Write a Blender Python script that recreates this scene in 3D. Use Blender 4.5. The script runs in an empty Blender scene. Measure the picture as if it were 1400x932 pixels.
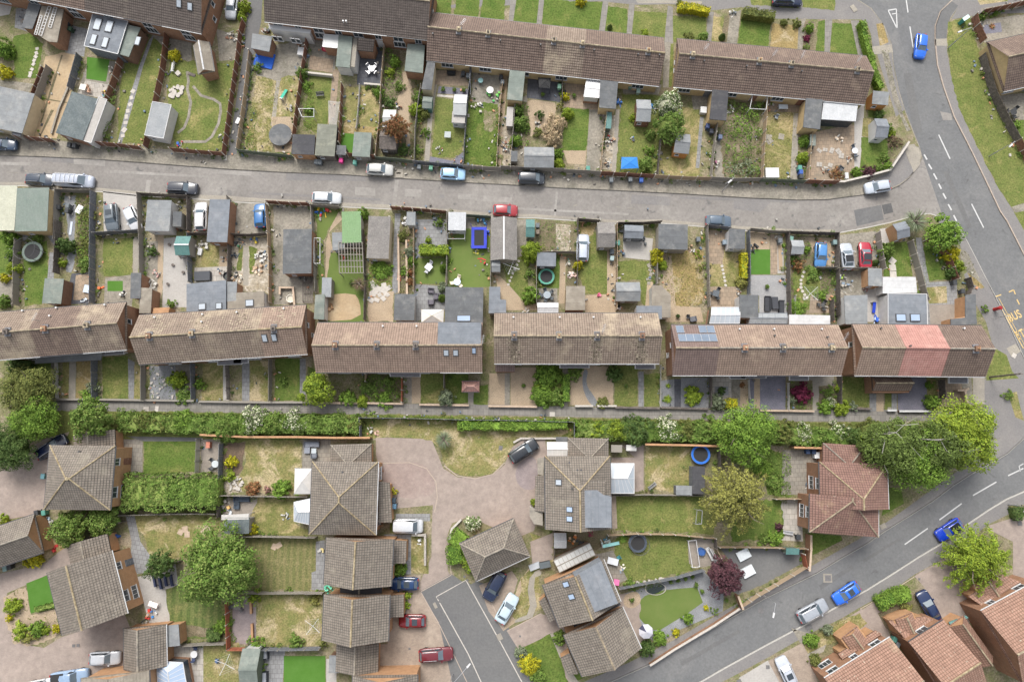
import bpy, math, random
from mathutils import Vector, Matrix
R=random.Random(7)
SC=bpy.context.scene
C=SC.collection
# ---------------------------------------------------------------- camera, sky, sun, exposure
F, HC=940.0, 100.0
TILT=math.atan(124/F)
ct, st=math.cos(TILT), math.sin(TILT)
CY=-HC*math.tan(TILT)
cd=bpy.data.cameras.new('camera');cam=bpy.data.objects.new('camera',cd);C.objects.link(cam)
cd.sensor_width=36;cd.lens=36*F/1400;cd.clip_end=8000
cam.location=(0,CY,HC);cam.rotation_euler=(TILT,0,0);SC.camera=cam
SUN_EL, SUN_AZ=math.radians(51), math.radians(-14)
w=bpy.data.worlds.new('World');SC.world=w;w.use_nodes=True
sk=w.node_tree.nodes.new('ShaderNodeTexSky');sk.sky_type='NISHITA';sk.sun_disc=False
sk.sun_elevation=SUN_EL;sk.sun_rotation=SUN_AZ;sk.dust_density=4.0;sk.air_density=1.0;sk.ozone_density=1.0
bg=w.node_tree.nodes['Background'];bg.inputs[1].default_value=0.15
hs=w.node_tree.nodes.new('ShaderNodeHueSaturation');hs.inputs['Saturation'].default_value=0.3
w.node_tree.links.new(sk.outputs[0],hs.inputs['Color']);w.node_tree.links.new(hs.outputs[0],bg.inputs[0])
sl=bpy.data.lights.new('sun','SUN');sl.energy=1.5;sl.angle=math.radians(26);sl.color=(1,.955,.89)
so=bpy.data.objects.new('sun',sl);C.objects.link(so)
so.rotation_euler=(math.pi/2-SUN_EL,0,math.pi-SUN_AZ)
SC.view_settings.view_transform='Standard';SC.view_settings.look='None'
SC.view_settings.exposure=0.88;SC.view_settings.gamma=1
# ---------------------------------------------------------------- photo pixel -> point of the place at height z
def P(px,py,z=0.0):
 x, y=px-700.0, 466.0-py
 dy, dz=y*ct+F*st, y*st-F*ct
 k=(z-HC)/dz
 return Vector((x*k,CY+dy*k,z))
def pts(s,z=0.0):
 return[P(*map(float,a.split(',')),z)for a in s.split()]
def rect(cx,cy,w,h,rot=0,z=0.0):
 """size in photo pixels seen at height z -> centre, metres, angle (rot is clockwise in the photo)"""
 a=math.radians(rot);ux, uy=math.cos(a), math.sin(a)
 p=P(cx,cy,z)
 e=P(cx+ux*w/2,cy+uy*w/2,z)-P(cx-ux*w/2,cy-uy*w/2,z)
 f=P(cx-uy*h/2,cy+ux*h/2,z)-P(cx+uy*h/2,cy-ux*h/2,z)
 return p, e.length, f.length, math.atan2(e.y,e.x)
# ---------------------------------------------------------------- materials
MS={}
def srgb(h):
 if not isinstance(h,str):return tuple(h)+(1, )
 v=[int(h[i:i+2],16)/255 for i in(0,2,4)]
 return tuple(((c+.055)/1.055)**2.4 if c>.04045 else c/12.92 for c in v)+(1, )
class NT:
 def __init__(s,name):
  s.m=bpy.data.materials.new(name);s.m.use_nodes=True;s.t=s.m.node_tree
  s.b=s.t.nodes['Principled BSDF']
 def n(s,ty,**k):
  x=s.t.nodes.new('ShaderNode'+ty)
  for a, v in k.items():setattr(x,a,v)
  return x
 def l(s,a,b):s.t.links.new(a,b)
 def noise(s,sc,det=4,ro=.6,vec=None,dist=0):
  x=s.n('TexNoise');x.inputs['Scale'].default_value=sc;x.inputs['Detail'].default_value=det
  x.inputs['Roughness'].default_value=ro;x.inputs['Distortion'].default_value=dist
  if vec is None:
   g=s.n('NewGeometry');vec=g.outputs['Position']
  s.l(vec,x.inputs['Vector']);return x.outputs['Fac']
 def ramp(s,fac,a,b):
  x=s.n('MapRange');x.inputs['From Min'].default_value=a;x.inputs['From Max'].default_value=b
  s.l(fac,x.inputs['Value']);return x.outputs['Result']
 def mix(s,fac,a,b,mode='MIX'):
  x=s.n('MixRGB',blend_type=mode)
  for i, v in((0,fac),(1,a),(2,b)):
   if hasattr(v,'links'):s.l(v,x.inputs[i])
   else:x.inputs[i].default_value=v if i==0 else srgb(v)
  return x.outputs[0]
 def bump(s,h,st=.4,d=.02):
  x=s.n('Bump');x.inputs['Strength'].default_value=st;x.inputs['Distance'].default_value=d
  s.l(h,x.inputs['Height']);s.l(x.outputs[0],s.b.inputs['Normal'])
def val(s,c,fac,lo,hi):
 x=s.n('MapRange');x.inputs['From Min'].default_value=.3;x.inputs['From Max'].default_value=.7
 x.inputs['To Min'].default_value=lo;x.inputs['To Max'].default_value=hi;s.l(fac,x.inputs['Value'])
 return s.mix(1,c,x.outputs['Result'],'MULTIPLY')
def ground(name,c1,c2,sc=.5,c3=None,t3=(.58,.66),fine=7,var=.25,rough=.95,bump=.5,bd=.03,sc3=.16,spot=None):
 s=NT(name)
 c=s.mix(s.ramp(s.noise(sc,6,.68),.36,.64),c1,c2)
 if c3:c=s.mix(s.ramp(s.noise(sc3,6,.7,dist=.6),*t3),c,c3)
 if spot:c=s.mix(s.ramp(s.noise(spot[3],3,.55,dist=.8),spot[1],spot[2]),c,spot[0])
 f=s.noise(fine,3,.7)
 c=val(s,c,f,1-var,1+var)
 s.l(c,s.b.inputs['Base Color']);s.b.inputs['Roughness'].default_value=rough
 s.b.inputs['Specular IOR Level'].default_value=.2
 if bump:s.bump(f,bump,bd)
 MS[name]=s.m
def tiles(name,c1,c2,mort,lich=None,tl=(.6,.7),bw=.33,rh=.36,mo=.03,lsc=.25,off=.5,rough=.9,uv=True,ms=.7,var=.16,bs=.5,spk=None):
 s=NT(name)
 if uv:u=s.n('UVMap').outputs['UV']
 else:u=s.n('NewGeometry').outputs['Position']
 b=s.n('TexBrick',offset=off);s.l(u,b.inputs['Vector'])
 b.inputs['Color1'].default_value=srgb(c1);b.inputs['Color2'].default_value=srgb(c2);b.inputs['Mortar'].default_value=srgb(mort)
 b.inputs['Scale'].default_value=1;b.inputs['Brick Width'].default_value=bw;b.inputs['Row Height'].default_value=rh
 b.inputs['Mortar Size'].default_value=mo;b.inputs['Mortar Smooth'].default_value=ms;b.inputs['Bias'].default_value=0
 c=b.outputs['Color']
 if lich:c=s.mix(s.ramp(s.noise(lsc,6,.75),*tl),c,lich)
 if spk:c=s.mix(s.ramp(s.noise(3.2,2,.6),.66,.74),c,spk)
 f=s.noise(1.1,5,.7);c=val(s,c,f,1-var,1+var)
 s.l(c,s.b.inputs['Base Color']);s.b.inputs['Roughness'].default_value=rough;s.b.inputs['Specular IOR Level'].default_value=.25
 if bs:s.bump(b.outputs['Fac'],-bs,.03)
 MS[name]=s.m
def plain(name,c,rough=.6,var=.12,sc=2.5,metal=0,spec=.4,bump=0,coat=0,c2=None):
 s=NT(name);f=s.noise(sc,5,.65)
 cc=s.mix(s.ramp(f,.4,.65),c,c2)if c2 else s.mix(0,c,c)
 cc=val(s,cc,f,1-var,1+var)
 s.l(cc,s.b.inputs['Base Color']);s.b.inputs['Roughness'].default_value=rough
 s.b.inputs['Metallic'].default_value=metal;s.b.inputs['Specular IOR Level'].default_value=spec
 s.b.inputs['Coat Weight'].default_value=coat
 if bump:s.bump(f,bump,.02)
 MS[name]=s.m
def leaf(name,c1,c2,c3=None,t=(.72,.8),rough=.75):
 s=NT(name);g=s.n('NewGeometry')
 c=s.mix(g.outputs['Random Per Island'],c1,c2)
 if c3:c=s.mix(s.ramp(g.outputs['Random Per Island'],*t),c,c3)
 c=val(s,c,s.noise(1.25,4,.65),.55,1.4)
 s.l(c,s.b.inputs['Base Color']);s.b.inputs['Roughness'].default_value=rough;s.b.inputs['Specular IOR Level'].default_value=.2
 MS[name]=s.m
def ribbed(name,c1,c2,pitch=.16,rough=.6,var=.14,uvy=True):
 s=NT(name);u=s.n('UVMap').outputs['UV']
 wv=s.n('TexWave',wave_type='BANDS',bands_direction='X');wv.inputs['Scale'].default_value=.314/pitch
 wv.inputs['Distortion'].default_value=0;s.l(u,wv.inputs['Vector'])
 f=s.noise(.9,5,.7)
 c=s.mix(s.ramp(f,.35,.65),c1,c2)
 c=val(s,c,s.noise(5,3,.7),1-var,1+var)
 s.l(c,s.b.inputs['Base Color']);s.b.inputs['Roughness'].default_value=rough
 s.bump(wv.outputs['Fac'],.8,.04);MS[name]=s.m
def mt(m):
 if m in MS:return MS[m]
 h, _, g=m.partition('/')
 plain(m,h,{'':.7,'1':.45,'2':.25}[g],.08,3,0,.5,0,.6 if g=='2' else 0);return MS[m]
# ---------------------------------------------------------------- meshes
class MB:
 def __init__(s):s.v=[];s.f=[];s.u=[]
 def face(s,p,uv=None):
  n=len(s.v);s.v+=[tuple(q)for q in p];s.f.append(tuple(range(n,n+len(p))))
  s.u.append(uv or[(q[0],q[1])for q in p]);return s
 def box(s,x0,x1,y0,y1,z0,z1,bot=False):
  a=[(x0,y0),(x1,y0),(x1,y1),(x0,y1)]
  return s.prism(a,z0,z1,bot)
 def prism(s,a,z0,z1,bot=False,a2=None):
  a2=a2 or a;n=len(a)
  for i in range(n):
   j=(i+1)%n;d=math.dist(a[i],a[j])
   s.face([(*a[i],z0),(*a[j],z0),(*a2[j],z1),(*a2[i],z1)],[(0,z0),(d,z0),(d,z1),(0,z1)])
  s.face([(*q,z1)for q in a2])
  if bot:s.face([(*q,z0)for q in reversed(a)])
  return s
 def cyl(s,x,y,z0,z1,r0,r1=None,n=12,bot=False):
  r1=r0 if r1 is None else r1
  c=[(math.cos(2*math.pi*i/n),math.sin(2*math.pi*i/n))for i in range(n)]
  return s.prism([(x+r0*a,y+r0*b)for a,b in c],z0,z1,bot,[(x+r1*a,y+r1*b)for a,b in c])
 def tube(s,p,q,r,n=5,r2=None):
  p, q=Vector(p), Vector(q);d=(q-p);
  if d.length<1e-6:return s
  a=d.orthogonal().normalized();b=d.normalized().cross(a);r2=r if r2 is None else r2
  k=[a*math.cos(2*math.pi*i/n)+b*math.sin(2*math.pi*i/n)for i in range(n)]
  for i in range(n):
   j=(i+1)%n;s.face([p+k[i]*r,p+k[j]*r,q+k[j]*r2,q+k[i]*r2])
  s.face([q+x*r2 for x in k]);s.face([p+x*r for x in reversed(k)]);return s
 def ring(s,x,y,z,r,t,n=24,m=5):
  for i in range(n):
   a, b=2*math.pi*i/n, 2*math.pi*(i+1)/n
   for j in range(m):
    c, d=2*math.pi*j/m, 2*math.pi*(j+1)/m
    q=lambda A, B:(x+(r+t*math.cos(B))*math.cos(A),y+(r+t*math.cos(B))*math.sin(A),z+t*math.sin(B))
    s.face([q(a,c),q(b,c),q(b,d),q(a,d)])
  return s
 def mesh(s,name,smooth=False,weld=False):
  me=bpy.data.meshes.new(name);me.from_pydata(s.v,[],s.f)
  uv=me.uv_layers.new(name='UVMap');flat=[c for f in s.u for q in f for c in q]
  uv.data.foreach_set('uv',flat)
  me.materials.append(None)
  if weld:
   import bmesh
   b=bmesh.new();b.from_mesh(me);bmesh.ops.remove_doubles(b,verts=b.verts,dist=1e-4)
   bmesh.ops.recalc_face_normals(b,faces=b.faces);b.to_mesh(me);b.free()
  if smooth:me.polygons.foreach_set('use_smooth',[True]*len(me.polygons))
  me.update();return me
CACHE={}
def cached(key,fn,**k):
 if key not in CACHE:CACHE[key]=fn().mesh(key[0]if isinstance(key,tuple)else key,**k)
 return CACHE[key]
def obj(name,me,mat,parent=None,loc=(0,0,0),rot=0,scale=(1,1,1)):
 if isinstance(me,MB):me=me.mesh(name)
 o=bpy.data.objects.new(name,me);C.objects.link(o)
 s=o.material_slots[0];s.link='OBJECT';s.material=mt(mat)
 o.location=loc;o.rotation_euler=(0,0,rot)if not hasattr(rot,'__len__')else rot;o.scale=scale
 if parent:o.parent=parent
 return o
SUBS={}
def lab(s):
 for k, v in SUBS.items():
  if '{' not in s:break
  s=s.replace('{'+k+'}',v)
 return s
def tag(o,label,cat,group=None):
 o['label']=lab(label);o['category']=cat
 if group:o['group']=group
 return o
def thing(name,label,cat,loc,rot=0,group=None):
 o=bpy.data.objects.new(name,None);C.objects.link(o);o.empty_display_size=.3
 o.location=loc;o.rotation_euler=(0,0,rot);return tag(o,label,cat,group)
def struct(name,me,mat,parent=None,kind='structure',**k):
 o=obj(name,me,mat,parent,**k)
 if not parent:o['kind']=kind
 return o
# ---------------------------------------------------------------- ground patches, each a sheet 4 mm over what lies beneath it
def inside(p,a):
 r=False;n=len(a)
 for i in range(n):
  x1, y1=a[i][:2];x2, y2=a[i-1][:2]
  if(y1>p[1])!=(y2>p[1])and p[0]<(x2-x1)*(p[1]-y1)/(y2-y1)+x1:r=not r
 return r
def cross(a,b):
 def o(p,q,r):return(q[0]-p[0])*(r[1]-p[1])-(q[1]-p[1])*(r[0]-p[0])
 for i in range(len(a)):
  p, q=a[i-1], a[i]
  for j in range(len(b)):
   r, s=b[j-1], b[j]
   if o(p,q,r)*o(p,q,s)<0 and o(r,s,p)*o(r,s,q)<0:return True
 return inside(a[0],b)or inside(b[0],a)
LAYERS=[]
def level(a,base=0):
 bb=(min(q[0]for q in a),max(q[0]for q in a),min(q[1]for q in a),max(q[1]for q in a));L=base
 for(b2,a2,l2)in LAYERS:
  if l2+1>L and bb[0]<b2[1]and b2[0]<bb[1]and bb[2]<b2[3]and b2[2]<bb[3]and cross(a,a2):L=l2+1
 LAYERS.append((bb,a,L));return L
def rough_edge(a,j,step=.5):
 out=[]
 for i in range(len(a)):
  p, q=Vector(a[i-1][:2]), Vector(a[i][:2]);n=max(1,int((q-p).length/step))
  for k in range(n):
   t=p.lerp(q,k/n);out.append((t.x+R.uniform(-j,j),t.y+R.uniform(-j,j)))
 return out
def smoothpoly(a,it=2):
 a=[Vector(q[:2])for q in a]
 for _ in range(it):
  a=[w for i in range(len(a))for w in(a[i-1].lerp(a[i],.25),a[i-1].lerp(a[i],.75))]
 return a
def patch(mat,name,s,jit=0,smooth=0,base=0,rot=0,th=0):
 a=[q[:2]for q in(pts(s)if isinstance(s,str)else s)]
 if smooth:a=smoothpoly(a,smooth)
 if jit:a=rough_edge(a,jit)
 a=[tuple(q)for q in a]
 L=level(a,base);c, n=math.cos(rot), math.sin(rot)
 m=MB();z=.004*(L+1)+th
 m.face([(x,y,z)for x,y in a],[(x*c+y*n,y*c-x*n)for x,y in a])
 if th:
  for i in range(len(a)):m.face([(*a[i-1],0),(*a[i],0),(*a[i],z),(*a[i-1],z)])
 return struct(name,m,mat)
# ---------------------------------------------------------------- the materials of the place
ground('earth',(.2,.165,.11),(.12,.135,.05),.6,(.25,.21,.15),(.52,.64),var=.42,fine=4,sc3=.3)
ground('lawn',(.092,.122,.03),(.15,.158,.05),.55,(.25,.215,.09),(.56,.7),var=.42,fine=4,sc3=.3)
ground('lawn_green',(.066,.11,.02),(.11,.142,.034),.55,(.18,.172,.06),(.58,.72),var=.42,fine=4,sc3=.3)
ground('lawn_dry',(.19,.17,.07),(.12,.135,.04),.6,(.31,.25,.13),(.46,.6),var=.4,fine=4,sc3=.3)
ground('lawn_worn',(.13,.145,.045),(.23,.19,.085),.6,(.34,.28,.17),(.5,.6),var=.42,fine=4,sc3=.3)
ground('straw',(.27,.20,.09),(.20,.16,.07),.5,(.33,.27,.17),(.52,.62),var=.4,fine=4,sc3=.3)
ground('turf',(.062,.15,.022),(.075,.165,.03),.6,None,var=.1,fine=14,bump=.3)
ground('turf_dull',(.10,.145,.035),(.12,.155,.045),.3,None,var=.1,fine=12,bump=.3)
ground('asphalt',(.115,.115,.116),(.135,.134,.132),.15,(.16,.157,.15),(.55,.75),fine=3,var=.1,bump=.25,sc3=.07)
ground('asphalt_new',(.125,.127,.129),(.145,.146,.146),.2,(.165,.163,.16),(.52,.68),fine=3,var=.12,bump=.2,spot=((.1,.1,.1),.64,.74,.5))
ground('lane',(.215,.2,.185),(.18,.168,.155),.2,(.25,.235,.215),(.5,.66),fine=2.5,var=.14,bump=.25,sc3=.09,spot=((.13,.125,.12),.62,.72,.7))
ground('tar',(.085,.085,.085),(.1,.1,.1),.6,None,fine=4,var=.12)
ground('pave_asphalt',(.165,.158,.155),(.19,.18,.172),.3,(.21,.2,.185),(.55,.7),fine=4,var=.13)
ground('concrete',(.29,.265,.22),(.24,.22,.19),.4,(.19,.175,.15),(.55,.7),fine=4,var=.14)
ground('concrete_dirty',(.26,.235,.195),(.195,.18,.15),.6,(.15,.14,.112),(.5,.64),fine=3,var=.26,sc3=.35)
ground('concrete_pale',(.37,.35,.325),(.31,.295,.275),.4,(.3,.285,.26),(.6,.75),fine=4,var=.1)
ground('gravel',(.36,.285,.2),(.3,.235,.165),.5,(.25,.2,.14),(.6,.7),fine=9,var=.35,bump=.8)
ground('gravel_grey',(.23,.235,.245),(.17,.175,.18),.5,(.27,.27,.27),(.6,.7),fine=9,var=.35,bump=.8)
ground('slate_chip',(.135,.135,.16),(.17,.165,.2),.5,(.22,.21,.23),(.6,.7),fine=9,var=.35,bump=.8)
ground('soil',(.17,.135,.09),(.11,.105,.055),.6,(.24,.2,.14),(.52,.64),fine=6,var=.4,bump=.8,bd=.06)
ground('bare_earth',(.38,.285,.175),(.33,.25,.16),.3,(.42,.34,.23),(.5,.7),fine=3,var=.13)
ground('bark',(.15,.105,.075),(.11,.085,.06),.6,None,fine=9,var=.45,bump=.8,bd=.05)
ground('rubble',(.36,.32,.26),(.24,.2,.14),.8,(.48,.44,.38),(.55,.63),fine=3,var=.35,bump=.8,bd=.08,sc3=.6)
tiles('slabs',(.25,.225,.19),(.2,.185,.16),(.12,.11,.09),(.16,.15,.12),(.56,.7),.6,.6,.035,uv=True,off=.5,bs=.3)
tiles('slabs_grey',(.24,.24,.24),(.2,.2,.2),(.12,.12,.115),(.17,.165,.155),(.58,.72),.6,.6,.035,off=.5,bs=.3)
tiles('slabs_pale',(.37,.34,.3),(.31,.29,.26),(.2,.18,.16),None,(.6,.7),.75,.75,.035,off=.5,bs=.3)
tiles('slabs_tan',(.3,.23,.165),(.24,.19,.14),(.15,.12,.09),(.2,.17,.13),(.56,.7),.6,.6,.03,off=.5,bs=.3)
tiles('slabs_dark',(.075,.078,.09),(.095,.097,.107),(.05,.05,.055),None,(.6,.7),.6,.6,.03,off=.5,bs=.3)
tiles('footpath',(.215,.2,.18),(.18,.17,.155),(.115,.11,.095),(.15,.145,.12),(.55,.7),.75,.9,.03,off=.5,bs=.3)
tiles('block_pink',(.285,.237,.207),(.258,.212,.185),(.21,.17,.145),(.31,.255,.22),(.5,.7),.2,.1,.01,off=.5,bs=.1)
tiles('block_tan',(.31,.25,.2),(.26,.21,.17),(.2,.165,.135),(.34,.285,.23),(.5,.7),.2,.1,.01,off=.5,bs=.1)
tiles('block_mauve',(.265,.22,.215),(.22,.185,.185),(.18,.155,.15),(.28,.235,.22),(.5,.7),.2,.1,.012,off=.5,bs=.1)
ribbed('deck',(.22,.19,.16),(.28,.245,.205),.15)
ribbed('deck_grey',(.24,.24,.245),(.3,.295,.29),.15)
# roofs
RF=dict(mo=.04,bs=.9,var=.18,ms=.4,off=0)
tiles('roof_brown',(.178,.132,.108),(.15,.11,.09),(.07,.052,.044),(.26,.20,.15),(.56,.8),spk=(.2,.155,.125),**RF)
tiles('roof_dark',(.122,.102,.09),(.104,.086,.077),(.06,.05,.044),(.17,.145,.115),(.58,.8),**RF)
tiles('roof_moss',(.25,.2,.158),(.21,.163,.13),(.085,.065,.052),(.36,.30,.215),(.5,.74),spk=(.27,.22,.17),**RF)
tiles('roof_tan',(.272,.2,.156),(.235,.172,.136),(.105,.077,.062),(.33,.26,.19),(.55,.78),spk=(.28,.215,.165),**RF)
tiles('roof_red',(.37,.2,.172),(.35,.185,.16),(.23,.12,.1),(.42,.26,.22),(.5,.7),spk=(.4,.25,.21),**RF)
tiles('roof_new',(.18,.132,.117),(.17,.124,.11),(.1,.072,.064),None,**RF)
tiles('roof_grey',(.2,.174,.146),(.166,.143,.12),(.075,.068,.06),(.24,.215,.17),(.56,.78),spk=(.25,.23,.2),**RF)
tiles('roof_brick',(.295,.18,.135),(.25,.152,.113),(.13,.078,.057),(.34,.27,.185),(.58,.78),spk=(.38,.33,.26),**RF)
tiles('brick',(.28,.14,.075),(.22,.105,.06),(.26,.2,.15),None,bw=.225,rh=.075,mo=.012,bs=.2)
tiles('brick_orange',(.42,.23,.115),(.36,.19,.095),(.36,.26,.17),None,bw=.225,rh=.075,mo=.012,bs=.2)
tiles('brick_dark',(.19,.10,.065),(.14,.078,.052),(.18,.14,.1),None,bw=.225,rh=.075,mo=.012,bs=.2)
tiles('brick_cream',(.48,.35,.18),(.42,.31,.16),(.4,.32,.2),None,bw=.225,rh=.075,mo=.012,bs=.2)
plain('render_white',(.5,.49,.47),.85,.1,1.5)
plain('render_cream',(.5,.42,.28),.85,.1,1.5)
plain('ridge',(.22,.18,.13),.9,.25,2,c2=(.3,.25,.17))
plain('ridge_lichen',(.25,.195,.115),.9,.3,2,c2=(.31,.26,.17))
plain('ridge_grey',(.2,.18,.155),.9,.25,2,c2=(.27,.24,.19))
FL=dict(bw=6,rh=1.0,mo=.018,ms=.2,var=.16,bs=.25,lsc=.45)
tiles('felt',(0.11,0.115,0.12),(0.101,0.106,0.11),(0.077,0.081,0.084),(0.17,0.17,0.165),(.5,.68),**FL)
tiles('felt_grey',(0.2,0.21,0.215),(0.184,0.193,0.198),(0.14,0.147,0.15),(0.27,0.27,0.26),(.5,.68),**FL)
tiles('felt_slate',(0.165,0.18,0.2),(0.152,0.166,0.184),(0.115,0.126,0.14),(0.2,0.21,0.225),(.5,.68),**FL)
tiles('felt_green',(0.165,0.19,0.17),(0.152,0.175,0.156),(0.115,0.133,0.119),(0.23,0.24,0.21),(.5,.68),**FL)
tiles('felt_moss',(0.165,0.17,0.14),(0.152,0.156,0.129),(0.115,0.119,0.098),(0.26,0.26,0.2),(.5,.68),**FL)
tiles('felt_black',(0.06,0.06,0.065),(0.055,0.055,0.06),(0.042,0.042,0.045),(0.1,0.098,0.095),(.5,.68),**FL)
tiles('felt_brown',(0.215,0.19,0.155),(0.198,0.175,0.143),(0.15,0.133,0.108),(0.29,0.265,0.22),(.5,.68),**FL)
tiles('felt_white',(0.47,0.47,0.47),(0.432,0.432,0.432),(0.329,0.329,0.329),(0.4,0.4,0.39),(.5,.68),**FL)
ribbed('sheet_grey',(.22,.235,.245),(.27,.28,.285),.18)
ribbed('sheet_asbestos',(.22,.205,.19),(.16,.15,.14),.16,.9,.25)
ribbed('sheet_green',(.13,.165,.14),(.16,.19,.165),.2)
ribbed('sheet_cream',(.42,.42,.33),(.36,.36,.28),.2)
ribbed('sheet_dark',(.08,.1,.105),(.13,.15,.15),.16,.8,.25)
ribbed('sheet_white',(.46,.47,.48),(.38,.39,.4),.2)
ribbed('sheet_teal',(.07,.17,.16),(.09,.19,.175),.2)
ribbed('sheet_turf',(.135,.235,.1),(.15,.25,.115),.3)
plain('pvc',(.5,.5,.5),.4,.05);plain('pvc_dark',(.07,.07,.075),.4,.1)
plain('glass',(.035,.045,.055),.08,.1,1,0,.6);plain('glass_pale',(.36,.4,.44),.12,.08,.5,0,.6)
plain('glass_blue',(.30,.38,.5),.1,.06,.5,0,.6);plain('solar',(.12,.155,.205),.2,.1,.6,0,.6)
plain('polycarb',(.42,.43,.42),.35,.1,1.2);plain('lead',(.15,.15,.16),.7,.2)
plain('metal',(.4,.4,.41),.4,.1,2,.6);plain('dark_metal',(.06,.06,.062),.5,.1)
plain('rubber',(.025,.025,.026),.85,.1)
# timber
plain('wood_brown',(.16,.075,.05),.85,.2,3,c2=(.2,.10,.065));plain('wood_grey',(.26,.24,.21),.9,.2,3,c2=(.2,.18,.155))
plain('wood_tan',(.36,.27,.18),.9,.2,3,c2=(.28,.21,.14));plain('wood_dark',(.10,.085,.075),.9,.2,3,c2=(.14,.12,.105))
plain('wood_blue',(.115,.125,.145),.85,.18,3,c2=(.16,.165,.175));plain('wood_orange',(.42,.20,.055),.85,.15,3,c2=(.36,.16,.05))
plain('wood_red',(.28,.09,.05),.85,.15,3,c2=(.33,.12,.065));plain('wood_white',(.42,.405,.38),.85,.12,3)
plain('wood_green',(.11,.13,.095),.9,.2,3);plain('wood_black',(.05,.052,.058),.85,.15,3)
plain('post',(.47,.44,.39),.9,.12,3);plain('stone_pale',(.42,.39,.35),.9,.15,3);plain('stone_tan',(.4,.31,.23),.9,.2,3)
plain('kerb',(.36,.345,.315),.9,.12,3);plain('kerb_tan',(.34,.28,.23),.9,.12,3);plain('paint_white',(.5,.5,.49),.85,.25,2.5,c2=(.36,.36,.355))
plain('paint_yellow',(.5,.36,.16),.8,.22,2.5);plain('iron',(.13,.125,.125),.8,.2,3);plain('bark_wood',(.14,.115,.09),.95,.25,4);plain('bark_pale',(.29,.275,.25),.9,.2,4)
# leaves
leaf('leaf_lime',(.17,.235,.022),(.25,.31,.035),(.10,.16,.018));leaf('leaf_bright',(.11,.195,.025),(.19,.28,.045),(.06,.12,.016))
leaf('leaf_mid',(.075,.135,.022),(.125,.19,.035),(.17,.22,.055));leaf('leaf_dark',(.045,.085,.02),(.075,.12,.03),(.1,.14,.04))
leaf('leaf_olive',(.11,.13,.03),(.17,.175,.05),(.07,.09,.022));leaf('leaf_grey',(.14,.17,.10),(.2,.23,.15),(.1,.13,.06))
leaf('leaf_yellow',(.42,.37,.015),(.32,.31,.02),(.16,.2,.02));leaf('leaf_gold',(.18,.185,.045),(.3,.285,.075),(.11,.11,.045))
leaf('leaf_purple',(.075,.032,.04),(.12,.05,.06),(.05,.025,.03));leaf('leaf_magenta',(.15,.022,.055),(.10,.016,.035))
leaf('leaf_white',(.09,.14,.04),(.13,.18,.05),(.52,.52,.38),(.6,.64));leaf('leaf_pampas',(.42,.31,.19),(.5,.4,.26),(.2,.17,.09))
leaf('leaf_rust',(.25,.11,.05),(.18,.10,.045),(.10,.09,.03));leaf('leaf_copper',(.16,.10,.07),(.12,.09,.05),(.1,.12,.04))
leaf('leaf_birch',(.09,.135,.03),(.135,.18,.042),(.07,.1,.025));leaf('leaf_pink',(.45,.2,.22),(.15,.2,.06))
ground('lane_pale',(.26,.245,.225),(.225,.212,.195),.3,(.28,.265,.245),(.5,.66),fine=2.5,var=.12)
plain('lichen',(.34,.29,.2),.95,.25,3,c2=(.42,.37,.28));plain('moss',(.12,.115,.05),.95,.3,3)
tiles('roof_redbrown',(.215,.128,.105),(.185,.11,.09),(.09,.055,.045),(.28,.2,.13),(.58,.8),spk=(.3,.24,.2),**RF)
plain('lichen',(.27,.225,.165),.95,.25,3,c2=(.33,.28,.205))
def striped(name,c1,c2,c3,pitch):
 s=NT(name);u=s.n('UVMap').outputs['UV'];wv=s.n('TexWave',wave_type='BANDS',bands_direction='X');wv.inputs['Scale'].default_value=.314/pitch;wv.inputs['Distortion'].default_value=1.2;wv.inputs['Detail Scale'].default_value=.6;s.l(u,wv.inputs['Vector'])
 c=s.mix(s.ramp(wv.outputs['Fac'],.3,.7),c1,c2);c=s.mix(s.ramp(s.noise(.5,6,.7),.5,.68),c,c3);c=val(s,c,s.noise(4,3,.7),.62,1.38)
 s.l(c,s.b.inputs['Base Color']);s.b.inputs['Roughness'].default_value=.95;MS[name]=s.m
striped('lawn_striped',(.075,.105,.025),(.115,.135,.04),(.16,.15,.055),1.1);striped('lawn_mown',(.115,.12,.04),(.15,.14,.055),(.19,.165,.075),.9)
tiles('block_warm',(.285,.222,.198),(.255,.196,.175),(.205,.165,.143),(.3,.245,.215),(.5,.7),.2,.1,.01,off=.5,bs=.1)
# ---------------------------------------------------------------- land, roads, pavements
g=MB();g.face([(-2500,-2500,-.16),(2500,-2500,-.16),(2500,2500,-.16),(-2500,2500,-.16)]);struct('ground',g,'earth')
LN="-300,200 0,211.5 48,213 142,217.5 240,225 299,229.6 391,235 470,238 537,242.5 632,248.5 700,252 764,256 844,259.6 930,264 1030,270 1092,272.5 1130,272 1184,265 1218,258 1229,253 1243,242.5 1255,228 1260,214 1257,201 1250,184 1236,148 1229,125 1221,86 1219,62 1209,36 1191,12 1171,-1 1140,-13"
LS="-300,240 0,254 34,254 82,261 137,262 190,268 261,271.5 316,276 366,278.5 426,280 467,283 535,286 613,292 671,297 731,298 790,302 844,306 903,305 963,310 1023,315.5 1076,319 1140,319.6 1186,311 1218,304 1236,299 1257,293.5 1271,292 1293,299.5 1311,315 1318,322 1337,359 1346,377 1361,406 1382,449 1398,485 1430,545 1424,577 1400,599 1377,620 1363,628 1329,647 1304,663 1275,685 1245,704 1211,725 1185,743 1150,763 1117,783 1047,817 1006,840 980,855 920,889 887,908 829,934 700,1010"
RE="1400,1600 1560,600 1440,400 1400,347 1377,302 1368,289 1352,255 1329,207 1305,160 1291,121 1282,89 1279,59 1279,36 1286,16 1302,0 1330,-30"
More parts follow.
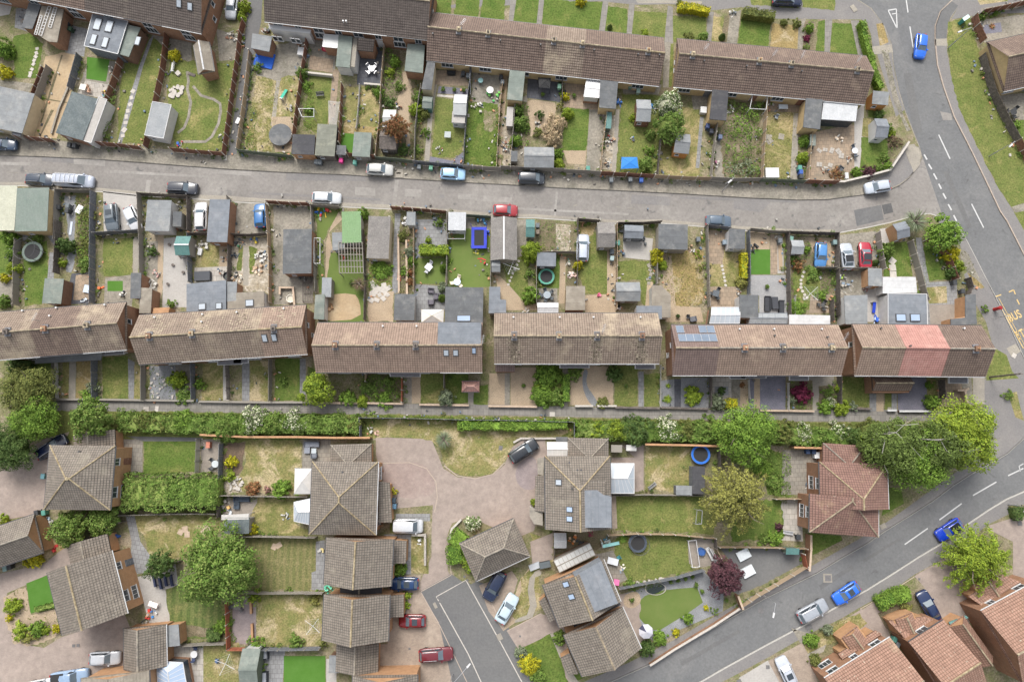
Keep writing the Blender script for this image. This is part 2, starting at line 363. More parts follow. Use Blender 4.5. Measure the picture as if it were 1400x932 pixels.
SE="900,970 958,932 989,914 1049,881 1100,854 1143,830 1186,806 1218,786 1257,761 1284,745 1321,718 1352,697 1377,682 1400,672 1440,655 1480,600"
for nm, s in(('a',LN+' 1140,-40 800,-40 800,-260 -300,-260'),('b',LS+' 700,1060 -300,1060'),('c','1330,-30 1302,0 1286,16 1279,36 1279,59 1282,89 1291,121 1305,160 1329,207 1352,255 1368,289 1377,302 1400,347 1440,400 1560,560 1800,560 1800,-60'),('d',SE+' 1800,600 1800,1200 900,1200')):
 a=[tuple(q[:2])for q in pts(s)]
 m=MB();m.prism(a,-.2,0);struct('land',m,'earth');LAYERS.append(((-1e4,1e4,-1e4,1e4),[(-1e4,-1e4),(1e4,-1e4),(1e4,1e4),(-1e4,1e4)],0))if nm=='a' else None
def road(mat,name,s,L):
 m=MB();m.face([(q.x,q.y,-.14+.004*L)for q in pts(s)]);return struct(name,m,mat)
LANE=road('lane','lane','-300,180 0,190 240,205 600,230 900,250 1100,262 1200,262 1252,236 1300,310 1290,330 1000,335 500,310 200,290 -300,280',1)
MAIN=road('asphalt_new','road','1140,-200 1140,-10 1200,100 1225,160 1262,214 1288,295 1320,340 1370,450 1420,560 1400,590 1000,830 780,960 880,1010 980,940 1300,760 1420,680 1620,640 1700,500 1420,340 1330,180 1310,60 1320,-30 1330,-200',2)
ST=road('lane','road','700,-240 1330,-240 1330,-6 1140,-8 700,-10',1)
for s in("1140,272 1184,266 1218,259 1243,243 1257,226 1262,214 1290,297 1271,291 1236,298 1186,310 1140,319", ):
 road('lane','lane_mouth',s,3)
for i, s in enumerate(("57,214 98,213 143,218 143,226 100,223 57,220","100,216 143,218 143,227 100,224","289,231 344,234 343,240 289,237","391,236 500,241 500,247 391,246","485,255 513,257 513,268 485,266","554,258 576,259 576,269 553,268","601,265 607,266 607,271 600,270","626,264 653,266 652,273 626,272","661,267 700,270 700,277 661,275","864,266 918,269 916,281 863,278","0,221 40,222 40,226 0,225","150,232 285,240 285,243 150,236","345,262 520,271 520,274 345,265","540,246 545,246 541,282 536,281","700,283 860,291 860,294 700,286","930,268 1090,274 1090,277 930,271","760,262 763,262 760,296 757,296","200,246 206,246 203,266 197,266","1004,272 1055,275 1040,290 1003,285")):
 road('lane_pale' if i%3 else 'pave_asphalt','road_patch',s,4+i%2)
for s in("1236,100 1246,99 1262,180 1250,184","1120,800 1165,772 1168,777 1123,806","930,905 1010,860 1013,864 933,910","1290,235 1296,232 1330,310 1324,313","1180,765 1230,735 1232,738 1182,769"):road('asphalt','road_patch',s,4)
road('tar','road_patch','1206,280 1219,277.5 1222,290 1209,293',6)
road('asphalt','road_patch','1168,287 1205,280 1209,300 1172,309',5)
road('lane','road_patch','1286,152 1301,155 1303,164 1290,164',5)
# pale kerb stones along the road edges
def kerb(s,wd=.16,mat='kerb',z0=-.14,z1=.012):
 a=[q for q in pts(s)];m=MB()
 n=[((a[min(i+1,len(a)-1)]-a[max(i-1,0)]).normalized())for i in range(len(a))]
 L=[Vector((q.x-t.y*wd/2,q.y+t.x*wd/2,0))for q,t in zip(a,n)];Q=[Vector((q.x+t.y*wd/2,q.y-t.x*wd/2,0))for q,t in zip(a,n)]
 for i in range(len(a)-1):
  f=lambda v, z:(v.x,v.y,z)
  m.face([f(L[i],z1),f(Q[i],z1),f(Q[i+1],z1),f(L[i+1],z1)])
  m.face([f(L[i],z0),f(L[i+1],z0),f(L[i+1],z1),f(L[i],z1)]);m.face([f(Q[i],z0),f(Q[i+1],z0),f(Q[i+1],z1),f(Q[i],z1)])
 return struct('kerb',m,mat)
kerb(LN.replace('-300,200 ',''),.14,'concrete_dirty');kerb(LS.replace('-300,240 ',''),.16);kerb(RE.replace('1400,1600 1560,600 ',''),.16,'kerb_tan');kerb(SE,.16)
# pavements and everything laid on the land
def lay(block):
 for ln in block.strip().split('\n'):
  if not ln.strip()or ln[0]=='#':continue
  h, s=ln.split(':');h=h.split(',');pa=patch(h[0],h[1],s,float(h[2]or 0)if len(h)>2 else 0,int(h[3]or 0)if len(h)>3 else 0,rot=math.radians(float(h[4]))if len(h)>4 else 0)
  PATCH.setdefault(h[1],[]).append(pa)
PATCH={}
lay("""
concrete_dirty,pavement:-20,186 27,186 86,193 130,196 203,203 239,205 264,208 309,212 328,207 402,215 460,217 515,215 566,221 632,227 680,231 820,238 893,241 920,245 1030,246 1099,250 1143,251 1184,243 1214,235 1227,214 1238,197 1257,201 1260,214 1255,228 1243,242 1229,252.5 1218,257.5 1184,264.5 1130,271.5 1092,272 1030,269.5 930,263.5 844,259 764,255.5 700,251.5 632,248 537,242 470,237.5 391,234.5 299,229 240,224.5 142,217 48,212.5 -20,211
pave_asphalt,pavement:1186,249 1214,237 1226,219 1235,199 1242,220 1250,235 1243,242 1229,252 1214,258 1190,258
concrete,pavement:1236,199 1256,202 1259,214 1254,228 1250,235 1242,218
footpath,footpath:60,547 240,549 470,551 700,553 920,560 1090,560 1200,560 1300,561 1345,560 1345,574 1200,576 1090,576 920,573 700,568 470,566 240,563 60,561
pave_asphalt,pavement:1337,359 1346,377 1361,406 1382,449 1398,485 1430,545 1424,577 1400,599 1377,620 1363,628 1329,647 1304,663 1275,685 1245,704 1211,725 1185,743 1150,763 1117,783 1047,817 1006,840 980,855 920,889 887,908 829,934 800,945 790,935 860,905 920,875 1010,823 1108,774 1200,722 1245,690 1300,650 1345,620 1345,520 1365,500 1348,440 1325,400 1318,375
pave_asphalt,pavement:1293,300 1311,315 1318,322 1337,359 1346,377 1352,390 1340,388 1322,356 1312,335 1300,318 1285,306 1275,296
concrete_dirty,verge:1312,340 1322,345 1345,393 1338,392 1328,380 1314,358
straw,verge:1322,372 1336,383 1346,393 1341,395 1330,388
lawn,verge:1355,481 1362,477 1376,485 1384,508 1393,517 1348,520
lawn_worn,verge:1378,538 1390,535 1394,553 1400,575 1388,570
concrete,verge:1376,476 1388,470 1396,480 1383,488
pave_asphalt,pavement:1302,0 1286,16 1279,36 1279,59 1282,89 1291,121 1305,160 1329,207 1352,255 1368,289 1377,302 1400,347 1440,400 1460,400 1382,283 1363,254 1341,210 1326,180 1312,150 1300,100 1295,72 1294,50 1296,30 1310,10 1330,0
pave_asphalt,pavement:1310,10 1340,-10 1440,-60 1440,5 1400,18 1343,20 1318,24 1300,27
concrete_dirty,pavement:1341,12 1400,2 1400,12 1342,19
concrete,pavement:1278,54 1294,53 1296,63 1279,63
asphalt,pavement:1301,2 1310,8 1300,22 1295,40 1294,53 1279,53 1279,36 1286,16
lawn,verge,.12:1297,30 1310,27 1326,24 1332,50 1345,90 1362,130 1385,180 1415,238 1415,270 1400,282 1384,285 1363,254 1341,210 1326,180 1312,150 1301,110 1297,72 1295,50
lawn,verge:1386,290 1400,287 1415,290 1415,320 1400,315
concrete_dirty,pavement:1383,283 1405,276 1412,286 1388,291
lawn_worn,verge:1336,0 1376,-4 1378,2 1340,7
pave_asphalt,pavement:958,932 989,914 1049,881 1100,854 1143,830 1186,806 1218,786 1257,761 1284,745 1321,718 1352,697 1377,682 1400,672 1440,655 1440,670 1400,692 1372,706 1350,717 1320,742 1290,763 1250,785 1225,803 1175,830 1150,845 1108,865 1050,898 1000,925 960,945
concrete_dirty,pavement:1108,866 1082,858 1095,880 1107,874
pave_asphalt,pavement:600,12 700,-14 820,-20 1140,-12 1171,0 1191,12 1209,36 1219,62 1221,86 1229,125 1237,150 1225,160 1216,130 1205,95 1195,60 1186,33 1178,27 1160,27 1061,26 1014,10 971,15 920,6 870,7 820,2
concrete,pavement:869,0 900,0 960,2 960,6 920,5 872,5
lawn,verge,.1:1025,-8 1095,-8 1092,12 1027,7
lawn,verge,.1:1097,-8 1143,-8 1141,14 1097,11
concrete_dirty,verge:1205,70 1214,68 1224,120 1236,160 1245,178 1240,180 1222,140
pave_asphalt,pavement:1189,33 1198,33 1203,64 1193,64
straw,verge:1198,33 1207,32 1215,58 1203,64
concrete,pavement:1192,64 1219,61 1221,72 1195,75
concrete,pavement:1237,199 1250,197 1257,212 1258,225 1249,236
""")
lay("""
# ---- front gardens of the two top terraces
lawn_green,front_lawn,.1:596,-2 618,-4 616,30 592,26
lawn_green,front_lawn,.1:625,-4 656,-4 653,32 619,28
lawn_green,front_lawn,.1:660,-4 690,-4 690,34 655,32
lawn_green,front_lawn,.1:705,-5 738,-5 733,40 701,36
lawn_green,front_lawn,.1:743,-5 780,2 824,3 819,48 741,42
lawn_green,front_lawn,.1:831,8 858,13 857,52 826,48
lawn,front_lawn,.1:866,15 911,18 910,58 863,54
lawn,front_lawn,.1:918,22 966,24 965,62 921,58
lawn_dry,front_lawn,.1:975,22 990,25 986,60 972,58
soil,flower_bed,.1:990,22 998,22 993,62 985,62
concrete_dirty,path:998,20 1013,14 1007,65 993,63
lawn_green,front_lawn,.1:1013,25 1054,30 1050,66 1008,62
straw,front_lawn,.1:1056,32 1093,36 1092,72 1053,68
concrete_dirty,path:1092,28 1102,25 1096,75 1090,73
soil,flower_bed,.1:1100,30 1116,30 1113,72 1098,70
lawn_green,front_lawn,.1:1119,30 1130,28 1127,74 1115,72
lawn_green,front_lawn,.1:1138,32 1166,32 1175,76 1134,76
footpath,path:698,0 706,0 701,34 695,34
footpath,path:737,0 744,0 740,38 733,38
footpath,path:824,2 832,2 826,50 818,50
footpath,path:860,5 868,5 863,54 856,54
footpath,path:913,8 920,10 920,62 908,60
footpath,path:968,15 976,17 972,62 965,62
footpath,path:1128,26 1138,27 1134,78 1127,78
footpath,path:1163,28 1174,28 1183,76 1173,76
lawn,verge:903,60 921,60 920,118 913,120 915,70
concrete_dirty,path:908,58 917,58 914,120 906,120
# ---- back gardens below the top terraces, left to right
lawn_green,lawn,.15:18,50 40,46 60,60 50,108 20,106
concrete_dirty,patio:-5,110 25,112 45,115 36,135 -5,130
concrete_dirty,driveway:75,30 120,40 113,76 90,74
slabs_grey,patio,,,12:98,35 120,40 115,78 92,72
bare_earth,bare_earth,.1:62,78 84,72 112,78 96,130 77,190 38,186
concrete_dirty,patio:122,80 160,85 158,135 105,128
turf,lawn:119,78 150,82 145,112 118,108
slabs_pale,patio,,,12:117,110 148,116 140,135 108,128
soil,path:160,78 175,82 168,100 145,190 130,195 150,110
lawn,lawn,.15:180,58 230,52 215,130 204,197 160,195 165,110
slabs_grey,path,,,12:204,55 212,45 196,90 180,150 166,198 160,197 175,140 190,92
concrete_dirty,patio:208,48 232,40 262,50 262,85 240,80 225,66
lawn,lawn,.2:232,84 260,84 325,86 305,205 240,206 228,150
concrete_dirty,patio:296,40 330,50 320,82 300,84
asphalt,footpath:340,0 359,0 357,30 348,74 340,140 328,206 322,211 310,213 319,165 333,70
concrete_dirty,patio,.2:346,78 370,62 420,55 423,70 415,100 382,112 352,105
lawn_worn,lawn,.2:352,104 384,112 380,150 370,208 334,206 345,140
lawn_worn,lawn,.2:384,106 412,102 405,160 372,160
concrete,path:378,110 383,110 376,172 370,172
gravel,path:370,160 402,160 398,208 376,208
concrete_dirty,patio:424,50 460,56 458,100 421,92
slabs_tan,patio,,,10:424,76 456,82 454,100 422,95
lawn,lawn,.15:424,100 458,104 450,170 436,185 415,172
slabs_tan,path,,,10:455,95 464,96 458,160 448,170 452,130
slabs_dark,patio,,,6:490,60 528,66 526,118 488,116
lawn_dry,lawn,.1:474,118 492,120 488,178 470,176
lawn_dry,lawn,.1:494,118 524,122 520,178 490,176
turf,lawn:465,178 486,180 486,212 460,208
straw,patio:470,172 520,174 520,186 468,182
gravel,path,.2:548,100 560,98 562,120 575,118 560,160 560,215 545,215 535,150 545,130
soil,flower_bed,.2:526,66 545,70 552,120 540,140 560,215 530,215 522,140
soil,flower_bed,.2:562,112 580,110 578,220 562,218
slabs_tan,patio,,,6:593,96 645,98 644,118 590,116
slate_chip,patio:600,118 642,122 640,130 598,128
stone_pale,kerb_edge:598,129 620,131 620,134 597,132
lawn,lawn,.1:596,134 622,136 638,140 632,208 620,216 590,214
slate_chip,patio:588,214 618,220 633,208 634,228 586,226
concrete,path:590,116 598,116 592,150 587,220 580,220 585,160
concrete_dirty,patio,.2:646,100 690,104 690,140 676,150 646,140
gravel,path:684,98 694,98 690,160 685,226 680,226 682,160
lawn_green,lawn,.2:640,140 680,142 682,160 679,228 633,224
earth,lawn,.3:660,152 680,150 678,180 662,178
rubble,rubble_strip,.2:686,160 700,158 702,200 698,230 688,230
concrete_dirty,path:695,140 722,130 716,170 722,225 706,228 700,180
soil,flower_bed,.2:706,140 724,140 726,200 708,205
slabs_dark,patio,,,5:722,104 768,104 766,140 720,134
gravel,patio,.2:722,138 760,140 755,190 724,185
slabs_tan,patio,,,5:772,112 802,114 798,128 832,132 820,152 770,146
lawn_green,lawn,.15:772,148 806,150 802,206 768,206
gravel,gravel_bed:770,206 802,206 800,225 776,224
concrete_dirty,path:806,150 828,150 822,235 801,232
rubble,rubble_strip,.2:829,155 846,160 842,232 820,232
concrete,path:842,150 847,150 842,235 836,235
lawn,lawn,.2:850,130 870,128 905,132 905,240 842,238
concrete_dirty,patio:850,112 905,116 900,130 852,128
lawn_dry,lawn,.2:904,140 955,150 962,155 955,245 898,240
slabs_grey,path,,,3:957,160 962,160 956,230 951,230
concrete_dirty,patio:945,130 980,130 978,150 948,150
concrete_dirty,path,.2:976,180 985,185 990,245 978,245
soil,flower_bed,.3:985,140 1042,140 1040,250 988,248
slabs_tan,patio,,,4:1048,140 1100,142 1098,155 1048,152
lawn_dry,lawn,.2:1046,152 1090,154 1085,244 1042,244
concrete,path:1085,155 1092,155 1090,246 1080,246
slabs_tan,patio,,,3:1108,182 1165,170 1178,180 1172,225 1150,250 1102,248
concrete_pale,path:1168,155 1182,140 1180,180 1175,232 1168,230
lawn_green,lawn,.1:1178,188 1212,190 1216,205 1204,232 1176,234
soil,flower_bed,.2:1150,236 1203,231 1213,206 1213,195 1225,203 1212,237 1150,250
lawn_dry,lawn:1180,162 1191,162 1191,187 1178,187
lawn_green,lawn:1187,150 1205,148 1212,155 1200,163 1187,160
# ---- the garden east of the main road
concrete_dirty,patio,.1:1338,28 1400,20 1400,52 1360,56 1345,58
slate_chip,pond_edge:1343,35 1368,31 1370,44 1346,47
concrete_dirty,patio,.1:1366,130 1400,128 1400,165 1384,160
lawn_green,lawn:1384,166 1400,164 1400,200
""")
lay("""
# ---- the row of back gardens between the lane and the long middle terrace
concrete,verge:-20,249 34,249 82,255 137,257 190,262 262,266 316,268 366,272 426,274 467,277 535,280 613,286 671,291 731,293 790,297 845,301 903,300 963,305 1023,310 1076,313 1140,314 1140,319 1076,318 1023,314 963,309 903,304 845,305 790,301 731,297 671,296 613,291 535,285 467,282 426,279 366,277 316,275 262,271 190,267 137,261 82,260 34,253 -20,253
lawn_green,lawn,.15:-5,315 24,316 24,376 -5,376
concrete_dirty,patio:-5,376 26,376 24,416 -5,416
slabs_grey,patio:31,312 84,320 82,345 70,330 62,318 31,330
lawn_green,lawn,.15:33,330 64,330 68,380 58,416 33,418
slabs_grey,path:68,345 76,345 73,390 64,390
gravel_grey,path,.1:88,268 104,268 102,330 106,345 98,372 90,372 94,330
soil,flower_bed,.2:104,270 130,268 130,372 100,370 106,340
slabs_dark,patio,,,30:98,374 130,372 128,415 88,416
slabs_tan,patio,,,30:104,376 128,374 126,410 100,410
concrete_pale,driveway:141,261 192,266 196,318 142,322
lawn,lawn,.1:141,326 182,326 180,378 141,378
concrete,path:182,324 190,324 189,376 182,376
lawn,lawn,.1:190,324 198,324 197,376 189,376
concrete_dirty,patio:144,380 185,375 180,420 142,416
turf,lawn:147,384 168,384 168,398 147,398
gravel,path,.1:216,320 224,320 222,400 218,415 212,415
concrete_pale,patio:224,326 262,322 260,420 222,420
concrete_dirty,patio:198,330 216,330 215,420 196,420
concrete_dirty,driveway:264,272 286,274 286,318 262,318
lawn_worn,lawn,.15:268,340 300,334 300,364 268,366
gravel,path:300,330 316,330 314,366 300,364
slabs_pale,patio:266,366 314,364 314,386 266,386
concrete_dirty,driveway:318,276 368,280 368,322 318,322
rubble,rubble_strip,.2:316,324 368,324 372,400 318,398
lawn,lawn,.1:326,335 333,335 330,370 324,370
concrete,path:333,338 340,338 340,390 332,390
lawn,lawn,.1:341,336 352,340 346,375 341,375
concrete_dirty,driveway,.1:374,280 428,282 428,415 374,416
turf_dull,lawn,.1:432,284 462,288 462,300 450,312 442,330 444,400 436,400
gravel,path:463,290 468,300 450,318 456,345 450,400 444,400 446,330 452,310
turf_dull,lawn,.1:452,345 498,345 498,440 440,440
bare_earth,patio,,1:436,404 484,400 492,412 494,436 438,440
slabs_grey,path:540,292 548,292 545,330 544,400 536,402 538,340
lawn_worn,lawn,.2:504,360 536,360 536,398 504,398
gravel,patio,.2:504,398 538,398 538,440 504,440
soil,flower_bed,.2:545,310 567,315 567,402 546,402
slabs_grey,patio:566,300 612,300 612,350 566,352
turf_dull,lawn:567,353 610,353 608,388 567,388
slabs_grey,patio:565,388 612,392 608,425 568,440
concrete_dirty,patio:638,297 672,300 672,314 638,314
turf_dull,lawn:613,326 640,312 670,325 670,392 613,394
lawn,lawn,.15:688,355 722,350 722,407 694,406
gravel,path:676,375 684,378 698,392 712,408 730,408 735,424 690,424 682,400
concrete_dirty,patio:700,300 728,300 724,330 714,350 700,352
soil,flower_bed,.2:735,300 786,308 786,346 735,342
rubble,path:760,306 780,308 778,344 760,344
lawn_green,lawn,.15:733,365 765,350 765,394 733,394
gravel,path:766,350 774,350 772,415 764,415
concrete_dirty,patio:734,394 762,394 762,424 734,424
soil,flower_bed,.2:775,350 788,350 788,396 774,396
lawn,lawn,.15:792,310 815,320 832,340 830,402 800,402 790,370
straw,lawn,.2:791,303 815,305 812,322 796,325
gravel,path:830,340 842,340 842,428 800,428 800,404 830,402
concrete_pale,patio:852,322 893,326 890,356 852,352
lawn,lawn,.15:844,356 888,356 886,382 844,384
lawn,lawn,.15:876,384 895,356 895,420 876,414
gravel,path:885,385 893,385 890,420 882,420
straw,lawn,.25:908,345 960,342 962,418 924,420 908,400
gravel,patio:904,345 918,350 924,418 958,420 962,440 910,440
slabs_tan,patio:965,314 994,316 992,362 967,360
lawn_dry,lawn,.15:966,360 988,362 990,340 1012,342 1010,392 968,392
slabs_tan,patio:966,392 1012,392 1012,420 968,420
gravel,patio:1022,316 1052,318 1052,342 1022,342
turf,lawn:1022,341 1053,341 1053,375 1022,375
slabs_tan,path:1053,320 1063,320 1063,375 1053,375
concrete_pale,path:1063,322 1070,322 1072,374 1063,374
deck_grey,deck,,,90:1022,376 1074,376 1076,428 1038,428 1038,404 1022,404
gravel,driveway:1103,324 1142,326 1140,366 1118,366 1112,345
lawn,lawn,.15:1082,368 1122,366 1122,405 1108,425 1082,425
soil,flower_bed,.2:1076,325 1105,325 1112,350 1142,368 1142,400 1122,402 1122,368 1085,368 1083,425 1076,420
slabs_tan,patio:1108,404 1134,404 1134,428 1106,428
concrete_dirty,driveway:1142,322 1198,316 1198,368 1144,370
concrete_dirty,patio:1144,370 1200,370 1188,440 1146,440
concrete_pale,patio:1182,392 1206,395 1206,440 1186,440
concrete_pale,patio:1203,313 1217,311 1222,332 1204,334
lawn_green,lawn:1208,334 1240,330 1248,378 1208,378
concrete_pale,patio:1206,378 1252,378 1254,410 1206,404
slabs_grey,path:1252,325 1260,325 1270,385 1266,388 1254,345
lawn_green,lawn,.1:1262,336 1285,340 1300,382 1270,383
slabs_grey,patio:1266,386 1308,384 1310,444 1268,444
lawn_worn,lawn:1264,393 1294,391 1295,414 1270,415
deck,deck:1270,416 1308,416 1310,444 1272,444
""")
lay("""
# ---- front gardens below the middle terrace
lawn_green,front_lawn,.1:20,500 72,494 72,544 20,546
concrete_dirty,path:70,492 76,492 74,545 68,545
lawn_green,front_lawn,.1:75,492 80,492 80,545 74,545
lawn_worn,front_lawn,.1:86,495 95,492 93,545 85,545
concrete,path:95,492 104,492 103,545 94,545
straw,front_lawn,.1:105,494 133,490 133,545 104,545
lawn,front_lawn,.1:140,488 175,486 175,546 140,546
slabs_grey,path:175,490 184,495 183,546 176,546
lawn_dry,front_lawn,.1:184,498 200,498 199,547 184,547
gravel_grey,front_garden,.1:205,500 240,500 240,547 205,547
concrete_dirty,patio:240,498 266,498 266,548 255,545 240,525
lawn_dry,front_lawn,.1:277,497 305,496 305,547 276,547
concrete_pale,path:305,499 313,499 313,547 305,547
earth,front_garden:314,498 330,498 330,548 314,548
slabs_grey,path:331,496 341,496 341,548 331,548
lawn_worn,front_lawn,.1:342,494 371,492 371,548 342,548
lawn_green,front_lawn,.1:376,490 410,490 410,548 376,548
slabs_grey,path:410,490 418,490 418,548 410,548
lawn_green,front_lawn,.1:420,500 435,505 435,548 420,548
earth,front_garden,.1:438,510 500,510 500,549 438,549
soil,front_garden,.1:503,512 550,512 550,550 503,550
concrete_dirty,path:552,510 563,510 563,551 552,551
gravel,path:563,512 575,512 575,551 563,551
lawn,front_lawn,.1:575,510 607,510 607,551 575,551
lawn_green,front_lawn,.1:609,510 640,510 640,551 609,551
concrete,path:640,522 648,522 648,553 640,553
lawn_green,front_lawn,.1:648,530 667,525 667,553 648,553
gravel,front_garden:669,510 690,510 690,553 669,553
concrete_dirty,path:690,510 697,510 697,553 690,553
gravel,front_garden:698,502 733,502 733,554 698,554
lawn,front_garden,.1:734,500 770,498 770,555 734,555
concrete_dirty,path:769,500 776,500 776,556 770,556
gravel,front_garden,.1:780,500 838,500 838,554 780,554
gravel_grey,path,,2:797,505 805,505 800,525 815,545 818,555 808,555 796,532
lawn,front_lawn,.1:840,500 872,500 872,555 840,555
slabs_grey,path:873,508 880,508 880,556 873,556
lawn,front_lawn,.1:881,512 901,510 901,555 881,555
gravel_grey,front_garden:903,520 923,518 922,556 903,556
slabs_dark,path:922,518 931,518 931,557 922,557
gravel_grey,front_garden:931,516 966,516 966,558 931,558
slabs_grey,path:966,515 972,515 972,558 966,558
slabs_pale,front_garden:974,515 1000,515 1000,556 974,556
gravel_grey,front_garden:977,528 996,528 996,540 977,540
concrete_dirty,path:1000,512 1012,512 1012,556 1000,556
gravel,path:1012,520 1023,518 1023,558 1012,558
slate_chip,path:1024,516 1031,516 1031,558 1024,558
gravel,path:1031,516 1039,516 1039,558 1031,558
slate_chip,driveway:1039,514 1074,514 1074,560 1039,560
soil,front_garden,.1:1078,520 1110,520 1110,560 1078,560
concrete,path:1078,512 1140,512 1140,527 1120,527 1120,561 1111,561 1111,520
soil,front_garden,.1:1119,528 1144,528 1144,558 1119,558
lawn,front_lawn,.1:1146,515 1188,515 1188,556 1146,556
slabs_grey,path:1189,532 1198,532 1198,562 1189,562
gravel,front_garden:1198,534 1208,534 1208,562 1198,562
lawn,front_lawn:1210,530 1220,530 1220,560 1210,560
slabs_grey,path:1219,534 1226,534 1226,562 1219,562
slate_chip,driveway:1226,516 1266,514 1268,560 1228,562
lawn_worn,front_lawn:1268,516 1280,520 1282,552 1268,556
slabs_tan,patio:1282,520 1314,520 1318,555 1284,556
concrete_dirty,path:1315,520 1328,516 1330,552 1318,555
concrete,path:1330,515 1346,516 1346,552 1330,552
""")
